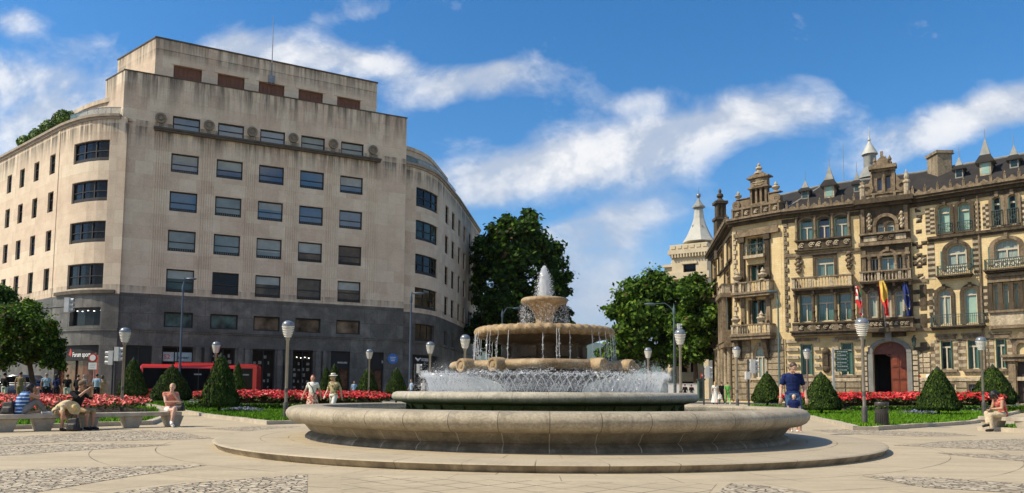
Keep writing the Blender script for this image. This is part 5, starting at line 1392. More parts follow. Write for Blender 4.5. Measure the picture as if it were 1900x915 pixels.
for i in range(3):
    u=CP.len*(.2+.3*i);carved_panel(CP,u-.6,u+.6,zb_+.12,zt_-.1,.63,m_td,matp=m_tl)
# portal: arched doorway, one leaf open
r=rect(MP,1621,634,1684,742);u0,u1,_,z1=r;zd=.42;zs=MP.uv(1652,655)[1]
W.h.append((u0,u1,zd-.5,z1));W.spandrel(u0,u1,zs,z1)
part(lambda m:(m.arch(MP,(u0+u1)/2,zs,(u1-u0)/2,(u1-u0)/2+.38,.003,.30,0,180,20,sq=(z1-zs)/((u1-u0)/2)),m.pbox(MP,u0-.38,u0,zd,zs,.003,.28),m.pbox(MP,u1,u1+.38,zd,zs,.003,.28),m.pbox(MP,(u0+u1)/2-.25,(u0+u1)/2+.25,z1+.02,z1+.85,.302,.55)),'portal_arch',M('blue_grey_stone',(.20,.20,.185),.8,.3,2.0,.2,fine=.3))
part(lambda m:m.pbox(MP,u0-.0,u1+.0,z1+.42,zb_-.34,.003,.26),'portal_lintel',m_td)
um=MP.uv(1652.5,690)[0]
dr=MB();dr.pbox(MP,u0,u1,zs-.08,zs+.08,-.32,-.18);dr.prism(MP,[((u0+u1)/2+(u1-u0)/2*math.cos(PI*i/14),zs+.081+(z1-zs-.09)*math.sin(PI*i/14)) for i in range(15)],-.32,-.24)
dr.arch(MP,(u0+u1)/2,zs+.1,.30,.40,-.239,-.18,0,360,14);dr.disc(MP,(u0+u1)/2,zs+.72,.2,-.239,-.15,10)
dr.pbox(MP,um,u1,zd,zs-.081,-.32,-.22)
dd=dr.build('door',m_wood,PL)
pn=MB();cw=(u1-um)
for i in range(2):
    for j,(a,b) in enumerate(((.05,.13),(.19,.42),(.46,.68),(.72,.97))):
        ua_=um+cw*(.08+.46*i);ub_=ua_+cw*.40;za=zd+(zs-zd)*a;zb2=zd+(zs-zd)*b
        pn.pbox(MP,ua_,ub_,za,zb2,-.219,-.17);pn.pbox(MP,ua_+.1,ub_-.1,za+.1,zb2-.1,-.1695,-.14) if zb2-za>.3 else None
pn.build('door_panels',M('door_panel_wood',(.19,.045,.018),.4,.35,2.2,fine=.3),dd)
vd=MB();vd.pbox(MP,u0-.5,u1+.5,zd-.6,z1+.3,-2.6,-2.5);vd.pbox(MP,u0-.3,u0-.02,zd-.6,z1,-2.49,-.36);vd.pbox(MP,um+.1,um+.3,zd-.6,z1,-2.49,-.4);vd.pbox(MP,u0-.3,um+.3,z1+.01,z1+.2,-2.49,-.36);vd.build('doorway_dark',m_void,PL)
for sg,ue in((-1,u0-.42),(1,u1+.42)):
    a,b=(ue-.45,ue) if sg<0 else(ue,ue+.45)
    rustic(MP,a,b,zd,zs+.2,.42,m_tl,n=.28,name='portal_quoins')
    p=MP((a+b)/2,zs+.95,.55);mb=MB();mb.lathe([(.05,-.55),(.13,-.4),(.18,.1),(.22,.14),(.10,.32),(.03,.45)],8,c=(p.x,p.y,p.z));mb.pbox(MP,(a+b)/2-.02,(a+b)/2+.02,p.z+.45,p.z+.5,.003,.57);mb.build('wall_lantern',m_iron,PL)
# ================= bay D with crosses of dark stone
for (x,y) in((1713,541),(1713.5,563),(1714,595),(1714,648)):
    u,z=MP.uv(x,y);s=.26
    part(lambda m:[m.pbox(MP,u+dx*2*s-s+.01,u+dx*2*s+s-.01,z+dz*1.5*s-.75*s+.01,z+dz*1.5*s+.75*s-.01,.003,.05) for dx,dz in((0,0),(1,0),(-1,0),(0,1),(0,-1))],'stone_cross',m_td)
diamonds(MP,[MP.uv(x,y) for x,y in((1703,390),(1706,403),(1705,410),(1705,430),(1698,453),(1715,451),(1706,458),(1706,474),(1699,479),(1714,477),(1699,490),(1714,489),(1706,494),(1708,512))],.23,m_td)
diamonds(MP,[MP.uv(x,y) for x,y in((1704,388),(1704,408),(1706,483),(1715,480.6),(1712,516))],.20,m_tl,.2)
part(lambda m:m.pbox(MP,MP.uv(1692,520)[0],MP.uv(1722,520)[0],MP.uv(1706,523)[1]-.1,MP.uv(1706,523)[1]+.2,.003,.12),'string_course',m_tr)
u,z=MP.uv(1714,690)
rustic(MP,u-.55,u+.55,zd+.3,z+1.6,.42,m_tl,n=.12,bl=.55)
pb=part(lambda m:m.pbox(MP,MP.uv(1703,700)[0],MP.uv(1729,700)[0],MP.uv(1714,703)[1],MP.uv(1714,694)[1],.10,.14),'wall_plaque',M('cream_plaque',(.62,.50,.27),.5,.1,3.0))
part(lambda m:(m.disc(MP,MP.uv(1706.5,698)[0],MP.uv(1707,698.5)[1],.12,.141,.15,10)),'emblem',m_red,pb)
part(lambda m:m.pbox(MP,MP.uv(1719,700)[0],MP.uv(1728,700)[0],MP.uv(1722,702)[1],MP.uv(1722,695)[1],.141,.15),'white_panel',m_lett,pb)
# ================= bay E
E3=[rect(MP,*q) for q in((1742,381,1764,434),(1778,375,1801,429))]
za=sum(r[2] for r in E3)/2;zb2=sum(r[3] for r in E3)/2
for r in E3:
    rr=(r[0],r[1],za,zb2);ar=(r[1]-r[0])/2*.75;pwin(W,rr,ar,g_blind,transom=.74,mull=0,shut=1);surround(MP,rr,m_td,.26,.16,arch=ar,sill=False)
iron_balcony(MP,E3[0][0]-.1,E3[0][1]+.1,za,za+.85,.22,True);iron_balcony(MP,E3[1][0]-.1,E3[1][1]+.1,za,za+.85,.22,True)
zst=za-.28
part(lambda m:(m.pbox(MP,MP.uv(1721,444)[0],MP.L[3],zst-.1,zst+.12,.003,.28),m.pbox(MP,MP.uv(1721,444)[0],MP.L[3],zst-.3,zst-.102,.003,.14)),'string_course',m_td)
for x in (1726,1811):
    u=MP.uv(x,420)[0];checker(MP,u-.35,u+.35,za+.1,ZE-1.0,2,12)
r=rect(MP,1756,452,1794,500);pwin(W,r,(r[1]-r[0])/2*.8,g_net,transom=.62,mull=1,shut=2,fw=.12);surround(MP,r,m_td,.30,.14,arch=(r[1]-r[0])/2*.8,sill=False)
zr0,zr1=MP.uv(1772,511)[1],MP.uv(1772,493)[1];iron_balcony(MP,MP.uv(1741,500)[0],MP.uv(1803,497)[0],zr0,zr1,.75,True,cover=(MP.uv(1759,500)[0],MP.uv(1796,500)[0]))
for x in(1728,1813):
    u=MP.uv(x,480)[0];checker(MP,u-.28,u+.28,zr0-.2,zst-.35,1,14)
E1=[rect(MP,*q) for q in((1741,536,1765,602),(1789,533,1814,601))]
ze0=sum(r[2] for r in E1)/2;ze1=sum(r[3] for r in E1)/2
for i,r in enumerate(E1):
    rr=(r[0],r[1],ze0,ze1);ar=(r[1]-r[0])/2;pwin(W,rr,ar,g_net if i==0 else g_blind,transom=.80,mull=1 if i==0 else 0,shut=2,fw=.10);surround(MP,rr,m_td,.26,.14,arch=ar,sill=False)
iron_balcony(MP,MP.uv(1730,595)[0],MP.uv(1827,590)[0],MP.uv(1778,605)[1],MP.uv(1778,584)[1],.80)
for x in(1731,1825):
    u=MP.uv(x,560)[0];checker(MP,u-.3,u+.3,ze0,ze1,2,11)
E0=[rect(MP,*q) for q in((1746,632,1767,686),(1796,631,1817,685),(1848,629,1867,684))]
zf0=sum(r[2] for r in E0)/3;zf1=sum(r[3] for r in E0)/3
for i,r in enumerate(E0):
    rr=(r[0],r[1],zf0,zf1);pwin(W,rr,0,g_cur if i else g_dark[2],transom=.78,mull=1,shut=1)
    part(lambda m:(m.pbox(MP,r[0]-.35,r[1]+.35,zf0-.22,zf0-.002,.003,.25),m.pbox(MP,r[0]-.3,r[1]+.3,zf1+.05,zf1+.40,.003,.14),m.pbox(MP,r[0]-.42,r[1]+.42,zf1+.402,zf1+.55,.003,.24)),'window_sill',m_tr)
    for a,b in((r[0]-.75,r[0]-.1),(r[1]+.1,r[1]+.75)):checker(MP,a,b,zf0-.1,zf1+.1,2,9,(m_tl,m_tr))
    diamonds(MP,[((r[0]+r[1])/2+dx*.5,zf0-.62+dz*.3) for dx in(-1,0,1) for dz in(-1,1) if (dx+dz)%2==0 or dx==0],.2,m_tl,.16)
# ================= bay F, right edge
F3=[rect(MP,*q) for q in((1843,371,1858,425),(1872,366,1887,420))]
zh0=za;zh1=zb2
for r in F3:
    rr=(r[0],r[1],zh0+.1,zh1+.05);ar=(r[1]-r[0])/2*.8;pwin(W,rr,ar,g_dark[0],transom=.76,mull=0,shut=1);surround(MP,rr,m_tr,.28,.16,arch=ar,sill=False);iron_balcony(MP,r[0]-.1,r[1]+.1,zh0,zh0+1.35,.2,True)
    checker(MP,r[0]-.75,r[0]-.3,zh0,zh1-.4,2,9) if r is F3[0] else checker(MP,r[1]+.3,r[1]+.75,zh0,zh1-.4,2,9)
r=rect(MP,1845,443,1891,490);pwin(W,r,(r[1]-r[0])/2*.7,g_net,transom=.60,mull=1,shut=2,fw=.12);surround(MP,r,m_tr,.34,.12,arch=(r[1]-r[0])/2*.7,sill=False)
iron_balcony(MP,MP.uv(1830,500)[0],MP.uv(1905,490)[0],MP.uv(1866,500)[1],MP.uv(1866,481)[1],.8,True,cover=(MP.uv(1846,495)[0],MP.uv(1896,490)[0]))
F1=[rect(MP,*q) for q in((1843.5,529,1853,576),(1861,527,1872,575),(1881,525,1891,574),(1899,523,1909,572))]
zi0=sum(r[2] for r in F1)/4;zi1=sum(r[3] for r in F1)/4
for r in F1:pwin(W,(r[0],r[1],zi0,zi1),0,g_blind,transom=.76,mull=0,fw=.08)
ua,ub=MP.uv(1835,560)[0],MP.uv(1912,560)[0]
part(lambda m:(m.pbox(MP,ua,ub,zi1+.15,zi1+.55,.003,.35),m.pbox(MP,ua-.1,ub,zi1+.552,zi1+.75,.003,.5),m.pbox(MP,ua,ub,zi0-.22,zi0-.05,.003,.45),m.pbox(MP,ua,ub,zi0-1.5,zi0-1.25,.003,.5)),'oriel_frame',m_tr)
part(lambda m:m.pbox(MP,ua+.02,ub,zi0-1.248,zi0-.222,.003,.28),'oriel_panel',m_tl)
for x in(1838,1857,1877,1895):
    u=MP.uv(x,550)[0];part(lambda m:(m.pbox(MP,u-.16,u+.16,zi0-.04,zi1+.148,.003,.28),m.pbox(MP,u-.2,u+.2,zi0-.04,zi0+.5,.281,.36)),'oriel_pilaster',m_td)
part(lambda m:m.pbox(MP,MP.uv(1819,500)[0]-.06,MP.uv(1819,500)[0]+.06,1.5,ZE-.6,.02,.16),'drain_pipe',m_tr)
# side door at the right edge
r=rect(MP,1887,671,1925,741);W.h.append((r[0],r[1],.42,r[3]))
part(lambda m:(m.pbox(MP,r[0]-.5,r[0]-.02,.42,r[3]+.05,.003,.32),m.pbox(MP,r[0]-.8,r[1]+.8,r[3]+.052,r[3]+.36,.003,.5),m.pbox(MP,r[0]-.95,r[1]+.95,r[3]+.362,r[3]+.55,.003,.65)),'door_surround',m_tr)
part(lambda m:(m.pbox(MP,r[0],r[1],.42,r[3],-.33,-.26),[m.pbox(MP,r[0]+.15,r[1]-.15,.6+.75*j,1.2+.75*j,-.259,-.2) for j in range(4)]),'side_door',M('dark_brown_door',(.035,.022,.014),.5,.3,3.0))
ur=MP.uv(1897,645)[0];part(lambda m:(m.arch(MP,ur,r[3]+1.1,.35,.62,.003,.25,0,180,12),m.pbox(MP,ur-.62,ur-.35,r[3]+.56,r[3]+1.1,.003,.25),m.prism(MP,[(ur-.85,r[3]+1.8),(ur+.85,r[3]+1.8),(ur,r[3]+2.3)],.003,.35)),'door_niche',m_tr)
# ================= plinth, ground storey facing, string at first floor
part(lambda m:(m.pbox(MP,MP.uv(1456,705)[0],u0-1.0,zg0-.55,zg0-.25,.003,.22),m.pbox(MP,u1+1.0,MP.L[3],zg0-.55,zg0-.25,.003,.22)),'plinth_course',m_tl)
bh=[]
for x0,x1 in((1760,1772),(1797,1820)):
    q=rect(MP,x0,713,x1,738);W.h.append((q[0],q[1],.6,q[3]));bh.append((q[0]-.05,q[1]+.05,.5,q[3]+.05))
    part(lambda m:(m.pbox(MP,q[0],q[1],.6,q[3],-.34,-.3)),'basement_pane',m_void);part(lambda m:[m.pbox(MP,q[0]+(q[1]-q[0])*(i+.5)/8-.02,q[0]+(q[1]-q[0])*(i+.5)/8+.02,.6,q[3],-.2,-.16) for i in range(8)],'basement_grille',m_steel)
rustic(MP,MP.uv(1456,720)[0]+.1,u0-1.0,.42,zg0-.56,.55,m_rus,n=.16,bl=1.4);rustic(MP,u1+1.0,r[0]-.55,.42,zg0-.56,.55,m_rus,holes=bh,n=.16,bl=1.4)
part(lambda m:m.pbox(MP,MP.uv(1692,612)[0],MP.uv(1731,612)[0],zb_-.32,zb_-.05,.003,.16),'string_course',m_tr)
part(lambda m:(m.pbox(MP,0,C0,ZE-.9,ZE-.55,.003,.12)),'frieze',m_td)
part(lambda m:(m.pbox(MP,C1,MP.L[3],ZE-.75,ZE-.45,.003,.12)),'frieze',m_td)
for x in(1437,1452):
    u=MP.uv(x,500)[0]
    if u<0.1:u=.12
    quoins(MP,u,.26,zb_+.1,ZE-.9,.42,m_tl,.18,.12)
rustic(MP,.05,MP.uv(1459,650)[0],zg0-.2,zb_-.6,.55,m_rus,n=.12)
# ================= corner face (chamfer) and flank
WCH=Wall(CH,0,ZE,m_yel,.9)
rr=lambda *q:rect(CH,*q)
cw0=CH.uv(1386,470)[0];cw1=CH.uv(1419,470)[0]
lz=[CH.uv(1402,y)[1] for y in(440,474,490,523,556,602,615)]
for (a,b) in((lz[1],lz[0]),(lz[3]+.1,lz[2]),(lz[5],lz[4])):
    WCH.h.append((cw0,cw1,a,b))
    f=part(lambda m:(m.pbox(CH,cw0,cw1,a,b,-.9,-.86)),'loggia_back',m_void)
    for t in(.1,.5,.9):column(CH,cw0+(cw1-cw0)*t,a,b,-.35,.10,m_tr)
    for t in(.24,.68):
        part(lambda m:(m.pbox(CH,cw0+(cw1-cw0)*t-.10,cw0+(cw1-cw0)*t+.22,a,b-.2,-.82,-.75)),'loggia_window',g_cur);part(lambda m:(m.pbox(CH,cw0+(cw1-cw0)*t-.16,cw0+(cw1-cw0)*t-.11,a,b-.1,-.85,-.45)),'shutter',m_shut)
r=rr(1399,643,1421,702)
pwin(WCH,r,(r[1]-r[0])/2,g_net,transom=.68,mull=2,fw=.12,nb=-.25);surround(CH,r,m_tl,.22,.16,arch=(r[1]-r[0])/2)
chz=CH.uv(1402,625)[1]
rustic(CH,.02,CH.len-.02,.42,chz-.3,.55,m_rus,holes=[(r[0]-.25,r[1]+.25,r[2]-.2,r[3]+.25)],n=.12,bl=1.2)
WCH.done(name='corner_wall')
for x in(1378,1425):
    u=CH.uv(x,470)[0];zt=lz[0]+.1
    part(lambda m:(m.pbox(CH,u-.22,u+.22,lz[2]-.9,zt-.5,.003,.22),[m.pbox(CH,u-.2+.1*i,u-.14+.1*i,lz[2]-.4,zt-.55,.221,.25) for i in range(4)],m.pbox(CH,u-.32,u+.32,zt-.498,zt,.003,.36),m.pbox(CH,u-.3,u+.3,lz[2]-1.6,lz[2]-.902,.003,.34)),'pilaster',m_td)
    part(lambda m:(m.pbox(CH,u-.2,u+.2,lz[5],lz[4]+.2,.003,.2)),'pilaster',m_tr)
part(lambda m:(m.pbox(CH,.35,CH.len-.2,lz[0]+.12,lz[0]+.5,.003,.40),m.pbox(CH,.6,CH.len-.4,lz[0]+.502,ZE-.9,.003,.12)),'entablature',m_tr)
part(lambda m:m.pbox(CH,cw0-.1,cw1+.1,lz[1]-.3,lz[1]-.02,.003,.55),'balcony_slab',m_tl)
part(lambda m:(m.pbox(CH,cw0,cw1,lz[1]+1.0,lz[1]+1.06,.45,.5),[m.arch(CH,cw0+(cw1-cw0)*(i+.5)/4,lz[1]+.5,.14,.2,.46,.49,0,360,10) for i in range(4)],[m.pbox(CH,cw0+(cw1-cw0)*i/8-.015,cw0+(cw1-cw0)*i/8+.015,lz[1],lz[1]+1.0,.455,.485) for i in range(9)]),'iron_railing',m_iron)
bu0,bu1=CH.uv(1368,535)[0],CH.uv(1436,530)[0]
zA,zB_=CH.uv(1402,543)[1],CH.uv(1402,524)[1];balustrade(CH,max(bu0,.05),bu1,zA,zB_,1.0,posts=[0,.2,.45,.75,1],slab=.45)
zA2,zB2=CH.uv(1402,620)[1],CH.uv(1402,603)[1];balustrade(CH,max(bu0-.1,.02),bu1+.05,zA2,zB2,1.15,posts=[0,.14,.76,1],slab=.55,bracket=False)
for x,z in((1377,zB_),(1424,zB_),(1373,zB2),(1420,zB2)):urn(CH,CH.uv(x,560)[0],z,.85,1.25)
for x in(1374,1425):
    u=CH.uv(x,640)[0]
    part(lambda m:m.prism(Path([CH(u,0,0).to_2d(),CH(u,0,1.0).to_2d()]),[(0,chz-2.2),(.35,chz-2.0),(.95,chz-.4),(1.05,chz-.05),(0,chz-.05)],-.2,.2),'corbel',m_td)
quoins(CH,CH.uv(1363,500)[0]-.1,.30,zA2,ZE-.9,.45,m_tl,.14,.14)
part(lambda m:m.pbox(CH,CH.uv(1433,480)[0]+.1,CH.len-.12,zA2,ZE-1.0,.003,.02),'wall_strip',m_yel)
WF=Wall(FK,0,ZE,m_yel,.35)
for x0,x1,y0,y1 in((1351,1358,448,485),(1335,1343,466,505),(1322,1330,481,520),(1346,1355,500,535),(1322,1332,535,575),(1345,1356,655,720),(1325,1335,660,722)):
    r=rect(FK,x0,y0,x1,y1);pwin(WF,r,0,g_dark[2],frame=m_tr,transom=.7,mull=1);surround(FK,r,m_td,.2,.16)
WF.done(name='flank_wall')
for x0,x1,y0,y1 in((1338,1360,553,640),(1311,1329,575,655)):
    u_0,u_1=FK.uv(x0,600)[0],FK.uv(x1,600)[0];z1_=FK.uv((x0+x1)/2,y0)[1];z0_=FK.uv((x0+x1)/2,y1)[1];u_1=min(u_1,FK.len-.4)
    u_0=max(u_0,u_1-3.6)
    part(lambda m:(m.pbox(FK,u_0,u_1,z0_,z0_+1.2,.003,1.0),m.pbox(FK,u_0-.15,u_1+.15,z1_-.4,z1_,.003,1.2),m.pbox(FK,u_0-.1,u_1+.1,z0_-.5,z0_-.003,.003,.9),[m.pbox(FK,u_0+(u_1-u_0)*t-.15,u_0+(u_1-u_0)*t+.15,z0_+1.203,z1_-.403,.6,1.0) for t in(.06,.5,.94)]),'oriel',m_tr)
    part(lambda m:m.pbox(FK,u_0+.1,u_1-.1,z0_+1.203,z1_-.403,.5,.58),'oriel_pane',g_net)
    balustrade(FK,u_0,u_1,z1_+.02,z1_+.95,1.0,posts=[0,.5,1],slab=.1,bracket=False)
rustic(FK,FK.len-15,FK.len-.05,.42,chz-.3,.55,m_rus,n=.12,bl=1.3)
part(lambda m:(m.pbox(FK,0,FK.len,chz-.28,chz+.1,.003,.3),m.pbox(FK,0,FK.len,lz[3]-.5,lz[3]-.1,.003,.24)),'string_course',m_td)
for q in range(5):column(FK,FK.len-1.2-2.6*q,.45,chz-.4,.35,.24,m_rus,band=False)
# ================= eaves, cresting, roof
def eaves(P,a,b,name='eaves'):
    part(lambda m:(m.pbox(P,a,b,ZE-.42,ZE-.16,.003,.35),m.pbox(P,a,b,ZE-.158,ZE+.06,-.1,.68)),name,m_td)
    part(lambda m:m.pbox(P,a,b,ZE+.062,ZE+.26,-.1,.80),'gutter',m_tr)
eaves(MP,.0,C0-.02);eaves(MP,C1+.02,MP.L[3]);eaves(FK,0,FK.len);eaves(CH,-.25,CH.len+.25)
part(lambda m:(m.pbox(CP,-.25,CP.len+.25,ZE-.42,ZE-.16,-.3,.35),m.pbox(CP,-.35,CP.len+.35,ZE-.158,ZE+.26,-.3,.75)),'eaves',m_td)
def cresting(P,a,b,sp=.95):
    mb=MB();k_=int((b-a)/sp)
    mb.pbox(P,a,b,ZE+.263,ZE+.34,.36,.56)
    for i in range(k_+1):
        u=a+(b-a)*i/k_;p=P(u,0,.46);mb.pbox(P,u-.10,u+.10,ZE+.342,ZE+.70,.36,.56);mb.lathe([(.14,ZE+.702),(.14,ZE+.75),(.05,ZE+.80),(.085,ZE+.87),(.0,ZE+1.08)],6,c=(p.x,p.y,0))
        if i<k_:
            uc=u+(b-a)/k_/2
            for sg in(-1,1):mb.prism(P,[(uc+sg*.0,ZE+.345),(uc+sg*.30,ZE+.345),(uc+sg*.24,ZE+.45),(uc+sg*.13,ZE+.47),(uc+sg*.07,ZE+.60),(uc,ZE+.61)][::sg],.43,.50)
    return mb.build('roof_cresting',m_tr,PL)
cresting(MP,MP.uv(1462,395)[0],C0-.35);cresting(MP,C1+.35,MP.L[2]+5.5);cresting(FK,FK.len-14,FK.len-.6,1.1)
NR,ZR=-4.8,21.35
RP=Path([(22.0,73.5),(25.2,68.2),(34.2,62.6),(40.2,57.05),(46.5,51.2)])
rf=MB();us=[MP.uv(1484,398)[0],MP.L[1],MP.L[2],MP.L[3]]
ev=[MP(0.0,ZE+.25,.2)]+[MP(u,ZE+.25,.2) for u in us[1:]];rg=[MP(us[0]+1.2,ZR,NR)]+[MP(u,ZR,NR) for u in us[1:]];bkk=[v+Vector((3.6,4.2,-3.4)) for v in rg]
for i in range(3):
    rf.add([ev[i],ev[i+1],rg[i+1],rg[i]],[(0,1,2,3)]);rf.add([rg[i],rg[i+1],bkk[i+1],bkk[i]],[(0,1,2,3)])
cr0=CH(.2,ZE+.25,.1);fk0=FK(FK.len-14,ZE+.25,.1);ap=Vector((26.2,74.2,21.0));ap2=Vector((27.6,84,20.8))
rf.add([cr0,ev[0],rg[0],ap],[(0,1,2),(0,2,3)]);rf.add([fk0,cr0,ap,ap2],[(0,1,2,3)]);rf.add([ap,rg[0],bkk[0],ap2],[(0,1,2,3)])
rf.build('roof',m_slate,PL)
part(lambda m:m.tube([rg[0],rg[1],rg[2],rg[3]],.12,6),'ridge_cap',m_zinc)
part(lambda m:m.tube([rg[0],ev[0]],.10,6),'hip_cap',m_zinc)
part(lambda m:m.tube([ap,rg[0]],.11,6),'ridge_cap',m_zinc)
def roofpt(u,t):return MP(u,ZE+.25+(ZR-ZE-.25)*t,.2+(NR-.2)*t)
def dormer(x,ytop,ywt,ywb,wpx,big):
    u,_=MP.uv(x,(ywt+ywb)/2);best=None
    for i in range(100):     # where the sight line meets the roof slope
        t=i/100;p=roofpt(u,t);d=ray(x,ywb);Y=p.y;q=CAMZ+d.z*(Y/d.y)
        if best is None or abs(q-p.z)<best[0]:best=(abs(q-p.z),t,p)
    p=best[2];t=best[1];sc_=p.y/FPX;w=wpx*sc_/2;h=(ywb-ywt)*sc_;n=.2+(NR-.2)*t
    # refine u so that it stands in its column
    for _ in range(4):
        d=ray(x,ywb);px_=MP(u,0,n);u+=(d.x/d.y*px_.y-px_.x)*.9
    p=MP(u,0,n);z=best[2].z
    mb=MB();mb.pbox(MP,u-w,u+w,z-.25,z+h,n-1.9,n+.10);f=mb.build('dormer',m_zinc if not big else m_tl,PL)
    part(lambda m:m.pbox(MP,u-w*.7,u+w*.7,z+.05,z+h-.06,n+.101,n+.12),'dormer_pane',g_dark[2] if not big else g_blind,f)
    ht=(ywt-ytop)*sc_
    mb=MB();k_=[]
    Tm=lambda f_:[MP(u-w*f_,0,n+.1+w*(f_-1)),MP(u+w*f_,0,n+.1+w*(f_-1)),MP(u+w*f_,0,n+.1-2*w-w*(f_-1)),MP(u-w*f_,0,n+.1-2*w-w*(f_-1))]
    lv=[(1.75,z+h-.05),(1.62,z+h+.12),(.95,z+h+ht*.30),(.52,z+h+ht*.62),(.04,z+h+ht)]
    rings=[[Vector((q.x,q.y,zz)) for q in Tm(f_)] for f_,zz in lv]
    for a_,b_ in zip(rings,rings[1:]):
        for i in range(4):mb.add([a_[i],a_[(i+1)%4],b_[(i+1)%4],b_[i]],[(0,1,2,3)],1 if a_ is rings[0] or a_ is rings[1] else 0)
    mb.add(rings[0],[(3,2,1,0)]);c_=MP(u,0,n+.1-w);mb.tube([(c_.x,c_.y,z+h+ht-.1),(c_.x,c_.y,z+h+ht+.9)],[.03,.015],5)
    mb.build('dormer_roof',[m_zinc,m_slate],f)
    part(lambda m:m.add([MP(u-w*1.3,z+h,n-.6),MP(u+w*1.3,z+h,n-.6),MP(u,z+h+.5,n-.6),MP(u-w*1.3,z+h-.1,n-3),MP(u+w*1.3,z+h-.1,n-3),MP(u,z+h+.4,n-3)],[(0,2,5,3),(2,1,4,5),(0,1,2)]),'dormer_saddle',m_slate,f)
for q in((1494,331,353,367,13,0),(1539,303,343,365,17,1),(1590,315,340,354,10,0),(1780,287,312,328,13,0),(1829,250,299,323,18,1),(1882,264,294,309,14,0)):dormer(*q)
# chimney, turret
def upright(x,y0,y1,Y,fn,name,mat,smooth=False):
    a=AY(x,y1,Y);b=AY(x,y0,Y);mb=MB();fn(mb,a,b.z);return mb.build(name,mat,PL,smooth=smooth)
upright(1745,284,330,64.5,lambda m,a,z:(m.box(a.x-.62,a.x+.62,a.y-.7,a.y+.9,a.z-1.5,z-.25),m.box(a.x-.75,a.x+.75,a.y-.83,a.y+1.03,z-.248,z)),'chimney',m_rus)
a=AY(1763,283,65.5);mb=MB();mb.tube([(a.x,a.y,a.z-2),(a.x,a.y,a.z-.15)],.12,8);mb.lathe([(.35,a.z-.15),(.05,a.z+.02)],8,c=(a.x,a.y,0));mb.build('vent_pipe',m_iron,PL)
a=AY(1615,330,70);zz=lambda y:AY(1615,y,70).z
part(lambda m:m.lathe([(1.15,zz(332)),(1.0,zz(325)),(.62,zz(313)),(.57,zz(311))],14,c=(a.x,a.y,0)),'turret_skirt',m_zinc,smooth=True)
part(lambda m:(m.lathe([(.56,zz(312)),(.56,zz(287))],14,c=(a.x,a.y,0)),[m.box(a.x+dx-.07,a.x+dx+.07,a.y-.6,a.y-.5,zz(305),zz(292)) for dx in(-.25,.2)]),'turret',m_tl if False else m_zinc)
part(lambda m:m.lathe([(.74,zz(287.5)),(.70,zz(285)),(.34,zz(272)),(.08,zz(262)),(.16,zz(260)),(.10,zz(258)),(.03,zz(250)),(.015,zz(232))],14,c=(a.x,a.y,0)),'turret_roof',M('turret_white',(.42,.42,.38),.6,.2,3.0,fine=.3),smooth=True)
a=AY(1566,340,73);mb=MB();mb.tube([(a.x,a.y,a.z-2),(a.x,a.y,AY(1566,265,73).z)],.025,5);mb.build('roof_antenna',m_steel,PL)
# gable over the portal
gz=lambda y:CP.uv(1643,y)[1];gu=lambda x:CP.uv(x,340)[0]
mb=MB();W2=[(gu(1627.5),gu(1636),gz(352),gz(329)),(gu(1644),gu(1652),gz(350),gz(326))]
wall_grid(mb,CP,gu(1618),gu(1661),ZE+.262,gz(318),W2,.3,n=-.05);mb.pbox(CP,gu(1618),gu(1661),ZE+.263,gz(318)-.01,-1.6,-.4)
mb.pbox(CP,gu(1616),gu(1618.5),gz(356),gz(318),-.35,.12);mb.pbox(CP,gu(1638),gu(1642),gz(356),gz(318),-.3,.12);mb.pbox(CP,gu(1655),gu(1661),gz(356),gz(318),-.35,.12)
mb.pbox(CP,gu(1617),gu(1662),gz(317.5),gz(314),-.4,.2);mb.pbox(CP,gu(1613),gu(1665),gz(313.5),gz(307),-.4,.42);mb.pbox(CP,gu(1600),gu(1688),gz(360),gz(357),-.3,.2)
mb.build('gable',m_tr,PL)
for h in W2:part(lambda m:m.pbox(CP,h[0],h[1],h[2],h[3],-.38,-.3),'gable_window',g_pal)
def ped(m):
    m.prism(CP,[(gu(1622),gz(306.5)),(gu(1656),gz(306.5)),(gu(1652),gz(300)),(gu(1647),gz(294)),(gu(1639),gz(288)),(gu(1631),gz(294)),(gu(1626),gz(300))],-.35,.1)
    m.pbox(CP,gu(1628),gu(1650),gz(306),gz(297),.101,.2);m.pbox(CP,gu(1635),gu(1640),gz(288.5),gz(280),-.2,.05)
    for x,h in((1624,293),(1652,290),(1644,291)):
        p=CP(gu(x),0,-.1);m.lathe([(.2,gz(304)),(.2,gz(302)),(.1,gz(299)),(.18,gz(296)),(.0,gz(h-3))],8,c=(p.x,p.y,0))
part(ped,'gable_pediment',m_tr)
for sg,x0,x1 in((-1,1602,1617),(1,1663,1684)):
    a,b=gu(x0),gu(x1)
    def scr(m):
        m.prism(CP,[(a,gz(357)),(b,gz(357)),(b,gz(345)),(a+(b-a)*.5,gz(341)),(a,gz(327))] if sg>0 else [(a,gz(357)),(b,gz(357)),(b,gz(327)),(a+(b-a)*.5,gz(341)),(a,gz(345))],-.25,.08)
        m.arch(CP,(a+b)/2,gz(348),.22,.48,.081,.22,0,360,14)
    part(scr,'gable_scroll',m_tr)
for x,h in((1682,318),(1600,330)):
    p=CP(gu(x),0,.1);part(lambda m:m.lathe([(.24,ZE+.3),(.24,gz(345)),(.32,gz(344)),(.32,gz(341)),(.15,gz(339)),(.22,gz(334)),(.05,gz(h+4)),(0,gz(h))],8,c=(p.x,p.y,0)),'pinnacle',m_tl)
part(lambda m:[m.pbox(CP,gu(x0),gu(x1),gz(375),gz(360.5),-.2,n_) for x0,x1,n_ in((1598,1602,.35),(1618,1623,.35),(1657,1662,.35),(1683,1689,.35),(1602.5,1617.5,.1),(1623.5,1656.5,.1),(1662.5,1682.5,.1))],'gable_base',m_tr)
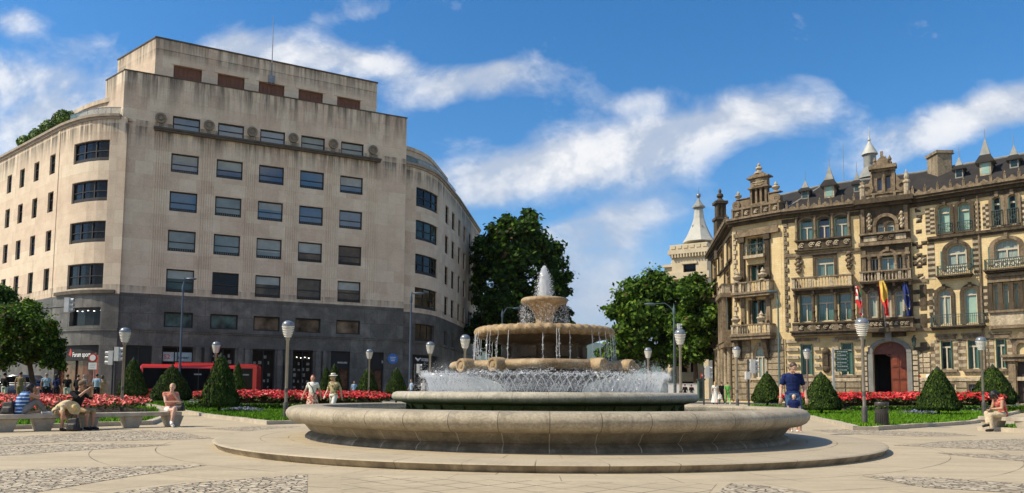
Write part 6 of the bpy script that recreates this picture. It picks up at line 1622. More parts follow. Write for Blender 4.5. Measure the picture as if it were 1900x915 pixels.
for x0,x1 in((1606,1614),(1630,1650),(1667,1677)):carved_panel(CP,gu(x0),gu(x1),gz(372),gz(363),.14,m_tr,matp=m_tl)
# gable over the corner
cu=lambda x,y=360:CH.uv(x,y)[0];cz=lambda y,x=1410:CH.uv(x,y)[1]
zb0=ZE+.262
cu0,cu1=.15,CH.len-.05;L_=CH.len
def cg(m):
    m.pbox(CH,cu0,cu1,zb0,zb0+.85,-.6,.20);m.pbox(CH,cu0-.1,cu1+.1,zb0+.852,zb0+1.05,-.65,.32)
    for t in(.0,.22,.42,.62,.80,.97):m.pbox(CH,cu0+(cu1-cu0)*t-.09,cu0+(cu1-cu0)*t+.09,zb0+.05,zb0+.84,.201,.30)
part(cg,'corner_gable_base',m_tr)
for t in(.02,.22,.42,.63,.82):carved_panel(CH,cu0+(cu1-cu0)*t+.12,cu0+(cu1-cu0)*(t+.17),zb0+.12,zb0+.78,.21,m_td,matp=m_tl)
GS=.62
g0=zb0+1.052;ga,gb=L_*.40,L_*.72
def cgm(m):
    for t in(0,.33,.62,.93):m.pbox(CH,ga+(gb-ga)*t-.06,ga+(gb-ga)*t+.14,g0,g0+GS*2.6,-.5,.12)
    m.pbox(CH,ga-.1,gb+.1,g0,g0+GS*.35,-.52,.16);m.pbox(CH,ga-.2,gb+.25,g0+GS*2.602,g0+GS*2.85,-.62,.34);m.pbox(CH,ga,gb+.05,g0+GS*2.852,g0+GS*4.2,-.5,.1)
    m.pbox(CH,ga-.25,gb+.35,g0+GS*4.202,g0+GS*4.42,-.65,.38);m.prism(CH,[(ga-.2,g0+GS*4.422),(gb+.25,g0+GS*4.422),(gb,g0+GS*4.7),((ga+gb)/2+.2,g0+GS*4.95),((ga+gb)/2-.2,g0+GS*4.95),(ga,g0+GS*4.7)],-.5,.25)
    m.pbox(CH,ga+.05,gb-.05,g0+GS*.352,g0+GS*2.6,-.55,-.35)
part(cgm,'corner_gable',m_tr)
relief(CH,(ga+.15,gb-.1,g0+GS*2.95,g0+GS*4.1),.22,m_tl,seed=9)
p=CH((ga+gb)/2,0,-.1);part(lambda m:m.lathe([(.45,g0+GS*4.93),(.42,g0+GS*5.2),(.22,g0+GS*5.35),(.16,g0+GS*5.5),(.34,g0+GS*5.75),(.30,g0+GS*5.9),(.12,g0+GS*6.1),(.17,g0+GS*6.35),(.06,g0+GS*6.6),(0,g0+GS*6.75)],12,c=(p.x,p.y,0)),'gable_finial',m_tl,smooth=True)
for a,b,sg in((.1,ga-.12,-1),(gb+.16,L_-.02,1)):
    def wing(m):
        m.prism(CH,[(a,g0),(b,g0),(b,g0+GS*1.35),(a+(b-a)*.4,g0+GS*1.2),(a,g0+GS*.7)] if sg<0 else [(a,g0),(b,g0),(b,g0+GS*.9),(a+(b-a)*.55,g0+GS*1.35),(a,g0+GS*1.45)],-.4,.05)
        uc=a+.42 if sg<0 else b-.42;m.arch(CH,uc,g0+GS*.55,.16,.42,.051,.20,0,360,16);m.disc(CH,uc,g0+GS*.55,.12,.051,.18,8);m.pbox(CH,a,b,g0+GS*1.452,g0+GS*1.58,-.45,.15) if sg>0 else m.pbox(CH,a+.4,b,g0+GS*1.36,g0+GS*1.48,-.45,.15)
    part(wing,'corner_gable_wing',m_tr)
urn(CH,.62,g0+GS*1.4,-.1,.95);urn(CH,L_-.55,g0+GS*1.58,-.1,1.05)
# pinnacle tower at the end of the flank
a=AY(1337,430,83.0);zz=lambda y:AY(1337,y,83.0).z
part(lambda m:(m.box(a.x-.62,a.x+.62,a.y-.62,a.y+.62,zz(480),zz(410)),m.box(a.x-.75,a.x+.75,a.y-.75,a.y+.75,zz(409.8),zz(405)),m.box(a.x-.5,a.x+.5,a.y-.5,a.y+.5,zz(404.8),zz(380)),[m.box(a.x+dx-.08,a.x+dx+.08,a.y-.6,a.y-.5,zz(404),zz(381)) for dx in(-.42,0,.42)],m.box(a.x-.72,a.x+.72,a.y-.72,a.y+.72,zz(379.8),zz(375)),m.lathe([(.6,zz(375)),(.35,zz(371)),(.22,zz(368)),(.40,zz(365)),(.36,zz(361)),(.14,zz(359)),(.18,zz(354)),(.06,zz(351)),(0,zz(349))],10,c=(a.x,a.y,0))),'flank_pinnacle',m_td)
W.done()
# inner corner pieces closing the gap behind the corner face
part(lambda m:m.add([MP(0,0,-.001),MP(0,ZE,-.001),CH(CH.len,ZE,-.001),CH(CH.len,0,-.001)],[(0,1,2,3)]),'corner_joint',m_yel)
part(lambda m:m.add([MP(0,ZE-.01,0),MP(MP.L[1],ZE-.01,0),MP(MP.L[1],ZE-.01,-9),FK(0,ZE-.01,-6),FK(0,ZE-.01,0),FK(FK.len,ZE-.01,0)],[(0,1,2,3,4,5)]),'roof_deck',m_slate)
e_=MP(MP.L[3],0,0);part(lambda m:m.add([(e_.x,e_.y,0),(e_.x+8,e_.y+8,0),(e_.x+8,e_.y+8,ZE),(e_.x,e_.y,ZE)],[(0,1,2,3)]),'end_wall',m_yel)
# ================= flags
def flag(x0,y0,x1,y1,cols,label,pole_b,seed):
    Y=CP(CP.uv(1645,560)[0],0,0).y-1.2
    top=AY(x0,y0,Y);bot=AY(x1,y1,Y);pb=AY(*pole_b,Y+.2)
    t=thing('flag',label,'flag',tuple(pb),group=None)
    mb=MB();mb.tube([pb,top+Vector((0,0,.3))],[.035,.025],6);mb.ball(tuple(top+Vector((0,0,.34))),.06,6,5);mb.build('flag_pole',m_steel,t)
    # hanging cloth: bands run along its width, folded by the still air
    nu,nv=18,26;mb=MB();H=(top-bot).length;dx=bot-top
    wid=FLW[seed]
    for j in range(nv+1):
        v=j/nv
        for i in range(nu+1):
            u=i/nu
            w=wid*(.25+.75*math.sin(PI*min(1,v*.75+.12)))
            q=top+dx*v+Vector((w*(u-.3)+.05*math.sin(v*9+u*6),.16*math.sin(u*11+v*3+seed)+.05*math.sin(v*13+u*3),-.35*u*v+.05*math.sin(u*9)))
            mb.v.append(tuple(q))
    for j in range(nv):
        for i in range(nu):
            mb.f.append((j*(nu+1)+i,j*(nu+1)+i+1,(j+1)*(nu+1)+i+1,(j+1)*(nu+1)+i));mb.m.append(cols[1]((i+.5)/nu,(j+.5)/nv))
    mb.build('flag_cloth',cols[0],t,smooth=True,angle=180)
    return t
FLW=[.42,.62,.55]
fr=M('flag_red',(.55,.03,.03),.7,.15,4.0);fw=M('flag_white',(.75,.72,.66),.7,.1,4.0);fg=M('flag_green',(.04,.24,.09),.7,.1,4.0);fy=M('flag_yellow',(.68,.46,.08),.7,.12,4.0);fb=M('flag_blue',(.012,.03,.17),.7,.2,4.0);fs=M('flag_star',(.72,.58,.20),.7,.1,4.0)
flag(1588,532,1597,580,([fr,fw,fg],lambda u,v:1 if abs(u-v*.6-.2)<.12 or abs(v-.45)<.06 else (2 if abs(u+v-1.1)<.10 else 0)),'red flag with white and green crosses hanging left of the portal',(1606,597),0)
flag(1634,522,1645,582,([fy,fr],lambda u,v:1 if v>.55+.25*(.5-u) or u<.08 else 0),'yellow and red flag hanging in the middle above the portal',(1643,606),1)
def stars(u,v):
    for k_ in range(12):
        a=2*PI*k_/12
        if abs(u-.5-.30*math.cos(a))<.035 and abs(v-.5-.20*math.sin(a))<.026:return 1
    return 0
flag(1677,527,1686,586,([fb,fs],stars),'dark blue flag with a ring of gold stars right of the portal',(1686,604),2)
# ---------------------------------------------------------------- trees
m_leafA=[]
def leafmat(name,col,tr=.33):
    k=NT(name);c=k.ramp(k.noise(1.3,4),[(.3,tuple(v*.7 for v in col)),(.7,tuple(v*1.3 for v in col))]);k.base(c);k.rough(.55);k.b.inputs['Specular IOR Level'].default_value=.15
    tr_=k.n('ShaderNodeBsdfTranslucent');k.set(tr_.inputs[0],k.mix(1.0,c,(1.0,1.15,.5),'MULTIPLY'));mx=k.n('ShaderNodeMixShader');k.set(mx.inputs[0],tr);k.t.links.new(k.b.outputs[0],mx.inputs[1]);k.t.links.new(tr_.outputs[0],mx.inputs[2]);k.t.links.new(mx.outputs[0],k.out.inputs[0]);return k.m
LEAF=[leafmat('leaf_dark',(.022,.050,.005)),leafmat('leaf_mid',(.06,.125,.012)),leafmat('leaf_light',(.15,.25,.026)),leafmat('leaf_rust',(.16,.09,.05))]
def tree(label,base,blobs,n,size,trunk_r,probs=(.4,.36,.22,.02),group=None,droop=0.0,name='tree'):
    """blobs: (x,y,z,rx,ry,rz) clumps; leaves sit in small tufts spread through every clump"""
    t=thing(name,label,'tree',tuple(base),group=group)
    mb=MB();b=Vector(base);cx=sum(q[0] for q in blobs)/len(blobs);cy=sum(q[1] for q in blobs)/len(blobs);cz=sum(q[2] for q in blobs)/len(blobs)
    mid=Vector((b.x+(cx-b.x)*.3,b.y+(cy-b.y)*.3,b.z+(cz-b.z)*.55))
    mb.tube([b-Vector((0,0,.2)),b+Vector((0,0,.6)),(b+mid)/2+Vector((.1,0,0)),mid],[trunk_r*1.35,trunk_r,trunk_r*.85,trunk_r*.7],9)
    for q in blobs[:12]:
        e=Vector(q[:3]);mb.tube([mid,(mid+e)/2+Vector((random.uniform(-.3,.3),random.uniform(-.3,.3),.2)),e],[trunk_r*.55,trunk_r*.32,trunk_r*.1],6)
    mb.build('trunk',m_bark,t,smooth=True)
    vol=np.array([q[3]*q[4]*q[5] for q in blobs])**(2/3);cnt=(n*vol/vol.sum()).astype(int);C=[];Nn=[]
    for q,c in zip(blobs,cnt):      # every clump is a cluster of smaller leafy boughs with gaps between them
        ns=16;d=RNG.normal(size=(ns,3));d/=np.linalg.norm(d,axis=1,keepdims=True);rad=RNG.uniform(.30,.90,(ns,1))
        sc_=d*rad*np.array(q[3:6])+np.array(q[:3]);sr=min(q[3:6])*RNG.uniform(.24,.46,ns)
        m=max(6,c//ns)
        e=RNG.normal(size=(ns,m,3))*np.array([1.0,1.0,.72])
        off=e*sr[:,None,None]*.68;off[:,:,2]-=droop*np.abs(RNG.normal(0,1,(ns,m)))
        en=e/np.maximum(np.linalg.norm(e,axis=2,keepdims=True),1e-6)
        C.append((sc_[:,None,:]+off).reshape(-1,3));Nn.append((en*.7+RNG.normal(0,.5,(ns,m,3))+np.array([0,0,.5])).reshape(-1,3))
    C=np.vstack(C);Nn=np.vstack(Nn)
    o=np_mesh('crown',leaf_quads(C,Nn,size,.62),4,None,parent=t,mats=LEAF,midx=RNG.choice(4,len(C),p=probs))
    return t
def pxblobs(lst,Y,ry):
    out=[]
    for px,py,rx,rz,dy in lst:
        c=AY(px,py,Y+dy);s=(Y+dy)/FPX;out.append((c.x,c.y,c.z,rx*s,ry,rz*s))
    return out
g=XY(968,97);tree('tall dark plane tree rising between the bank building and the fountain',g,pxblobs([(930,425,38,32,0),(968,440,40,38,-2),(905,475,32,42,1),(950,490,50,45,-3),(1010,470,36,38,0),(1035,520,28,50,1),(890,535,20,50,2),(930,560,48,55,-2),(990,560,48,55,0),(1040,590,22,40,2),(895,610,28,40,2),(950,630,60,40,0),(1030,640,34,30,1),(985,410,18,22,1)],97,5.0),46000,.33,.55,(.70,.21,.08,.01))  # darker leaf mix stands in for the bank building's shade on the crown
g=XY(1205,92);tree('broad leafy plane tree right of the fountain, in front of the tower',g,pxblobs([(1200,540,42,40,0),(1165,575,34,36,-1),(1235,555,38,36,1),(1205,600,60,42,-2),(1150,620,26,34,0),(1250,610,42,42,0),(1180,650,46,34,0),(1240,655,48,30,1),(1140,655,18,22,0)],92,4.2),40000,.30,.45,(.26,.40,.32,.02))
g=XY(1290,88);tree('leafy plane tree close to the left flank of the palace',g,pxblobs([(1290,545,30,42,0),(1305,590,24,40,-1),(1280,600,32,40,0),(1300,640,28,32,0),(1275,650,30,28,1)],86,3.2),20000,.28,.35,(.42,.37,.20,.01))
g=XY(62,38);tree('weeping tree with pinkish tips at the left edge, people standing below it',g,pxblobs([(10,590,42,58,0),(48,600,44,50,-1),(80,612,26,46,-1.5),(22,640,50,40,-1),(72,648,34,36,-.5),(-35,600,60,70,0),(0,548,30,26,0),(96,636,13,50,-1.5),(-25,655,50,36,1),(50,574,34,20,0),(98,662,12,24,-1.5)],38,1.3),56000,.085,.16,(.50,.30,.18,.02),droop=.13)
# low street trees closing the avenue behind the fountain
for i,(px,Y,top,hw) in enumerate(((1066,150,648,20),(1128,140,640,22),(1040,125,600,26))):
    tree(['small distant tree in the gap below the big fountain bowl','small distant tree beside the hill view right of the bowl','distant street tree peeking out right of the tall dark tree'][i],XY(px,Y),pxblobs([(px,top+22,hw,20,0),(px-8,top+45,hw,24,1),(px+8,top+50,hw,24,-1)],Y,2.5),5000,.34,.3)
# ---------------------------------------------------------------- distant hill
m_hill=M('wooded_hill',(.045,.075,.035),.9,.4,.004,0,fine=.3)
mb=MB();nx,ny=60,10
for j in range(ny+1):
    for i in range(nx+1):
        x=-2500+5600*i/nx;v=j/ny;y=4200+1600*v
        h=(335+45*math.sin(x*.0021+1)+22*math.sin(x*.0063))*math.sin(PI*.5*min(1,v*1.6))
        mb.v.append((x,y,h-6))
for j in range(ny):
    for i in range(nx):mb.f.append((j*(nx+1)+i,j*(nx+1)+i+1,(j+1)*(nx+1)+i+1,(j+1)*(nx+1)+i));mb.m.append(0)
tag(mb.build('hills',m_hill,smooth=True),kind='structure')
# ---------------------------------------------------------------- tower building at the end of the avenue
TY=112.0
c=AY(1293,500,TY);cS=AY(1297,420,TY+2.6);ts=lambda y:AY(1297,y,TY+2.6).z;tz=lambda y:AY(1293,y,TY).z;tw=lambda p:p*TY/FPX
TB=thing('tower_building','cream corner building with a flared white spire and ball behind the plane trees','building',(c.x,c.y+2.6,.25))
m_cr=ashlar('cream_stone',[(.50,.41,.26),(.60,.50,.33),(.66,.56,.39)],1.6,.6,.006,[],.25,dark=(.25,.2,.14),block=.05)
m_sp=M('white_spire_tiles',(.42,.41,.355),.6,.15,1.2,.2,fine=.2)
def sq(mb,prof,cx,cy,n=4,ph=PI/4,mi=0):
    mb.lathe([(r/(math.cos(PI/n)) ,z) for r,z in prof],n,c=(cx,cy,0),ph=ph,mi=mi)
cy=c.y+2.6
mb=MB();P_=Path([(c.x-tw(31),cy-tw(31)),(c.x+tw(36),cy-tw(31))])
hh=[(tw(22),tw(46),tz(505),tz(489))]
wall_grid(mb,P_,0,P_.len,0,tz(476),hh,.5)
mb.add([P_(0,0,0),P_(0,tz(476),0),P_(0,tz(476),-9),P_(0,0,-9)],[(0,1,2,3)]);mb.add([P_(P_.len,0,0),P_(P_.len,tz(476),0),P_(P_.len,tz(476),-9),P_(P_.len,0,-9)],[(0,3,2,1)])
mb.build('wall',m_cr,TB)
part_=lambda fn,name,mat,smooth=False:(lambda m:(fn(m),m.build(name,mat,TB,smooth=smooth))[1])(MB())
part_(lambda m:m.pbox(P_,hh[0][0],hh[0][1],hh[0][2],hh[0][3],-.5,-.42),'window',g_dark[0])
part_(lambda m:(m.pbox(P_,tw(22)-.2,tw(46)+.2,tz(489)+.0,tz(489)+.35,.003,.2),m.pbox(P_,-.6,P_.len+.6,tz(518),tz(513),.003,1.2),m.pbox(P_,-.6,P_.len+.6,tz(513)+.003,tz(506.5),.9,1.2)),'balcony',m_cr)
part_(lambda m:(m.box(c.x-tw(33),c.x+tw(38),cy-tw(33),cy+6,tz(475.5),tz(470)),m.box(c.x-tw(37),c.x+tw(41),cy-tw(37),cy+6.5,tz(469.8),tz(462)),[m.pbox(P_,P_.len*(i+.3)/12,P_.len*(i+.7)/12,tz(476.5),tz(470.2),.003,.5) for i in range(12)],m.box(c.x-tw(34),c.x+tw(38),cy-tw(34),cy+6,tz(461.8),tz(452)),[m.box(c.x+tw(-31+12*i),c.x+tw(-23+12*i),cy-tw(34)-.1,cy-tw(34)+.05,tz(459.5),tz(454)) for i in range(6)]),'cornice',m_cr)
sx=cS.x
part_(lambda m:m.lathe([(tw(r)/math.cos(PI/8),ts(y)) for r,y in((29,451.5),(24,444),(18,432),(13,420),(9.5,408),(8,396),(7.6,391))],8,c=(sx,cy,0),ph=PI/8),'spire',m_sp)
part_(lambda m:m.lathe([(tw(r)/math.cos(PI/8),ts(y)) for r,y in((7.4,391),(7.4,389),(11.5,387.5),(11,385),(5,377.5),(2.2,372),(1.5,369))],8,c=(sx,cy,0),ph=PI/8),'spire_cap',m_zinc)
part_(lambda m:(m.ball((sx,cy,ts(365)),tw(4.6),12,8),m.tube([(sx,cy,ts(362)),(sx,cy,ts(349))],[.05,.02],5)),'ball_finial',m_steel,True)
for sg in(-1,1):part_(lambda m:(m.disc(Path([(sx+sg*tw(7)-1,cy-tw(11)),(sx+sg*tw(7)+1,cy-tw(11))]),1,tz(416),tw(3),-.5,.15,12)),'roundel',m_zinc)
part_(lambda m:(m.box(c.x-tw(47),c.x-tw(31.2),cy-2,cy+6,0,tz(492)),m.box(c.x-tw(50),c.x-tw(31.2),cy-2.4,cy+6,tz(491.8),tz(487)),m.lathe([(tw(8),tz(487)),(tw(8),tz(478)),(tw(9),tz(477.8)),(tw(6),tz(472)),(0,tz(470))],12,c=(c.x-tw(38),cy+1,0))),'side_wing',m_cr)
TB.rotation_euler=(0,0,R(-30))
# arcaded ground floor under the trees
AB=thing('arcaded_house','small cream house with arched windows glimpsed under the trees','building',(23.5,95,.25))
LYB=94.0;pa=AY(1253,700,LYB);pb_=AY(1306,700,LYB);HP=Path([(pa.x,LYB),(pb_.x,LYB)]);hz=lambda y:AY(1280,y,LYB).z
WH=Wall(HP,0,hz(655),m_cr,.5)
_PL=PL;PL=AB
for x0,x1 in((1264,1277),(1281,1294)):
    u0_,u1_=HP.uv(x0,680)[0],HP.uv(x1,680)[0];pwin(WH,(u0_,u1_,hz(692),hz(670)),(u1_-u0_)/2*.9,g_dark[0],frame=m_cr,mull=0,fw=.1,transom=1.1)
WH.h.append((HP.uv(1266,715)[0],HP.uv(1294,715)[0],hz(722),hz(708)))
WH.done();part(lambda m:(m.pbox(HP,-.2,HP.len+.2,hz(656),hz(652),.003,.4),m.pbox(HP,0,HP.len,hz(704),hz(698),.003,.3)),'cornice',m_cr);part(lambda m:m.pbox(HP,HP.uv(1266,715)[0],HP.uv(1294,715)[0],hz(722),hz(708),-.5,-.4),'shop_window',g_dark[0]);part(lambda m:m.box(pa.x,pb_.x,LYB+.6,LYB+8,.0,hz(655)),'back_wall',m_cr)
PL=_PL
# ---------------------------------------------------------------- lamps of the square
m_pole=M('lamp_pole_steel',(.30,.28,.25),.4,.15,3.0,metal=.5)
m_cap=M('lamp_cap_grey',(.20,.225,.25),.3,.15,3.0,metal=.3)
m_lou=M('lamp_louvre_white',(.80,.77,.70),.5,.06,6.0)
m_sleeve=M('lamp_sleeve_dark',(.10,.09,.08),.5,.2,3.0,metal=.3)
def lamp_proto():
    t=thing('square_lamp','lamp','street lamp')
    mb=MB();mb.lathe([(.05,.0),(.05,2.80),(.075,2.83),(.075,2.90)],14);mb.build('pole',m_pole,t,smooth=True)
    mb=MB();mb.lathe([(.085,-.05),(.085,.62),(.075,.66),(.052,.67)],14);mb.lathe([(.06,1.0),(.06,1.14),(.05,1.15)],14);mb.build('sleeve',m_sleeve,t,smooth=True)
    mb=MB()
    prof=[]
    for i in range(7):
        z=2.905+i*.058;r=.115+.085*(i/6)**.8
        prof+=[(r*.70,z),(r*.72,z+.014),(r+.012,z+.022),(r+.014,z+.046),(r*.72,z+.052)]
    mb.lathe(prof,24);mb.build('lamp_shade',m_lou,t,smooth=True,angle=30)
    mb=MB();mb.lathe([(.205,3.312),(.207,3.335),(.196,3.39),(.16,3.45),(.10,3.49),(.0,3.505)],24);mb.build('lamp_cap',m_cap,t,smooth=True)
    return t
LP0=lamp_proto();first=True
for (px,top,lab) in [(531,595,'tall lamp at the lawn corner left of the fountain, its dark foot in view'),(1603,590,'tall lamp on the right lawn beside the litter bin'),
  (227,608,'lamp beside the traffic signal in front of the dark shop corner'),(398,634,'lamp rising behind the tallest clipped cone and the bus'),(684,648,'short far lamp with its pole hidden by a clipped cone'),
  (797,634,'lamp in front of the shop sign beside the left end of the spray'),(862,621,'lamp between the bank building and the left edge of the big bowl'),(957,643,'far lamp seen behind the fountain under the big bowl, left one'),
  (1077,655,'far lamp seen behind the fountain under the big bowl, right one'),(1203,645,'far lamp standing in front of the broad plane tree'),(1263,611,'lamp with a grey cap right in front of the green street light pole'),
  (1368,643,'lamp in front of the palace corner, above the walkers'),(1499,647,'lamp right behind the man in the blue shirt'),(1824,625,'lamp in front of the palace windows at the right edge')]:
    Y=24.0
    for _ in range(30):
        d=ray(px,top);g=XY(px,Y);H=3.5;zt=g.z+H;Y=(zt-CAMZ)/(d.z/d.y)
    g=XY(px,Y)
    if first:LP0.location=g;LP0['label']=lab;LP0['group']='lamps around the square';first=False
    else:dup(LP0,g,0,lab,'lamps around the square')
# ---------------------------------------------------------------- tall street lights
m_green=M('green_grey_pole',(.10,.155,.15),.45,.2,3.0,metal=.3)
m_blue=M('blue_grey_pole',(.06,.085,.12),.45,.2,3.0,metal=.3)
m_lgrey=M('light_grey_metal',(.42,.43,.43),.45,.15,3.0)
def street_light(px,Y,ytop,armpx,armpy,mat,label,r=.075):
    g=XY(px,Y);tp=AY(px,ytop,Y);e=AY(armpx,armpy,Y);t=thing('street_light',label,'street light',tuple(g),group='tall street lights')
    mb=MB();mb.tube([g,(g.x,g.y,g.z+1.2),(g.x,g.y,tp.z)],[r*1.5,r*1.3,r*.8],10);mb.lathe([(r*1.3,tp.z-.5),(r*1.5,tp.z-.4),(r*1.5,tp.z-.1),(r*.6,tp.z+.1),(0,tp.z+.4)],8,c=(g.x,g.y,0));mb.build('pole',mat,t,smooth=True)
    mb=MB();a=Vector((g.x,g.y,tp.z-.3));mid=Vector((a.x+(e.x-a.x)*.45,a.y,max(a.z,e.z)+.0+(e.z-a.z)*.1));mb.tube([a,a.lerp(mid,.5)+Vector((0,0,.08)),mid,e],[r*.6,r*.5,r*.45,r*.4],8);mb.build('arm',mat,t,smooth=True)
    sg=1 if e.x>a.x else -1;mb=MB();mb.ball((e.x+sg*.35,e.y,e.z-.02),(.48,.18,.11),10,6);mb.build('lamp_head',mat,t,smooth=True)
    return t
street_light(332,57.5,530,346,517,m_blue,'grey street light with a curved arm in front of the left windows, behind the bus')
street_light(760,57.0,550,768,544,m_blue,'dark blue street light in front of the right curved corner of the bank')
street_light(1252,58.0,571,1214,564,m_green,'green street light with its arm over the road right of the spray')
street_light(1447,60.0,556,1441,541,m_green,'green street light at the corner of the palace')
street_light(931,70.0,580,953,572,m_blue,'far street light seen behind the upper fountain stem')
# ---------------------------------------------------------------- traffic signals
m_sig=M('signal_grey_white',(.52,.53,.52),.5,.12,3.0)
m_sigd=M('signal_dark',(.03,.032,.035),.5,.2,3.0)
def signal(px,py,Y,h_px,face,label,pole=True,arm=None,n=3,box=None,mat=m_sig):
    """housing with three hooded lamps; face = side the hoods point to (+1 right)"""
    c=AY(px,py,Y);h=h_px*Y/FPX;g=XY(px,Y);t=thing('traffic_light',label,'traffic light',(c.x,c.y,g.z if pole else c.z),group='traffic lights')
    w=h*.16;mb=MB();mb.box(c.x-w,c.x+w,c.y-w*1.1,c.y+w*1.1,c.z-h/2,c.z+h/2);mb.build('housing',mat,t)
    for i in range(n):
        z=c.z-h/2+h*(i+.5)/n;mb=MB();rr=h/n*.40
        Mx=Matrix.Rotation(face*PI/2,4,'Y')
        mb.lathe([(rr*.98,w+.003),(rr,w+h*.26)],12,c=(c.x,c.y,z),M=Mx,caps=False,a0=PI*.12 if face>0 else PI*.12,a1=PI*1.88);mb.lathe([(0,w+.004),(rr*.9,w+.005)],12,c=(c.x,c.y,z),M=Mx,caps=False)
        mb.build('hood',mat,t,smooth=True)
    if pole:
        px_=c.x-face*(w+.12);mb=MB();mb.tube([(px_,c.y,g.z-.1),(px_,c.y,c.z+h*.5)],.06,8);mb.tube([(px_,c.y,c.z+h*.3),(c.x-face*w,c.y,c.z+h*.3)],.025,6);mb.tube([(px_,c.y,c.z-h*.3),(c.x-face*w,c.y,c.z-h*.3)],.025,6);mb.build('pole',m_sigd,t)
    if arm:
        e=AY(*arm,Y);mb=MB();mb.tube([(c.x-face*w,c.y,c.z-.1),(e.x,c.y,e.z)],.06,8);gg=XY(arm[0],Y);mb.tube([(e.x,c.y,gg.z),(e.x,c.y,e.z)],.09,8);mb.build('mast_arm',m_sigd,t)
    if box:
        b=AY(box[0],box[1],Y);s=Y/FPX;mb=MB();mb.box(b.x-4*s,b.x+4*s,b.y-.15,b.y+.15,b.z-7*s,b.z+7*s);mb.build('push_box',mat,t)
    return t
signal(126,566,52,27,1,'grey traffic light hanging on an arm above the left tree',pole=False,arm=(62,574))
signal(207,664,46,26,-1,'side view traffic light left of a lamp by the dark shop corner');
signal(218,657,46,26,1,'traffic light seen from its back, nearest the shop corner lamp')
signal(776,684,50,17,1,'small traffic light between the bank corner and the spray')
signal(1396,680,44,26,1,'white traffic light with a box in front of the palace corner window',box=(1387,697))
signal(1312,691,50,22,1,'narrow traffic light by the dark palace flank',mat=m_sig)
signal(1259,608,57.6,15,1,'small traffic light high on the green street light pole',pole=False,arm=(1252,609))
# ---------------------------------------------------------------- signs
Y=44;g=XY(173,Y);t=thing('road_sign','round red and white no vehicles sign with a white plate on a pole','road sign',tuple(g))
c=AY(173,664,Y);cp=Path([(c.x-1,c.y),(c.x+1,c.y)]);s=Y/FPX
mb=MB();mb.tube([g,(g.x,g.y+.05,c.z+.3)],.04,8);mb.build('pole',m_pole,t)
mb=MB();mb.disc(cp,1,c.z,8.2*s,.02,.05,24);d_=mb.build('disc',m_red,t);mb=MB();mb.disc(cp,1,c.z,5.6*s,.051,.06,24);mb.build('white_centre',m_lett,d_)
z1,z0=AY(173,673,Y).z,AY(173,685.5,Y).z;mb=MB();mb.pbox(cp,1-7.5*s,1+7.5*s,z0,z1,.02,.04);pl=mb.build('plate',m_lett,t)
mb=MB()
for i in range(3):mb.pbox(cp,1-5.5*s,1+(5.5-i)*s,z1-(3+3.2*i)*s,z1-(2+3.2*i)*s,.041,.046)
mb.build('lettering',m_sig,pl)
Y=47;g=XY(1547.5,Y);c=AY(1547.5,648,Y);t=thing('direction_sign','green direction sign of stacked panels with white lettering on a pole','sign',tuple(g));s=Y/FPX
mb=MB();mb.box(g.x-.06,g.x+.06,g.y-.04,g.y+.04,g.z-.1,c.z+.05);mb.build('pole',m_lgrey,t)
m_dgreen=M('sign_green',(.015,.085,.065),.45,.15,4.0)
x0,x1=AY(1549,650,Y).x,AY(1573,650,Y).x;dp=Path([(x0,Y-.02),(x1,Y-.02)])
words=['Museo','Centro','Plaza','Parque','Gran Via','Hotel']
for i in range(6):
    za,zb=AY(1560,649.5+6.8*(i+1)-.5,Y).z,AY(1560,649.5+6.8*i,Y).z
    mb=MB();mb.pbox(dp,0,dp.len,za,zb,0,.04);f=mb.build('panel',m_dgreen,t)
    mb=MB();u=.1
    for q in range(5):
        w_=random.uniform(.06,.13);mb.pbox(dp,u,min(u+w_,dp.len-.06),za+.07,zb-.07,.041,.044);u+=w_+.03
        if u>dp.len-.14:break
    mb.build('lettering',m_lgrey,f)
Y=80;g=XY(1303,Y);c=AY(1303,696.5,Y);t=thing('small_red_sign','small square red sign with a white mark under the trees','sign',tuple(g));s=Y/FPX;cp=Path([(c.x-1,c.y),(c.x+1,c.y)])
mb=MB();mb.tube([g,(g.x,g.y+.06,c.z)],.05,6);mb.build('pole',m_sigd,t);mb=MB();mb.pbox(cp,1-3.4*s,1+3.4*s,c.z-4*s,c.z+4*s,.02,.06);f=mb.build('panel',m_red,t);mb=MB();mb.arch(cp,1,c.z,.5*s,1.6*s,.061,.07,0,360,10);mb.build('mark',m_lett,f)
# ---------------------------------------------------------------- litter bin
m_bin=M('bin_brown_metal',(.055,.05,.045),.45,.2,4.0,.1,metal=.3)
g=GT(1637,796);t=thing('litter_bin','dark round litter bin with a hooded top standing at the kerb corner','bin',tuple(g))
mb=MB();mb.lathe([(.165,0),(.18,.02),(.185,.5),(.195,.56),(.195,.60),(.17,.61)],24,c=tuple(g));b_=mb.build('body',m_bin,t,smooth=True)
mb=MB()
for i in range(24):
    a=2*PI*i/24;mb.obox((g.x+.188*math.cos(a),g.y+.188*math.sin(a),g.z+.27),(.006*math.cos(a),.006*math.sin(a),0),(-.012*math.sin(a),.012*math.cos(a),0),(0,0,.22))
mb.build('ribs',m_bin,b_)
mb=MB();mb.lathe([(.19,.70),(.20,.72),(.20,.80),(.185,.82),(.12,.825),(.11,.79)],24,c=tuple(g),caps=False)
for i in range(4):
    a=PI/4+PI/2*i;mb.box(g.x+.17*math.cos(a)-.015,g.x+.17*math.cos(a)+.015,g.y+.17*math.sin(a)-.015,g.y+.17*math.sin(a)+.015,g.z+.6,g.z+.72)
mb.build('top_ring',m_bin,t,smooth=True)
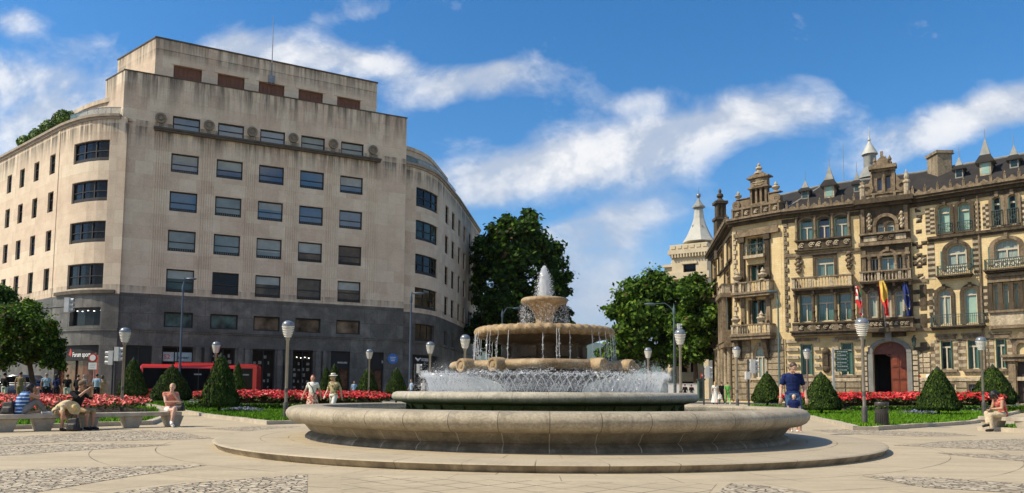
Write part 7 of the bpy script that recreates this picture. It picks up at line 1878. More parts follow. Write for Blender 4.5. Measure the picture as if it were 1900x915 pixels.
# ---------------------------------------------------------------- stone benches
k=NT('bench_concrete');c_=k.ramp(k.noise(3,6,.6),[(.3,(.30,.26,.20)),(.55,(.42,.37,.29)),(.75,(.50,.45,.36))]);c_=streaks(k,c_,.5,(.13,.11,.08),(3,3,.8));k.base(c_);k.rough(.85);k.bump(k.noise(30,4),.35,.012);m_bench=k.m
def bench(label,pts,legs,top=.43,th=.115,dep=.46):
    """pts: front edge of the seat on the ground plan, left to right; depth goes away from the square's centre"""
    P=Path(pts);t=thing('stone_bench',label,'bench',(P.p[0].x,P.p[0].y,0))
    mb=MB();us=P.brk(0,P.len);mb.pbox(P,0,P.len,top-th,top,-dep,0)
    s=mb.build('seat',m_bench,t);md=s.modifiers.new('b','BEVEL');md.width=.015;md.segments=2;md.limit_method='ANGLE'
    for u in legs:
        mb=MB();a,b=.20,.13
        q=[P(u-b,0,-.40),P(u+b,0,-.40),P(u+b,0,-.06),P(u-b,0,-.06)];w=[P(u-a,top-th-.003,-.42),P(u+a,top-th-.003,-.42),P(u+a,top-th-.003,-.03),P(u-a,top-th-.003,-.03)]
        vs=[Vector((v.x,v.y,0)) for v in(q[3],q[2],q[1],q[0])]+[w[3],w[2],w[1],w[0]];mb.hexa(vs);l=mb.build('leg',m_bench,t);md=l.modifiers.new('b','BEVEL');md.width=.012;md.segments=2
    return t,P
lp=[GT(x,y) for x,y in((-120,805),(10,802.5),(130,798.5),(258,794),(337,791.5))]
BL,PB=bench('long low stone bench on slanted legs at the left edge of the square',[(p.x,p.y) for p in lp],[])
def legs_for(t,P,pxs,top=.43,th=.115):
    for x in pxs:
        u,_=P.uv(x,790);mb=MB();a,b=.26,.17
        vs=[P(u-b,0,-.10),P(u+b,0,-.10),P(u+b,0,-.38),P(u-b,0,-.38),P(u-a,top-th-.003,-.05),P(u+a,top-th-.003,-.05),P(u+a,top-th-.003,-.42),P(u-a,top-th-.003,-.42)]
        mb.hexa(vs);l=mb.build('leg',m_bench,t)
        md=l.modifiers.new('b','BEVEL');md.width=.012;md.segments=2
legs_for(BL,PB,(-60,12,84,168,250,326))
rp=[GT(x,y) for x,y in((1815,799),(1900,803.5),(2010,812))]
BR,PR_=bench('stone bench at the right edge of the square, one slanted leg in view',[(p.x,p.y) for p in rp],[])
legs_for(BR,PR_,(1832,1896,1960))
# ---------------------------------------------------------------- red city bus
m_bus=M('bus_red',(.50,.018,.014),.25,.08,1.0,spec=.6)
m_busr=M('bus_roof_red',(.62,.05,.035),.4,.08,1.0)
m_tyre=M('tyre',(.012,.012,.012),.85,.2,6.0)
m_rim=M('wheel_rim',(.42,.42,.42),.35,.15,4.0,metal=.7)
g_bus=glass('bus_glass',(.006,.006,.007),1.22)
BY=58.5;bx0,bx1=AY(258,700,BY).x,AY(476,700,BY).x;gz_=XY(370,BY).z
bt=AY(370,677,BY).z
BUS=thing('city_bus','red single deck city bus passing behind the clipped cones','bus',((bx0+bx1)/2,BY+1.25,gz_))
BP=Path([(bx0*.974,BY-1.5),(bx1,BY)]);L=BP.len;zb=gz_+.28;W_=2.5
mb=MB();prof=[(0,zb),(0,bt-.28),(.10,bt-.08),(.32,bt),(W_-.32,bt),(W_-.10,bt-.08),(W_,bt-.28),(W_,zb)]
for i in range(2):pass
vs=[]
for u,e in((0,.10),(.10,0),(L-.10,0),(L,.10)):
    for (d,z) in prof:
        dd=d+(e if d<W_/2 else -e);vs.append(BP(u,z-(e*.6 if z>bt-.3 else 0),-dd))
kk=len(prof);fs=[tuple(range(kk)),tuple(3*kk+i for i in range(kk-1,-1,-1))]
for j in range(3):
    for i in range(kk):fs.append((j*kk+i,j*kk+(i+1)%kk,(j+1)*kk+(i+1)%kk,(j+1)*kk+i))
mb.add(vs,fs);bb=mb.build('body',m_bus,BUS,smooth=True,angle=35)
wz0,wz1=zb+.95,bt-.30
for (a,b) in((.25,L*.30),(L*.305,L*.60),(L*.605,L*.80)):
    mb=MB();mb.pbox(BP,a,b-.03,zb+.30,wz1,.004,.02)
    mb.build('window',g_bus,BUS)
mb=MB();mb.pbox(BP,L*.81,L-.30,wz0-.35,wz1+.02,.004,.02);mb.build('window',g_bus,BUS)
mb=MB();mb.pbox(BP,L-.28,L-.0,zb+.3,bt-.1,.003,.03);mb.pbox(BP,L*.803,L-.283,wz1+.03,bt-.06,.003,.03);mb.pbox(BP,L*.803,L-.283,zb,wz0-.37,.003,.03);mb.build('rear_frame',m_busr,BUS)
mb=MB();mb.pbox(BP,0.2,L*.20,zb,zb+.62,.021,.03);mb.build('red_skirt',m_bus,BUS)
mb=MB()
for q in(.22,.46,.60,.87):
    mb=MB();mb.pbox(BP,L*q,L*q+.55,wz1-.52,wz1-.42,.0205,.024);mb.build('seat_notice',M('notice_grey',(.22,.23,.24),.5,.2,5.0),BUS)
pass
mb=MB()
for u in(L*.305,L*.5,L*.605):mb.pbox(BP,u-.03,u,zb+.3,wz1,.0205,.03)
mb.build('window_post',m_sigd,BUS)
mb=MB();mb.pbox(BP,L*.28,L*.62,bt-.02,bt+.16,-1.9,-.45);mb.build('roof_unit',m_busr,BUS);mb=MB();mb.pbox(BP,L*.83,L*.97,bt-.02,bt+.10,-2.0,-.5);mb.build('roof_unit',m_busr,BUS)
def wheel(P,u,z,r,n,parent,w=.22):
    c=P(u,z,n);T=(P(u+1,z,n)-P(u,z,n)).normalized();Nn=(P(u,z,1)-P(u,z,0)).normalized()
    Mx=Matrix((T,Vector((0,0,1)),Nn)).transposed().to_4x4()
    mb=MB();mb.lathe([(r*.6,w*.45),(r*.92,w*.5),(r,w*.35),(r,-w*.35),(r*.92,-w*.5),(0,-w*.5)],20,c=tuple(c),M=Mx,caps=False);t_=mb.build('wheel',m_tyre,parent,smooth=True)
    mb=MB();mb.lathe([(r*.62,w*.46),(r*.55,w*.30),(r*.2,w*.28),(r*.16,w*.4),(0,w*.42)],20,c=tuple(c),M=Mx,caps=False)
    for i in range(5):
        a=2*PI*i/5;q=c+(T*math.cos(a)+Vector((0,0,1))*math.sin(a))*r*.38+Nn*w*.33;mb.obox(tuple(q),tuple((T*math.cos(a)+Vector((0,0,1))*math.sin(a))*r*.2),tuple((T*-math.sin(a)+Vector((0,0,1))*math.cos(a))*r*.07),tuple(Nn*.02))
    mb.build('rim',m_rim,t_,smooth=True)
for u in(L*.22,L*.78):
    wheel(BP,u,gz_+.48,.48,-.09,BUS,.26)
# ---------------------------------------------------------------- dark blue car under the tree
m_car=M('car_dark_blue',(.012,.022,.055),.2,.1,1.0,spec=.7)
CY=47.0;cx0,cx1=AY(-32,720,CY).x,AY(67,720,CY).x;gz_=XY(20,CY).z;CP_=Path([(cx0,CY),(cx1,CY)]);L=CP_.len
CAR=thing('parked_car','dark blue car half hidden under the weeping tree at the left edge','car',((cx0+cx1)/2,CY+.9,gz_))
def loft(mb,secs,P):   # sections at u: list of (inset, z) going up; mirrored in depth
    k_=len(secs[0][1]);vs=[]
    for u,pr in secs:
        for (d,z) in pr:vs.append(P(u,z,-d))
        for (d,z) in pr[::-1]:vs.append(P(u,z,-(1.8-d)))
    n=2*k_;fs=[tuple(range(n)),tuple((len(secs)-1)*n+i for i in range(n-1,-1,-1))]
    for j in range(len(secs)-1):
        for i in range(n):fs.append((j*n+i,j*n+(i+1)%n,(j+1)*n+(i+1)%n,(j+1)*n+i))
    mb.add(vs,fs)
z0=gz_+.25
sec=lambda u,h,ins:(u,[(.10+ins*.3,z0),(.0+ins*.3,z0+.25),(.02+ins*.3,z0+.62),(.10+ins,z0+h*.82),(.22+ins,z0+h)])
mb=MB();loft(mb,[sec(0,.62,.25),sec(L*.03,.80,.05),sec(L*.2,1.0,.0),sec(L*.80,1.0,.0),sec(L*.97,.95,.05),sec(L,.70,.2)],CP_);mb.build('body',m_car,CAR,smooth=True,angle=50)
mb=MB();loft(mb,[(u,[(.12,z0+.95),(.16,z0+1.0),(.24,z0+h*.9),(.30,z0+h),(.34,z0+h+.02)]) for u,h in((L*.24,1.02),(L*.36,1.42),(L*.5,1.48),(L*.80,1.44),(L*.95,1.05))],CP_);cab=mb.build('cabin',m_car,CAR,smooth=True,angle=50)
mb=MB();mb.prism(CP_,[(L*.33,z0+1.02),(L*.55,z0+1.02),(L*.55,z0+1.36),(L*.39,z0+1.33)],-.23,-.13);mb.prism(CP_,[(L*.57,z0+1.02),(L*.88,z0+1.02),(L*.80,z0+1.33),(L*.57,z0+1.36)],-.23,-.13);mb.build('side_window',g_bus,CAR)
mb=MB();mb.pbox(CP_,L*.985,L+.01,z0+.55,z0+.75,-.45,-.08);mb.build('tail_light',m_red,CAR)
for u in(L*.2,L*.80):wheel(CP_,u,gz_+.34,.34,-.10,CAR,.22)
# white hoarding and a green container at the end of the avenue
Y=82;a,b=AY(1240,720,Y),AY(1294,720,Y);z0=XY(1268,Y).z;t=thing('site_hoarding','long white hoarding along the far end of the avenue','hoarding',(a.x,Y,z0));hp=Path([(a.x,Y),(b.x,Y)])
for i in range(4):
    mb=MB();mb.pbox(hp,hp.len*i/4+.02,hp.len*(i+1)/4-.02,z0,AY(1268,713,Y).z,-.1,0);mb.build('panel',m_lett,t)
mb=MB();mb.pbox(hp,0,hp.len,AY(1268,713,Y).z+.003,AY(1268,713,Y).z+.1,-.12,.02);mb.build('top_rail',m_lgrey,t)
Y=76;a,b=AY(1295,720,Y),AY(1306,720,Y);z0=XY(1300,Y).z;zt=AY(1300,703,Y).z;t=thing('green_kiosk','narrow dull green kiosk at the end of the avenue','kiosk',((a.x+b.x)/2,Y,z0))
m_kg=M('kiosk_green',(.05,.10,.075),.5,.2,3.0)
mb=MB();mb.box(a.x,b.x,Y-.3,Y+.3,z0,zt-.15);mb.build('body',m_kg,t);mb=MB();mb.box(a.x-.08,b.x+.08,Y-.38,Y+.38,zt-.147,zt);mb.build('roof',m_sigd,t);mb=MB();mb.box(a.x+.08,b.x-.08,Y-.33,Y-.302,z0+.3,zt-.3);mb.build('panel',g_dark[2],t)
# ---------------------------------------------------------------- people
def skinm(name,col):
    k=NT(name);c=k.ramp(k.noise(9,3),[(.3,tuple(v*.88 for v in col)),(.7,tuple(min(1,v*1.08) for v in col))]);k.base(c);k.rough(.5);k.b.inputs['Subsurface Weight'].default_value=.0;return k.m
SK={'fair':skinm('skin_fair',(.56,.33,.23)),'tan':skinm('skin_tan',(.42,.23,.14)),'dark':skinm('skin_deep',(.22,.12,.075))}
HAIR={n:M('hair_'+n,c,.55,.35,18.0) for n,c in {'black':(.012,.010,.009),'brown':(.06,.035,.02),'blonde':(.42,.28,.13),'red':(.30,.045,.02),'pale':(.62,.50,.30),'grey':(.25,.23,.21)}.items()}
def cloth(name,col,var=.12): return M('cloth_'+name,col,.9,var+.06,5.0,.8,13,spec=.15)
m_eye=M('eye_dark',(.015,.012,.01),.3,.1,5);m_lip=M('lips',(.34,.10,.08),.5,.1,5)
def fuse(name,mb,mat,parent,vox,smooth=3,mats=None):
    me=bpy.data.meshes.new(name);me.from_pydata([tuple(v) for v in mb.v],[],mb.f);me.update()
    bm=bmesh.new();bm.from_mesh(me);bmesh.ops.recalc_face_normals(bm,faces=bm.faces[:]);bm.to_mesh(me);bm.free()
    o=bpy.data.objects.new(name,me);COL.objects.link(o)
    r=o.modifiers.new('r','REMESH');r.mode='VOXEL';r.voxel_size=vox
    s=o.modifiers.new('s','SMOOTH');s.iterations=smooth;s.factor=.5
    bpy.context.view_layer.update();dg=bpy.context.evaluated_depsgraph_get()
    m2=bpy.data.meshes.new_from_object(o.evaluated_get(dg));bpy.data.objects.remove(o);bpy.data.meshes.remove(me)
    m2.name=name;m2.materials.clear();m2.materials.append(mat);m2.shade_smooth()
    q=bpy.data.objects.new(name,m2);COL.objects.link(q);q.parent=parent;q['_o']=(0,0,0);return q
def cap(mb,a,b,ra,rb,seg=10):
    a,b=Vector(a),Vector(b);mb.tube([a,a.lerp(b,.25),a.lerp(b,.5),a.lerp(b,.75),b],[ra,ra+(rb-ra)*.25,ra+(rb-ra)*.5,ra+(rb-ra)*.75,rb],seg);mb.ball(a,ra*.999,seg,7);mb.ball(b,rb*.999,seg,7)
def lerp(a,b,t): return Vector(a).lerp(Vector(b),t)
STAND=dict(pel=(0,0,.96),wai=(0,0,1.12),che=(0,.0,1.32),nec=(0,.015,1.48),hed=(0,-.015,1.635),
  sL=(.185,.01,1.405),sR=(-.185,.01,1.405),eL=(.25,.03,1.14),eR=(-.25,.03,1.14),wL=(.26,-.06,.90),wR=(-.26,-.06,.90),
  hL=(.09,0,.92),hR=(-.09,0,.92),kL=(.10,-.015,.50),kR=(-.10,-.015,.50),aL=(.105,.02,.085),aR=(-.105,.02,.085),fL=(.13,-.15,.03),fR=(-.13,-.15,.03))
WALK=dict(STAND,kL=(.10,-.16,.52),aL=(.10,-.22,.10),fL=(.11,-.38,.06),kR=(-.10,.06,.50),aR=(-.10,.30,.15),fR=(-.11,.18,.03),
  eL=(.25,.12,1.15),wL=(.26,.16,.91),eR=(-.25,-.04,1.15),wR=(-.25,-.20,.94))
# seated on a 0.43 m bench; origin on the ground below the pelvis
SIT=dict(pel=(0,0,.53),wai=(0,.02,.68),che=(0,.0,.88),nec=(0,-.02,1.04),hed=(0,-.06,1.19),
  sL=(.18,0,.99),sR=(-.18,0,.99),eL=(.23,-.10,.74),eR=(-.23,-.10,.74),wL=(.12,-.30,.66),wR=(-.12,-.30,.66),
  hL=(.09,-.03,.52),hR=(-.09,-.03,.52),kL=(.11,-.44,.50),kR=(-.11,-.44,.50),aL=(.11,-.42,.09),aR=(-.11,-.42,.09),fL=(.12,-.58,.03),fR=(-.12,-.58,.03))
def person(label,loc,rz,J,H=1.75,skin='fair',hair='brown',hairstyle='short',top=None,sleeve=.45,bottom=None,leg='long',shoes=None,vox=.013,female=False,look=(0,0),hat=None,girth=1.0,group=None,face=True,extra=None,skirt=None,stripe=None):
    t=thing('person',label,'person',tuple(loc),rz,group);s=H/1.75;J={k_:Vector(v)*s for k_,v in J.items()};g=girth
    sk=SK[skin];mb=MB()
    side=(J['sL']-J['sR']).normalized()
    def tors(mb,f,low=True):
        up=(J['che']-J['pel']).normalized();fw=side.cross(up);Mx=Matrix((side,fw,up)).transposed()
        if low:mb.ball(J['pel'],(.165*s*f*g,.118*s*f*g,.125*s*f),14,10,M=Mx)
        mb.ball(J['wai'],(.138*s*f*g,.105*s*f*g,.15*s*f),14,10,M=Mx)
        mb.ball(lerp(J['wai'],J['che'],.5),(.145*s*f*g,.108*s*f*g,.15*s*f),14,10,M=Mx)
        mb.ball(J['che'],(.165*s*f*g,.112*s*f*g,.165*s*f),14,10,M=Mx)
        if female:
            for q in(-1,1):mb.ball(J['che']+side*(.075*s*q)+fw*(-.075*s)+up*(-.02*s),.068*s*f,10,8)
        for q in('sL','sR'):cap(mb,lerp(J['nec'],J[q],.3)-up*.03*s,J[q],.062*s*f,.062*s*f)
    tors(mb,1.0)
    cap(mb,J['nec']-Vector((0,0,.03*s)),lerp(J['nec'],J['hed'],.55),.058*s,.052*s)
    for q in'LR':
        cap(mb,J['s'+q],J['e'+q],.053*s*g,.042*s*g);cap(mb,J['e'+q],J['w'+q],.042*s*g,.029*s)
        cap(mb,J['h'+q],J['k'+q],.088*s*g,.058*s);cap(mb,lerp(J['k'+q],J['a'+q],.0),lerp(J['k'+q],J['a'+q],.35),.056*s,.057*s);cap(mb,lerp(J['k'+q],J['a'+q],.35),J['a'+q],.055*s,.037*s)
        cap(mb,J['a'+q]-Vector((0,0,.03*s)),J['f'+q],.042*s,.030*s)
        # hand: palm, four curled fingers of unequal length, thumb from the side
        d=(J['w'+q]-J['e'+q]).normalized();sg=1 if q=='L' else -1;lat=d.cross(Vector((0,0,1)) if abs(d.z)<.8 else Vector((0,-1,0)))
        lat=lat.normalized() if lat.length>1e-3 else Vector((1,0,0));pn=d.cross(lat);h0=J['w'+q]
        if J.get('curl'+q) is not None:pass
        palm=h0+d*.055*s;Mh=Matrix((lat,pn,d)).transposed();mb.ball(palm,(.041*s,.017*s,.052*s),10,8,M=Mh)
        for i,(o_,ln) in enumerate(((-.033,.060),(-.011,.074),(.011,.078),(.033,.068))):
            b=h0+d*.095*s+lat*o_*s*.95;m_=b+d*ln*.5*s+pn*.010*s;e=m_+d*ln*.38*s+pn*.028*s;cap(mb,b,m_,.0098*s,.0092*s,7);cap(mb,m_,e,.0092*s,.008*s,7)
        b=h0+d*.035*s-lat*.038*s;m_=b+d*.03*s-lat*.022*s+pn*.01*s;e=m_+d*.032*s+pn*.012*s;cap(mb,b,m_,.0115*s,.010*s,7);cap(mb,m_,e,.010*s,.009*s,7)
    # head with nose, chin, ears
    yaw,pit=look;Rh=Matrix.Rotation(yaw,3,'Z')@Matrix.Rotation(pit,3,'X');hc=J['hed']
    hp=lambda x,y,z:hc+Rh@Vector((x*s,y*s,z*s))
    mb.ball(hp(0,.012,.025),(.077*s,.096*s,.098*s),16,12,M=Rh);mb.ball(hp(0,-.022,-.045),(.058*s,.068*s,.075*s),14,10,M=Rh)
    cap(mb,hp(0,-.092,.0),hp(0,-.112,-.030),.011*s,.016*s,8);mb.ball(hp(0,-.078,-.098),(.024*s,.022*s,.018*s),8,6,M=Rh)
    for q in(-1,1):mb.ball(hp(.079*q,.012,-.012),(.010*s,.020*s,.030*s),8,6,M=Rh);mb.ball(hp(.03*q,-.082,.020),(.022*s,.014*s,.008*s),8,6,M=Rh)
    if J['hed'].z:cap(mb,J['nec'],hp(0,.02,-.05),.054*s,.050*s)
    body=fuse('body',mb,sk,t,vox,2)
    if face:
        for q in(-1,1):
            m=MB();m.ball(hp(.031*q,-.086,.004),(.012*s,.007*s,.007*s),8,6,M=Rh);m.build('eye',m_eye,t,smooth=True,world=False)
        m=MB();m.ball(hp(0,-.093,-.062),(.024*s,.008*s,.007*s),8,6,M=Rh);m.build('mouth',m_lip,t,smooth=True,world=False)
    # hair
    if hair:
        m=MB();m.ball(hp(0,.026,.042),(.085*s,.098*s,.094*s),16,12,M=Rh)
        if hairstyle=='short':pass
        if hairstyle=='bob':
            for q in(-1,1):cap(m,hp(.062*q,.03,.03),hp(.070*q,.03,-.085),.035*s,.030*s)
            cap(m,hp(0,.085,.03),hp(0,.095,-.09),.06*s,.045*s)
        if hairstyle=='long':
            for q in(-1,1):cap(m,hp(.062*q,.035,.03),hp(.078*q,.03,-.17),.036*s,.030*s)
            cap(m,hp(0,.085,.03),hp(0,.11,-.24),.065*s,.05*s)
        if hairstyle=='fringe':
            for q in(-1,0,1):cap(m,hp(.05*q,-.06,.075),hp(.06*q,-.105,-.03),.034*s,.028*s)
            for q in(-1,1):cap(m,hp(.07*q,.0,.05),hp(.088*q,-.04,-.10),.036*s,.026*s)
            cap(m,hp(0,.09,.05),hp(0,.12,-.09),.06*s,.05*s)
        if hairstyle=='bun':m.ball(hp(0,.12,.06),.045*s,10,8);
        if hairstyle=='curly':
            rg=random.Random(3)
            for _ in range(26):
                a=rg.uniform(0,2*PI);b=rg.uniform(-.3,1.3);m.ball(hp(.092*math.cos(a)*math.cos(b),.03+.10*math.sin(a)*math.cos(b) if math.sin(a)>-.35 else .03,.055+.085*math.sin(b)),.034*s,8,6)
        # keep the face free: drop everything in front below the hairline
        hb=fuse('hair',m,HAIR[hair],t,max(vox*.8,.010),1)
        if hairstyle in('short','long','bob','bun'):
            me=hb.data;bm=bmesh.new();bm.from_mesh(me);Ri=Rh.inverted()
            dl=[v for v in bm.verts if (lambda p:(p.y<-.045*s and p.z<.052*s and abs(p.x)<.068*s))(Ri@(v.co-hc))]
            bmesh.ops.delete(bm,geom=dl,context='VERTS');bm.to_mesh(me);bm.free()
    if top is not None:
        m=MB();tors(m,1.09)
        for q in'LR':
            if sleeve>0:
                e=lerp(J['s'+q],J['e'+q],min(1,sleeve*1.0));cap(m,J['s'+q]-Vector((0,0,.012*s)),e,.060*s*g,(.060 if sleeve<.9 else .052)*s*g)
                if sleeve>1:cap(m,J['e'+q],lerp(J['e'+q],J['w'+q],sleeve-1),.052*s,.040*s)
        sh=fuse('shirt',m,top,t,vox,2)
    if bottom is not None and not skirt:
        m=MB();up=(J['che']-J['pel']).normalized();fw=side.cross(up);Mx=Matrix((side,fw,up)).transposed();m.ball(J['pel'],(.178*s*g,.130*s*g,.125*s),14,10,M=Mx)
        for q in'LR':
            if leg=='long':
                cap(m,J['h'+q],J['k'+q],.098*s*g,.072*s);cap(m,J['k'+q],lerp(J['k'+q],J['a'+q],.93),.072*s,.056*s)
            elif leg=='knee':cap(m,J['h'+q],lerp(J['h'+q],J['k'+q],.97),.102*s*g,.082*s)
            else:cap(m,J['h'+q],lerp(J['h'+q],J['k'+q],.45),.100*s*g,.092*s)
        fuse('trousers' if leg=='long' else 'shorts',m,bottom,t,vox,2)
    if skirt:
        m=MB();zs=skirt*s;c0=J['pel']+Vector((0,0,.10*s))
        prof=[];n_=26
        for j in range(7):
            tt=j/6;r=(.15+.14*tt)*s;z=c0.z+(zs-c0.z)*tt;prof.append((r,z))
        vs=[];fs=[]
        for (r,z) in prof:
            for i in range(n_):
                a=2*PI*i/n_;w=r*(1+.07*math.sin(a*6+z*4)*((c0.z-z)/(c0.z-zs+1e-6)));vs.append((c0.x+w*1.05*math.cos(a),c0.y+w*.8*math.sin(a),z))
        for j in range(6):
            for i in range(n_):fs.append((j*n_+i,j*n_+(i+1)%n_,(j+1)*n_+(i+1)%n_,(j+1)*n_+i))
        m.add(vs,fs);m.build('skirt',bottom,t,smooth=True,world=False)
    if shoes is not None:
        for q in'LR':
            m=MB();cap(m,J['a'+q]+Vector((0,.02*s,-.035*s)),J['f'+q]+Vector((0,0,.006)),.048*s,.040*s);m.ball(lerp(J['a'+q],J['f'+q],.5)-Vector((0,0,.015*s)),(.044*s,.044*s,.035*s),10,7);fuse('shoe',m,shoes,t,max(vox*.8,.010),1)
    if hat:
        kind,hm=hat;m=MB();T=Matrix.Translation(hp(0,.015,.085))@Rh.to_4x4()
        if kind=='panama':m.lathe([(.0,-.005),(.095,-.01),(.165,-.018),(.175,-.012),(.16,-.004),(.093,.008),(.090,.06),(.08,.085),(.04,.09),(0,.083)],24,M=T@Matrix.Scale(s,4),caps=False)
        elif kind=='straw':m.lathe([(.0,-.005),(.10,-.01),(.20,-.03),(.205,-.022),(.10,.005),(.09,.07),(.05,.095),(0,.095)],24,M=T@Matrix.Scale(s,4),caps=False)
        else:
            m.lathe([(.098,-.03),(.100,.0),(.088,.05),(.05,.078),(0,.084)],20,M=T@Matrix.Scale(s,4),caps=False);m.prism(Path([tuple(hp(-.07,-.10,.07).to_2d()),tuple(hp(.07,-.10,.07).to_2d())]),[(0,hp(0,-.1,.06).z),(.14*s,hp(0,-.1,.06).z),(.14*s,hp(0,-.1,.07).z),(0,hp(0,-.1,.07).z)],-.02,.09)
        h_=m.build('hat',hm,t,smooth=True,world=False)
        if kind=='panama':m=MB();m.lathe([(.0945,.009),(.0935,.03)],24,M=T@Matrix.Scale(s,4),caps=False);m.build('hat_band',m_sigd,h_,world=False)
    if extra:extra(t,J,s,hp)
    return t
def at_px(px,Y,z=None):
    g=XY(px,Y)
    return Vector((g.x,g.y,g.z if z is None else z))
def strap(mat,a,b,off):
    def f(t,J,s,hp):
        m=MB();p0=J['sR']+Vector((.04,-.02,.05))*s;p1=J['che']+Vector((.03,-.155,-.02))*s;p2=J['hL']+Vector((.06,-.11,.08))*s;p3=J['che']+Vector((0,.15,0))*s
        m.tube([p0,J['che']+Vector((-.08,-.14,.07))*s,p1,p2],.014*s,6);m.build('bag_strap',mat,t,world=False,smooth=True)
    return f
def pattern(name,cols,scale=22):
    k=NT(name);v=k.n('ShaderNodeTexVoronoi',i_Vector=k.co(),i_Scale=scale);c=k.ramp(k.sep(v.outputs['Color'])[0],[(i/len(cols),c) for i,c in enumerate(cols)],'CONSTANT');k.base(c);k.rough(.85);return k.m
m_whitec=cloth('white',(.72,.70,.64),.06);m_cream=cloth('cream',(.66,.56,.36),.08);m_navy=cloth('navy',(.012,.022,.085),.2);m_denim=cloth('denim_blue',(.055,.105,.20),.2);m_blackc=cloth('black',(.014,.014,.016));m_beige=cloth('beige',(.50,.42,.29),.1);m_khaki=cloth('tan',(.34,.25,.14));m_greyc=cloth('grey',(.20,.20,.20));m_pinkc=cloth('pink',(.55,.22,.16));m_shoew=cloth('white_shoe',(.74,.73,.70),.05);m_shoed=cloth('dark_shoe',(.03,.028,.03));m_lblue=cloth('light_blue',(.30,.42,.55));m_green2=cloth('bright_green',(.16,.42,.10),.3)
k=NT('striped_tank');z_=k.sep(k.co())[2];f_=k.math('FRACT',k.math('MULTIPLY',z_,11.5));k.base(k.ramp(f_,[(0,(.03,.08,.28)),(.5,(.045,.16,.42)),(.62,(.55,.66,.72)),(.82,(.06,.22,.45))],'CONSTANT'));k.rough(.85);m_strip=k.m
m_floral=pattern('floral_skirt',[(.45,.06,.05),(.60,.48,.34),(.42,.10,.08),(.62,.52,.38),(.25,.10,.07)],26)
m_hawaii=pattern('patterned_shirt',[(.46,.36,.18),(.10,.10,.06),(.52,.43,.24),(.22,.17,.08),(.40,.30,.15)],20)
m_redpat=pattern('red_patterned_top',[(.45,.06,.045),(.52,.13,.10),(.36,.035,.03),(.58,.26,.18)],30)
m_straw=M('straw_hat',(.58,.43,.20),.9,.2,20);m_hatw=M('panama_hat',(.72,.68,.58),.8,.08,12);m_capb=M('cap_brown',(.16,.10,.055),.8,.2,12)
m_bag=M('bag_black',(.015,.014,.015),.6,.3,8.0,.3)
# --- man in blue looking down at a toddler
pm=Vector((7.30,19.25,0))
person('tall man in a navy t-shirt and blue shorts looking down at a small child',pm,R(-8),dict(STAND,hed=(0,-.10,1.60),nec=(0,-.01,1.47),eL=(.27,.02,1.13),wL=(.29,-.05,.89),eR=(-.27,.02,1.13),wR=(-.30,-.06,.90),kL=(.12,-.10,.51),aL=(.13,-.06,.085),fL=(.15,-.23,.03)),H=1.88,skin='fair',hair='brown',top=m_navy,sleeve=.62,bottom=m_denim,leg='knee',shoes=m_shoew,vox=.011,girth=1.07,look=(R(12),R(32)))
person('small blond toddler in dark clothes in front of the man in blue',(6.98,18.35,.121),R(-20),dict(STAND,hed=(0,-.03,1.60)),H=.93,skin='fair',hair='pale',top=m_navy,sleeve=.6,bottom=m_denim,leg='knee',shoes=m_shoew,vox=.009,girth=1.22,look=(0,R(-10)))
# --- couple walking behind the basin
person('woman with short red hair in a white t-shirt and flowered skirt, walking',at_px(580,27.2),R(-12),dict(WALK,eR=(-.27,-.05,1.16),wR=(-.36,-.10,.92)),H=1.63,hair='red',hairstyle='bob',top=m_whitec,sleeve=.45,bottom=m_floral,skirt=.45,shoes=m_shoed,female=True,extra=strap(m_bag,0,0,0),look=(R(15),R(-6)))
person('man in a white panama hat and patterned shirt, walking',at_px(619,27.0),R(-28),dict(WALK,hed=(-.01,-.04,1.63)),H=1.66,skin='fair',hair='grey',top=m_hawaii,sleeve=.75,bottom=m_whitec,shoes=m_shoew,hat=('panama',m_hatw),girth=1.06,look=(R(-35),R(4)))
# --- right bench: woman with a phone
def bench_seat(P,px,back=.20):
    u,_=P.uv(px,790);return P(u,0,-back),u
p,u=bench_seat(PR_,1852,.18)
nn=(PR_(u,0,1)-PR_(u,0,0));rz=math.atan2(nn.x,-nn.y)
def phone(t,J,s,hp):
    m=MB();c=lerp(J['wL'],J['wR'],.5)+Vector((0,-.08,.03))*s;m.obox(c,(.035,0,0),(0,.03,.055),(0,.006,-.004));m.build('phone',m_bag,t,world=False)
person('woman in a red patterned top and cream trousers bent over her phone',(p.x,p.y,0),rz-R(16),dict(SIT,wai=(0,.0,.68),che=(0,-.08,.86),nec=(0,-.14,1.01),hed=(0,-.24,1.10),sL=(.17,-.10,.97),sR=(-.17,-.10,.97),eL=(.22,-.16,.70),eR=(-.22,-.16,.70),wL=(.06,-.34,.68),wR=(-.06,-.34,.68),kR=(-.04,-.46,.55),aR=(.08,-.52,.24),fR=(.10,-.66,.16)),H=1.68,skin='tan',hair='black',hairstyle='fringe',top=m_redpat,sleeve=0,bottom=m_beige,shoes=m_shoed,female=True,look=(R(6),R(48)),extra=phone,vox=.011,girth=1.05)
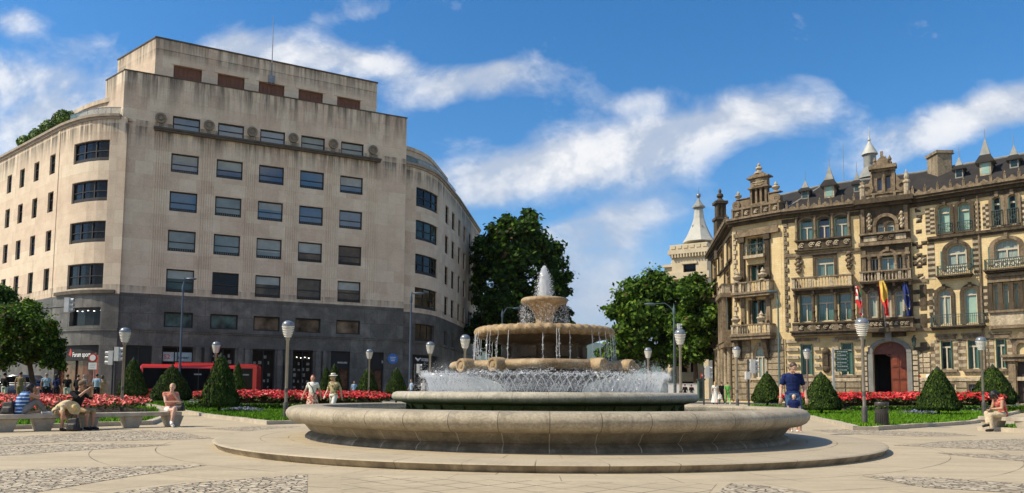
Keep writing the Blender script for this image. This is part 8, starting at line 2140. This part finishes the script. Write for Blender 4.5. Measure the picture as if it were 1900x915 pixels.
# --- left bench
p,u=bench_seat(PB,320,.18);nn=PB(u,0,1)-PB(u,0,0);rz=math.atan2(nn.x,-nn.y)
person('blonde woman in a pink top seated with crossed legs at the bench end',(p.x,p.y,0),rz+R(-8),dict(SIT,che=(0,-.05,.88),nec=(0,-.08,1.04),hed=(0,-.12,1.19),eL=(.20,-.20,.72),wL=(.02,-.22,.98),eR=(-.20,-.20,.74),wR=(.10,-.30,.76),kL=(-.02,-.46,.56),aL=(-.12,-.56,.20),fL=(-.16,-.68,.10),kR=(-.07,-.44,.50),aR=(-.05,-.42,.09),fR=(-.06,-.57,.03)),H=1.66,skin='fair',hair='blonde',hairstyle='bun',top=m_pinkc,sleeve=.25,bottom=m_whitec,leg='short',shoes=m_shoew,female=True,look=(R(-35),R(0)),vox=.011)
q=PB(PB.uv(343,790)[0]-.05,0,-.28)
def blob_bag(label,c,dims,mat,name='bag',cat='bag'):
    t=thing(name,label,cat,tuple(c))
    x,y,z=dims;m=MB();m.hexa([(-x,-y,.01),(x,-y,.01),(x,y,.01),(-x,y,.01),(-x*.8,-y*.55,z*1.75),(x*.72,-y*.5,z*1.9),(x*.72,y*.5,z*1.9),(-x*.8,y*.55,z*1.75)]);m.hexa([(-x*.65,-y*1.25,z*.2),(x*.6,-y*1.25,z*.2),(x*.6,-y*.6,z*.2),(-x*.65,-y*.6,z*.2),(-x*.6,-y*1.0,z*1.0),(x*.55,-y*1.0,z*1.0),(x*.55,-y*.4,z*1.0),(-x*.6,-y*.4,z*1.0)]);fuse('bag_body',m,mat,t,.016,4)
    m=MB();m.tube([(-dims[0]*.5,0,dims[2]*1.75),(-dims[0]*.35,0,dims[2]*2.35),(dims[0]*.35,0,dims[2]*2.35),(dims[0]*.5,0,dims[2]*1.75)],.013,6);m.build('handle',mat,t,world=False,smooth=True);return t
blob_bag('black handbag on the bench end beside the blonde woman',(q.x+.02,q.y,.432),(.13,.10,.14),m_bag,'handbag')
p,u=bench_seat(PB,50,.20);tg=PB(u+.5,0,0)-PB(u,0,0);rz=math.atan2(tg.x,-tg.y)
person('woman in a blue striped tank top sitting with knees drawn up',(p.x-.12,p.y-.08,0),rz,dict(SIT,wai=(0,.0,.68),che=(0,-.10,.86),nec=(0,-.19,1.00),hed=(0,-.27,1.12),sL=(.17,-.13,.97),sR=(-.17,-.13,.97),eL=(.20,-.36,.88),eR=(-.20,-.36,.88),wL=(.06,-.40,1.05),wR=(-.06,-.40,1.06),kL=(.10,-.40,.78),kR=(-.10,-.36,.80),aL=(.10,-.62,.52),aR=(-.10,-.58,.52),fL=(.11,-.78,.46),fR=(-.11,-.74,.46)),H=1.68,skin='tan',hair='black',hairstyle='bob',top=m_strip,sleeve=0,bottom=m_greyc,shoes=m_shoew,female=True,vox=.011,look=(0,R(-4)),girth=1.1)
q=PB(PB.uv(22,790)[0],0,-.25);blob_bag('black backpack on the bench behind the woman in stripes',(q.x-.05,q.y,.432),(.15,.11,.17),m_bag,'backpack')
p,u=bench_seat(PB,112,.16);nn=PB(u,0,1)-PB(u,0,0);rz=math.atan2(nn.x,-nn.y)
def rucksack(t,J,s,hp):
    m=MB();up=(J['che']-J['pel']).normalized();c=lerp(J['wai'],J['che'],.6)
    for q in(-1,1):m.tube([J['sL' if q>0 else 'sR']*.6+J['nec']*.4+Vector((0,.02,.05)),c+Vector((.09*q,.02,.13)),lerp(J['pel'],J['wai'],.6)+Vector((.11*q,.10,.06))],.018,6)
    m.build('strap',m_bag,t,world=False,smooth=True)
person('person in a cream shirt bent far forward on the bench over a dark bag',(p.x,p.y,0),rz+R(18),dict(SIT,pel=(0,.02,.55),wai=(0,-.09,.66),che=(0,-.27,.72),nec=(0,-.43,.68),hed=(0,-.54,.60),sL=(.17,-.36,.68),sR=(-.17,-.36,.68),eL=(.22,-.46,.44),eR=(-.22,-.46,.44),wL=(.12,-.56,.26),wR=(-.12,-.56,.26),kL=(.20,-.44,.50),kR=(-.20,-.44,.50),aL=(.22,-.44,.09),aR=(-.22,-.44,.09),fL=(.24,-.60,.03),fR=(-.24,-.60,.03)),H=1.60,skin='tan',hair=None,hat=('straw',m_straw),top=m_cream,sleeve=.5,bottom=m_khaki,leg='short',shoes=m_shoed,vox=.011,extra=rucksack,girth=1.0,look=(0,R(70)),face=False)
blob_bag('dark bag on the ground between the feet of the person bending forward',(p.x+nn.x*.55+.18,p.y+nn.y*.55,0),(.14,.11,.18),m_bag,'shoulder_bag')
p,u=bench_seat(PB,146,.18)
def camera_(t,J,s,hp):
    m=MB();c=hp(0,-.17,-.01);m.obox(c,(.06,0,0),(0,.03,0),(0,0,.04));m.lathe([(.028,0),(.03,.05)],10,c=tuple(c),M=Matrix.Rotation(PI/2,4,'X'));m.build('camera_body',m_bag,t,world=False)
person('person in a black top and brown cap holding up a camera',(p.x,p.y,0),rz+R(28),dict(SIT,che=(0,-.05,.87),nec=(0,-.08,1.03),hed=(0,-.14,1.17),eL=(.24,-.22,.86),eR=(-.24,-.22,.86),wL=(.08,-.36,1.07),wR=(-.08,-.36,1.07)),H=1.70,skin='tan',hair='brown',hairstyle='short',hat=('cap',m_capb),top=m_blackc,sleeve=1.2,bottom=m_khaki,leg='knee',shoes=m_shoed,vox=.011,extra=camera_,look=(0,R(10)))
# --- walkers by the palace corner (seen from behind)
person('woman with long blonde hair in a long white dress by the palace corner',at_px(1327,54),R(172),WALK,H=1.66,hair='blonde',hairstyle='long',top=m_whitec,sleeve=.4,bottom=m_whitec,skirt=.16,shoes=m_shoed,female=True,vox=.022,face=False)
person('person in dark clothes walking between the white dress and green outfit',at_px(1339,55),R(185),WALK,H=1.66,hair='brown',top=m_blackc,sleeve=1.6,bottom=m_blackc,shoes=m_shoed,vox=.022,face=False)
person('person in a bright green and white outfit by the palace corner',at_px(1350,53.5),R(180),WALK,H=1.64,hair='brown',hairstyle='bun',top=m_green2,sleeve=.9,bottom=m_green2,shoes=m_shoew,vox=.022,face=False)
q=at_px(1334,53.8);blob_bag('white shopping bag hanging beside the woman in the white dress',(q.x-.02,q.y-.25,.62),(.14,.10,.2),m_whitec,'shopping_bag')
# --- people in the shade of the weeping tree and at the crossing
for (px,Y,rz,top_,sl,bot,lg,hr,hs,lab,fem) in [
 (8,40.5,170,m_blackc,1.5,m_whitec,'long','black','short','person in a black top and pale trousers at the far left under the tree',False),
 (37,41.5,190,m_khaki,.5,m_khaki,'long','brown','short','person in tan clothes beside the dark trunk under the tree',False),
 (85,43,200,m_lblue,.4,m_blackc,'knee','grey','short','person in a light blue top and dark shorts under the tree',True),
 (104,43.5,160,m_navy,1.2,m_blackc,'long','black','long','person in navy and black in the deepest shade under the tree',True),
 (124,42,180,m_blackc,.6,m_whitec,'knee','black','short','person in a black t-shirt and white shorts below the shop sign',False),
 (144,45,175,m_blackc,1.5,m_blackc,'long','black','short','tall person all in black at the shop entrance',False),
 (155,47,178,m_greyc,.9,m_greyc,'long','grey','short','person in grey at the shop entrance, half in shade',False),
 (179,43.5,176,m_lblue,.55,m_blackc,'knee','black','short','person in a pale t-shirt and black shorts beside the round road sign',False),
 (189,44.5,188,m_khaki,.6,m_khaki,'knee','brown','bob','person in a tan outfit carrying a straw hat right of the pale t-shirt',True),
 (657,63,10,m_lblue,.9,m_denim,'long','black','short','person in a light blue shirt inside the shop doorway',False),
 (763,56,-60,m_lblue,.5,m_denim,'long','brown','short','person in light blue left of the lamp by the spray',False),
 (785,57,60,m_whitec,.5,m_greyc,'long','brown','long','person in white walking behind the left end of the spray',True),
 (1271,74,180,m_blackc,1.2,m_blackc,'long','black','short','dark figure in front of the white hoarding, left one',False),
 (1283,75,180,m_blackc,1.2,m_greyc,'long','black','short','dark figure in front of the white hoarding, right one',False)]:
    person(lab,at_px(px,Y),R(rz),WALK if px in(763,785) else STAND,H=random.uniform(1.66,1.78),skin='tan' if px%2 else 'fair',hair=hr,hairstyle=hs,top=top_,sleeve=sl,bottom=bot,leg=lg,shoes=m_shoed,vox=.024,female=fem,face=False)
# ---------------------------------------------------------------- the far side of the square, seen only as reflections in the windows
def opposite(label,pts,h,mat,floors,n):
    P=Path(pts);mid=P(P.len/2,0,0);t=thing('opposite_building',label,'building',(mid.x,mid.y,0))
    hh=[]
    for f in range(floors):
        for i in range(n):
            u=P.len*(i+.5)/n;z=3.5+(h-4.5)*f/floors;hh.append((u-.8,u+.8,z+.6,z+2.4))
    mb=MB();wall_grid(mb,P,0,P.len,0,h,hh,.3);p,q=P(0,0,0),P(P.len,0,0);p2,q2=P(0,0,-10),P(P.len,0,-10)
    mb.add([(p.x,p.y,h),(q.x,q.y,h),(q2.x,q2.y,h),(p2.x,p2.y,h)],[(0,1,2,3)]);mb.build('wall',mat,t)
    g=MB();g.pbox(P,.2,P.len-.2,.5,h-.6,-.5,-.32);g.build('window_panes',g_dark[0],t)
    return t
opposite('plain brown apartment building across the square behind the viewer, right',[(96,-22),(30,-62)],24,M('brown_render',(.36,.25,.16),.9,.25,.3),6,16)
opposite('plain pale apartment building across the square behind the viewer, left',[(-22,-62),(-88,-22)],22,M('pale_render',(.48,.42,.33),.9,.2,.3),6,16)

# ---------------------------------------------------------------- pieces that stand apart become parts of their own
def split_loose(names,root):
    for o in [c for c in bpy.data.objects if c.parent==root and c.name.split('.')[0] in names]:
        me=o.data;n=len(me.vertices);par=list(range(n))
        def find(a):
            while par[a]!=a:par[a]=par[par[a]];a=par[a]
            return a
        for e in me.edges:
            a,b=find(e.vertices[0]),find(e.vertices[1])
            if a!=b:par[a]=b
        # boxes that touch belong together
        comp={}
        for i in range(n):comp.setdefault(find(i),[]).append(i)
        bb={k:(np.array([me.vertices[i].co for i in v]).min(0)-.012,np.array([me.vertices[i].co for i in v]).max(0)+.012) for k,v in comp.items()}
        ks=list(comp);gp={k:k for k in ks}
        def gf(a):
            while gp[a]!=a:a=gp[a]
            return a
        for i,a in enumerate(ks):
            for b in ks[i+1:]:
                if (bb[a][0]<=bb[b][1]).all() and (bb[b][0]<=bb[a][1]).all():
                    x,y=gf(a),gf(b)
                    if x!=y:gp[x]=y
        groups={}
        for k in ks:groups.setdefault(gf(k),set()).update(comp[k])
        if len(groups)<2:continue
        first=True
        for g,vs in groups.items():
            idx={v:i for i,v in enumerate(sorted(vs))};mb=MB();mb.v=[tuple(me.vertices[v].co) for v in sorted(vs)]
            for p in me.polygons:
                if p.vertices[0] in idx:mb.f.append(tuple(idx[v] for v in p.vertices));mb.m.append(p.material_index)
            q=mb.build(o.name.split('.')[0],list(me.materials),root,world=False)
            for f in q.data.polygons:f.use_smooth=me.polygons[0].use_smooth
            if first:
                for ch in [c for c in bpy.data.objects if c.parent==o]:ch.parent=q
                first=False
        bpy.data.objects.remove(o)
split_loose({'faceted_stones','stone_bands','window_sill','balcony_post','stone_cross'},PL)
for o in bpy.data.objects:
    base=o.name.split('.')[0];new={'faceted_stones':'faceted_stone','stone_bands':'stone_band'}.get(base)
    if new:o.name=new
# ---------------------------------------------------------------- summer haze between the square and the hill
mb=MB();mb.box(-4200,4600,-400,6600,-14,640)
k=NT('summer_haze');k.t.nodes.remove(k.b);v=k.n('ShaderNodeVolumePrincipled');v.inputs['Density'].default_value=.00005;v.inputs['Color'].default_value=(.72,.84,1,1);v.inputs['Anisotropy'].default_value=.2
k.t.links.new(v.outputs[0],k.out.inputs['Volume'])
hz_=tag(mb.build('haze',k.m),kind='stuff')
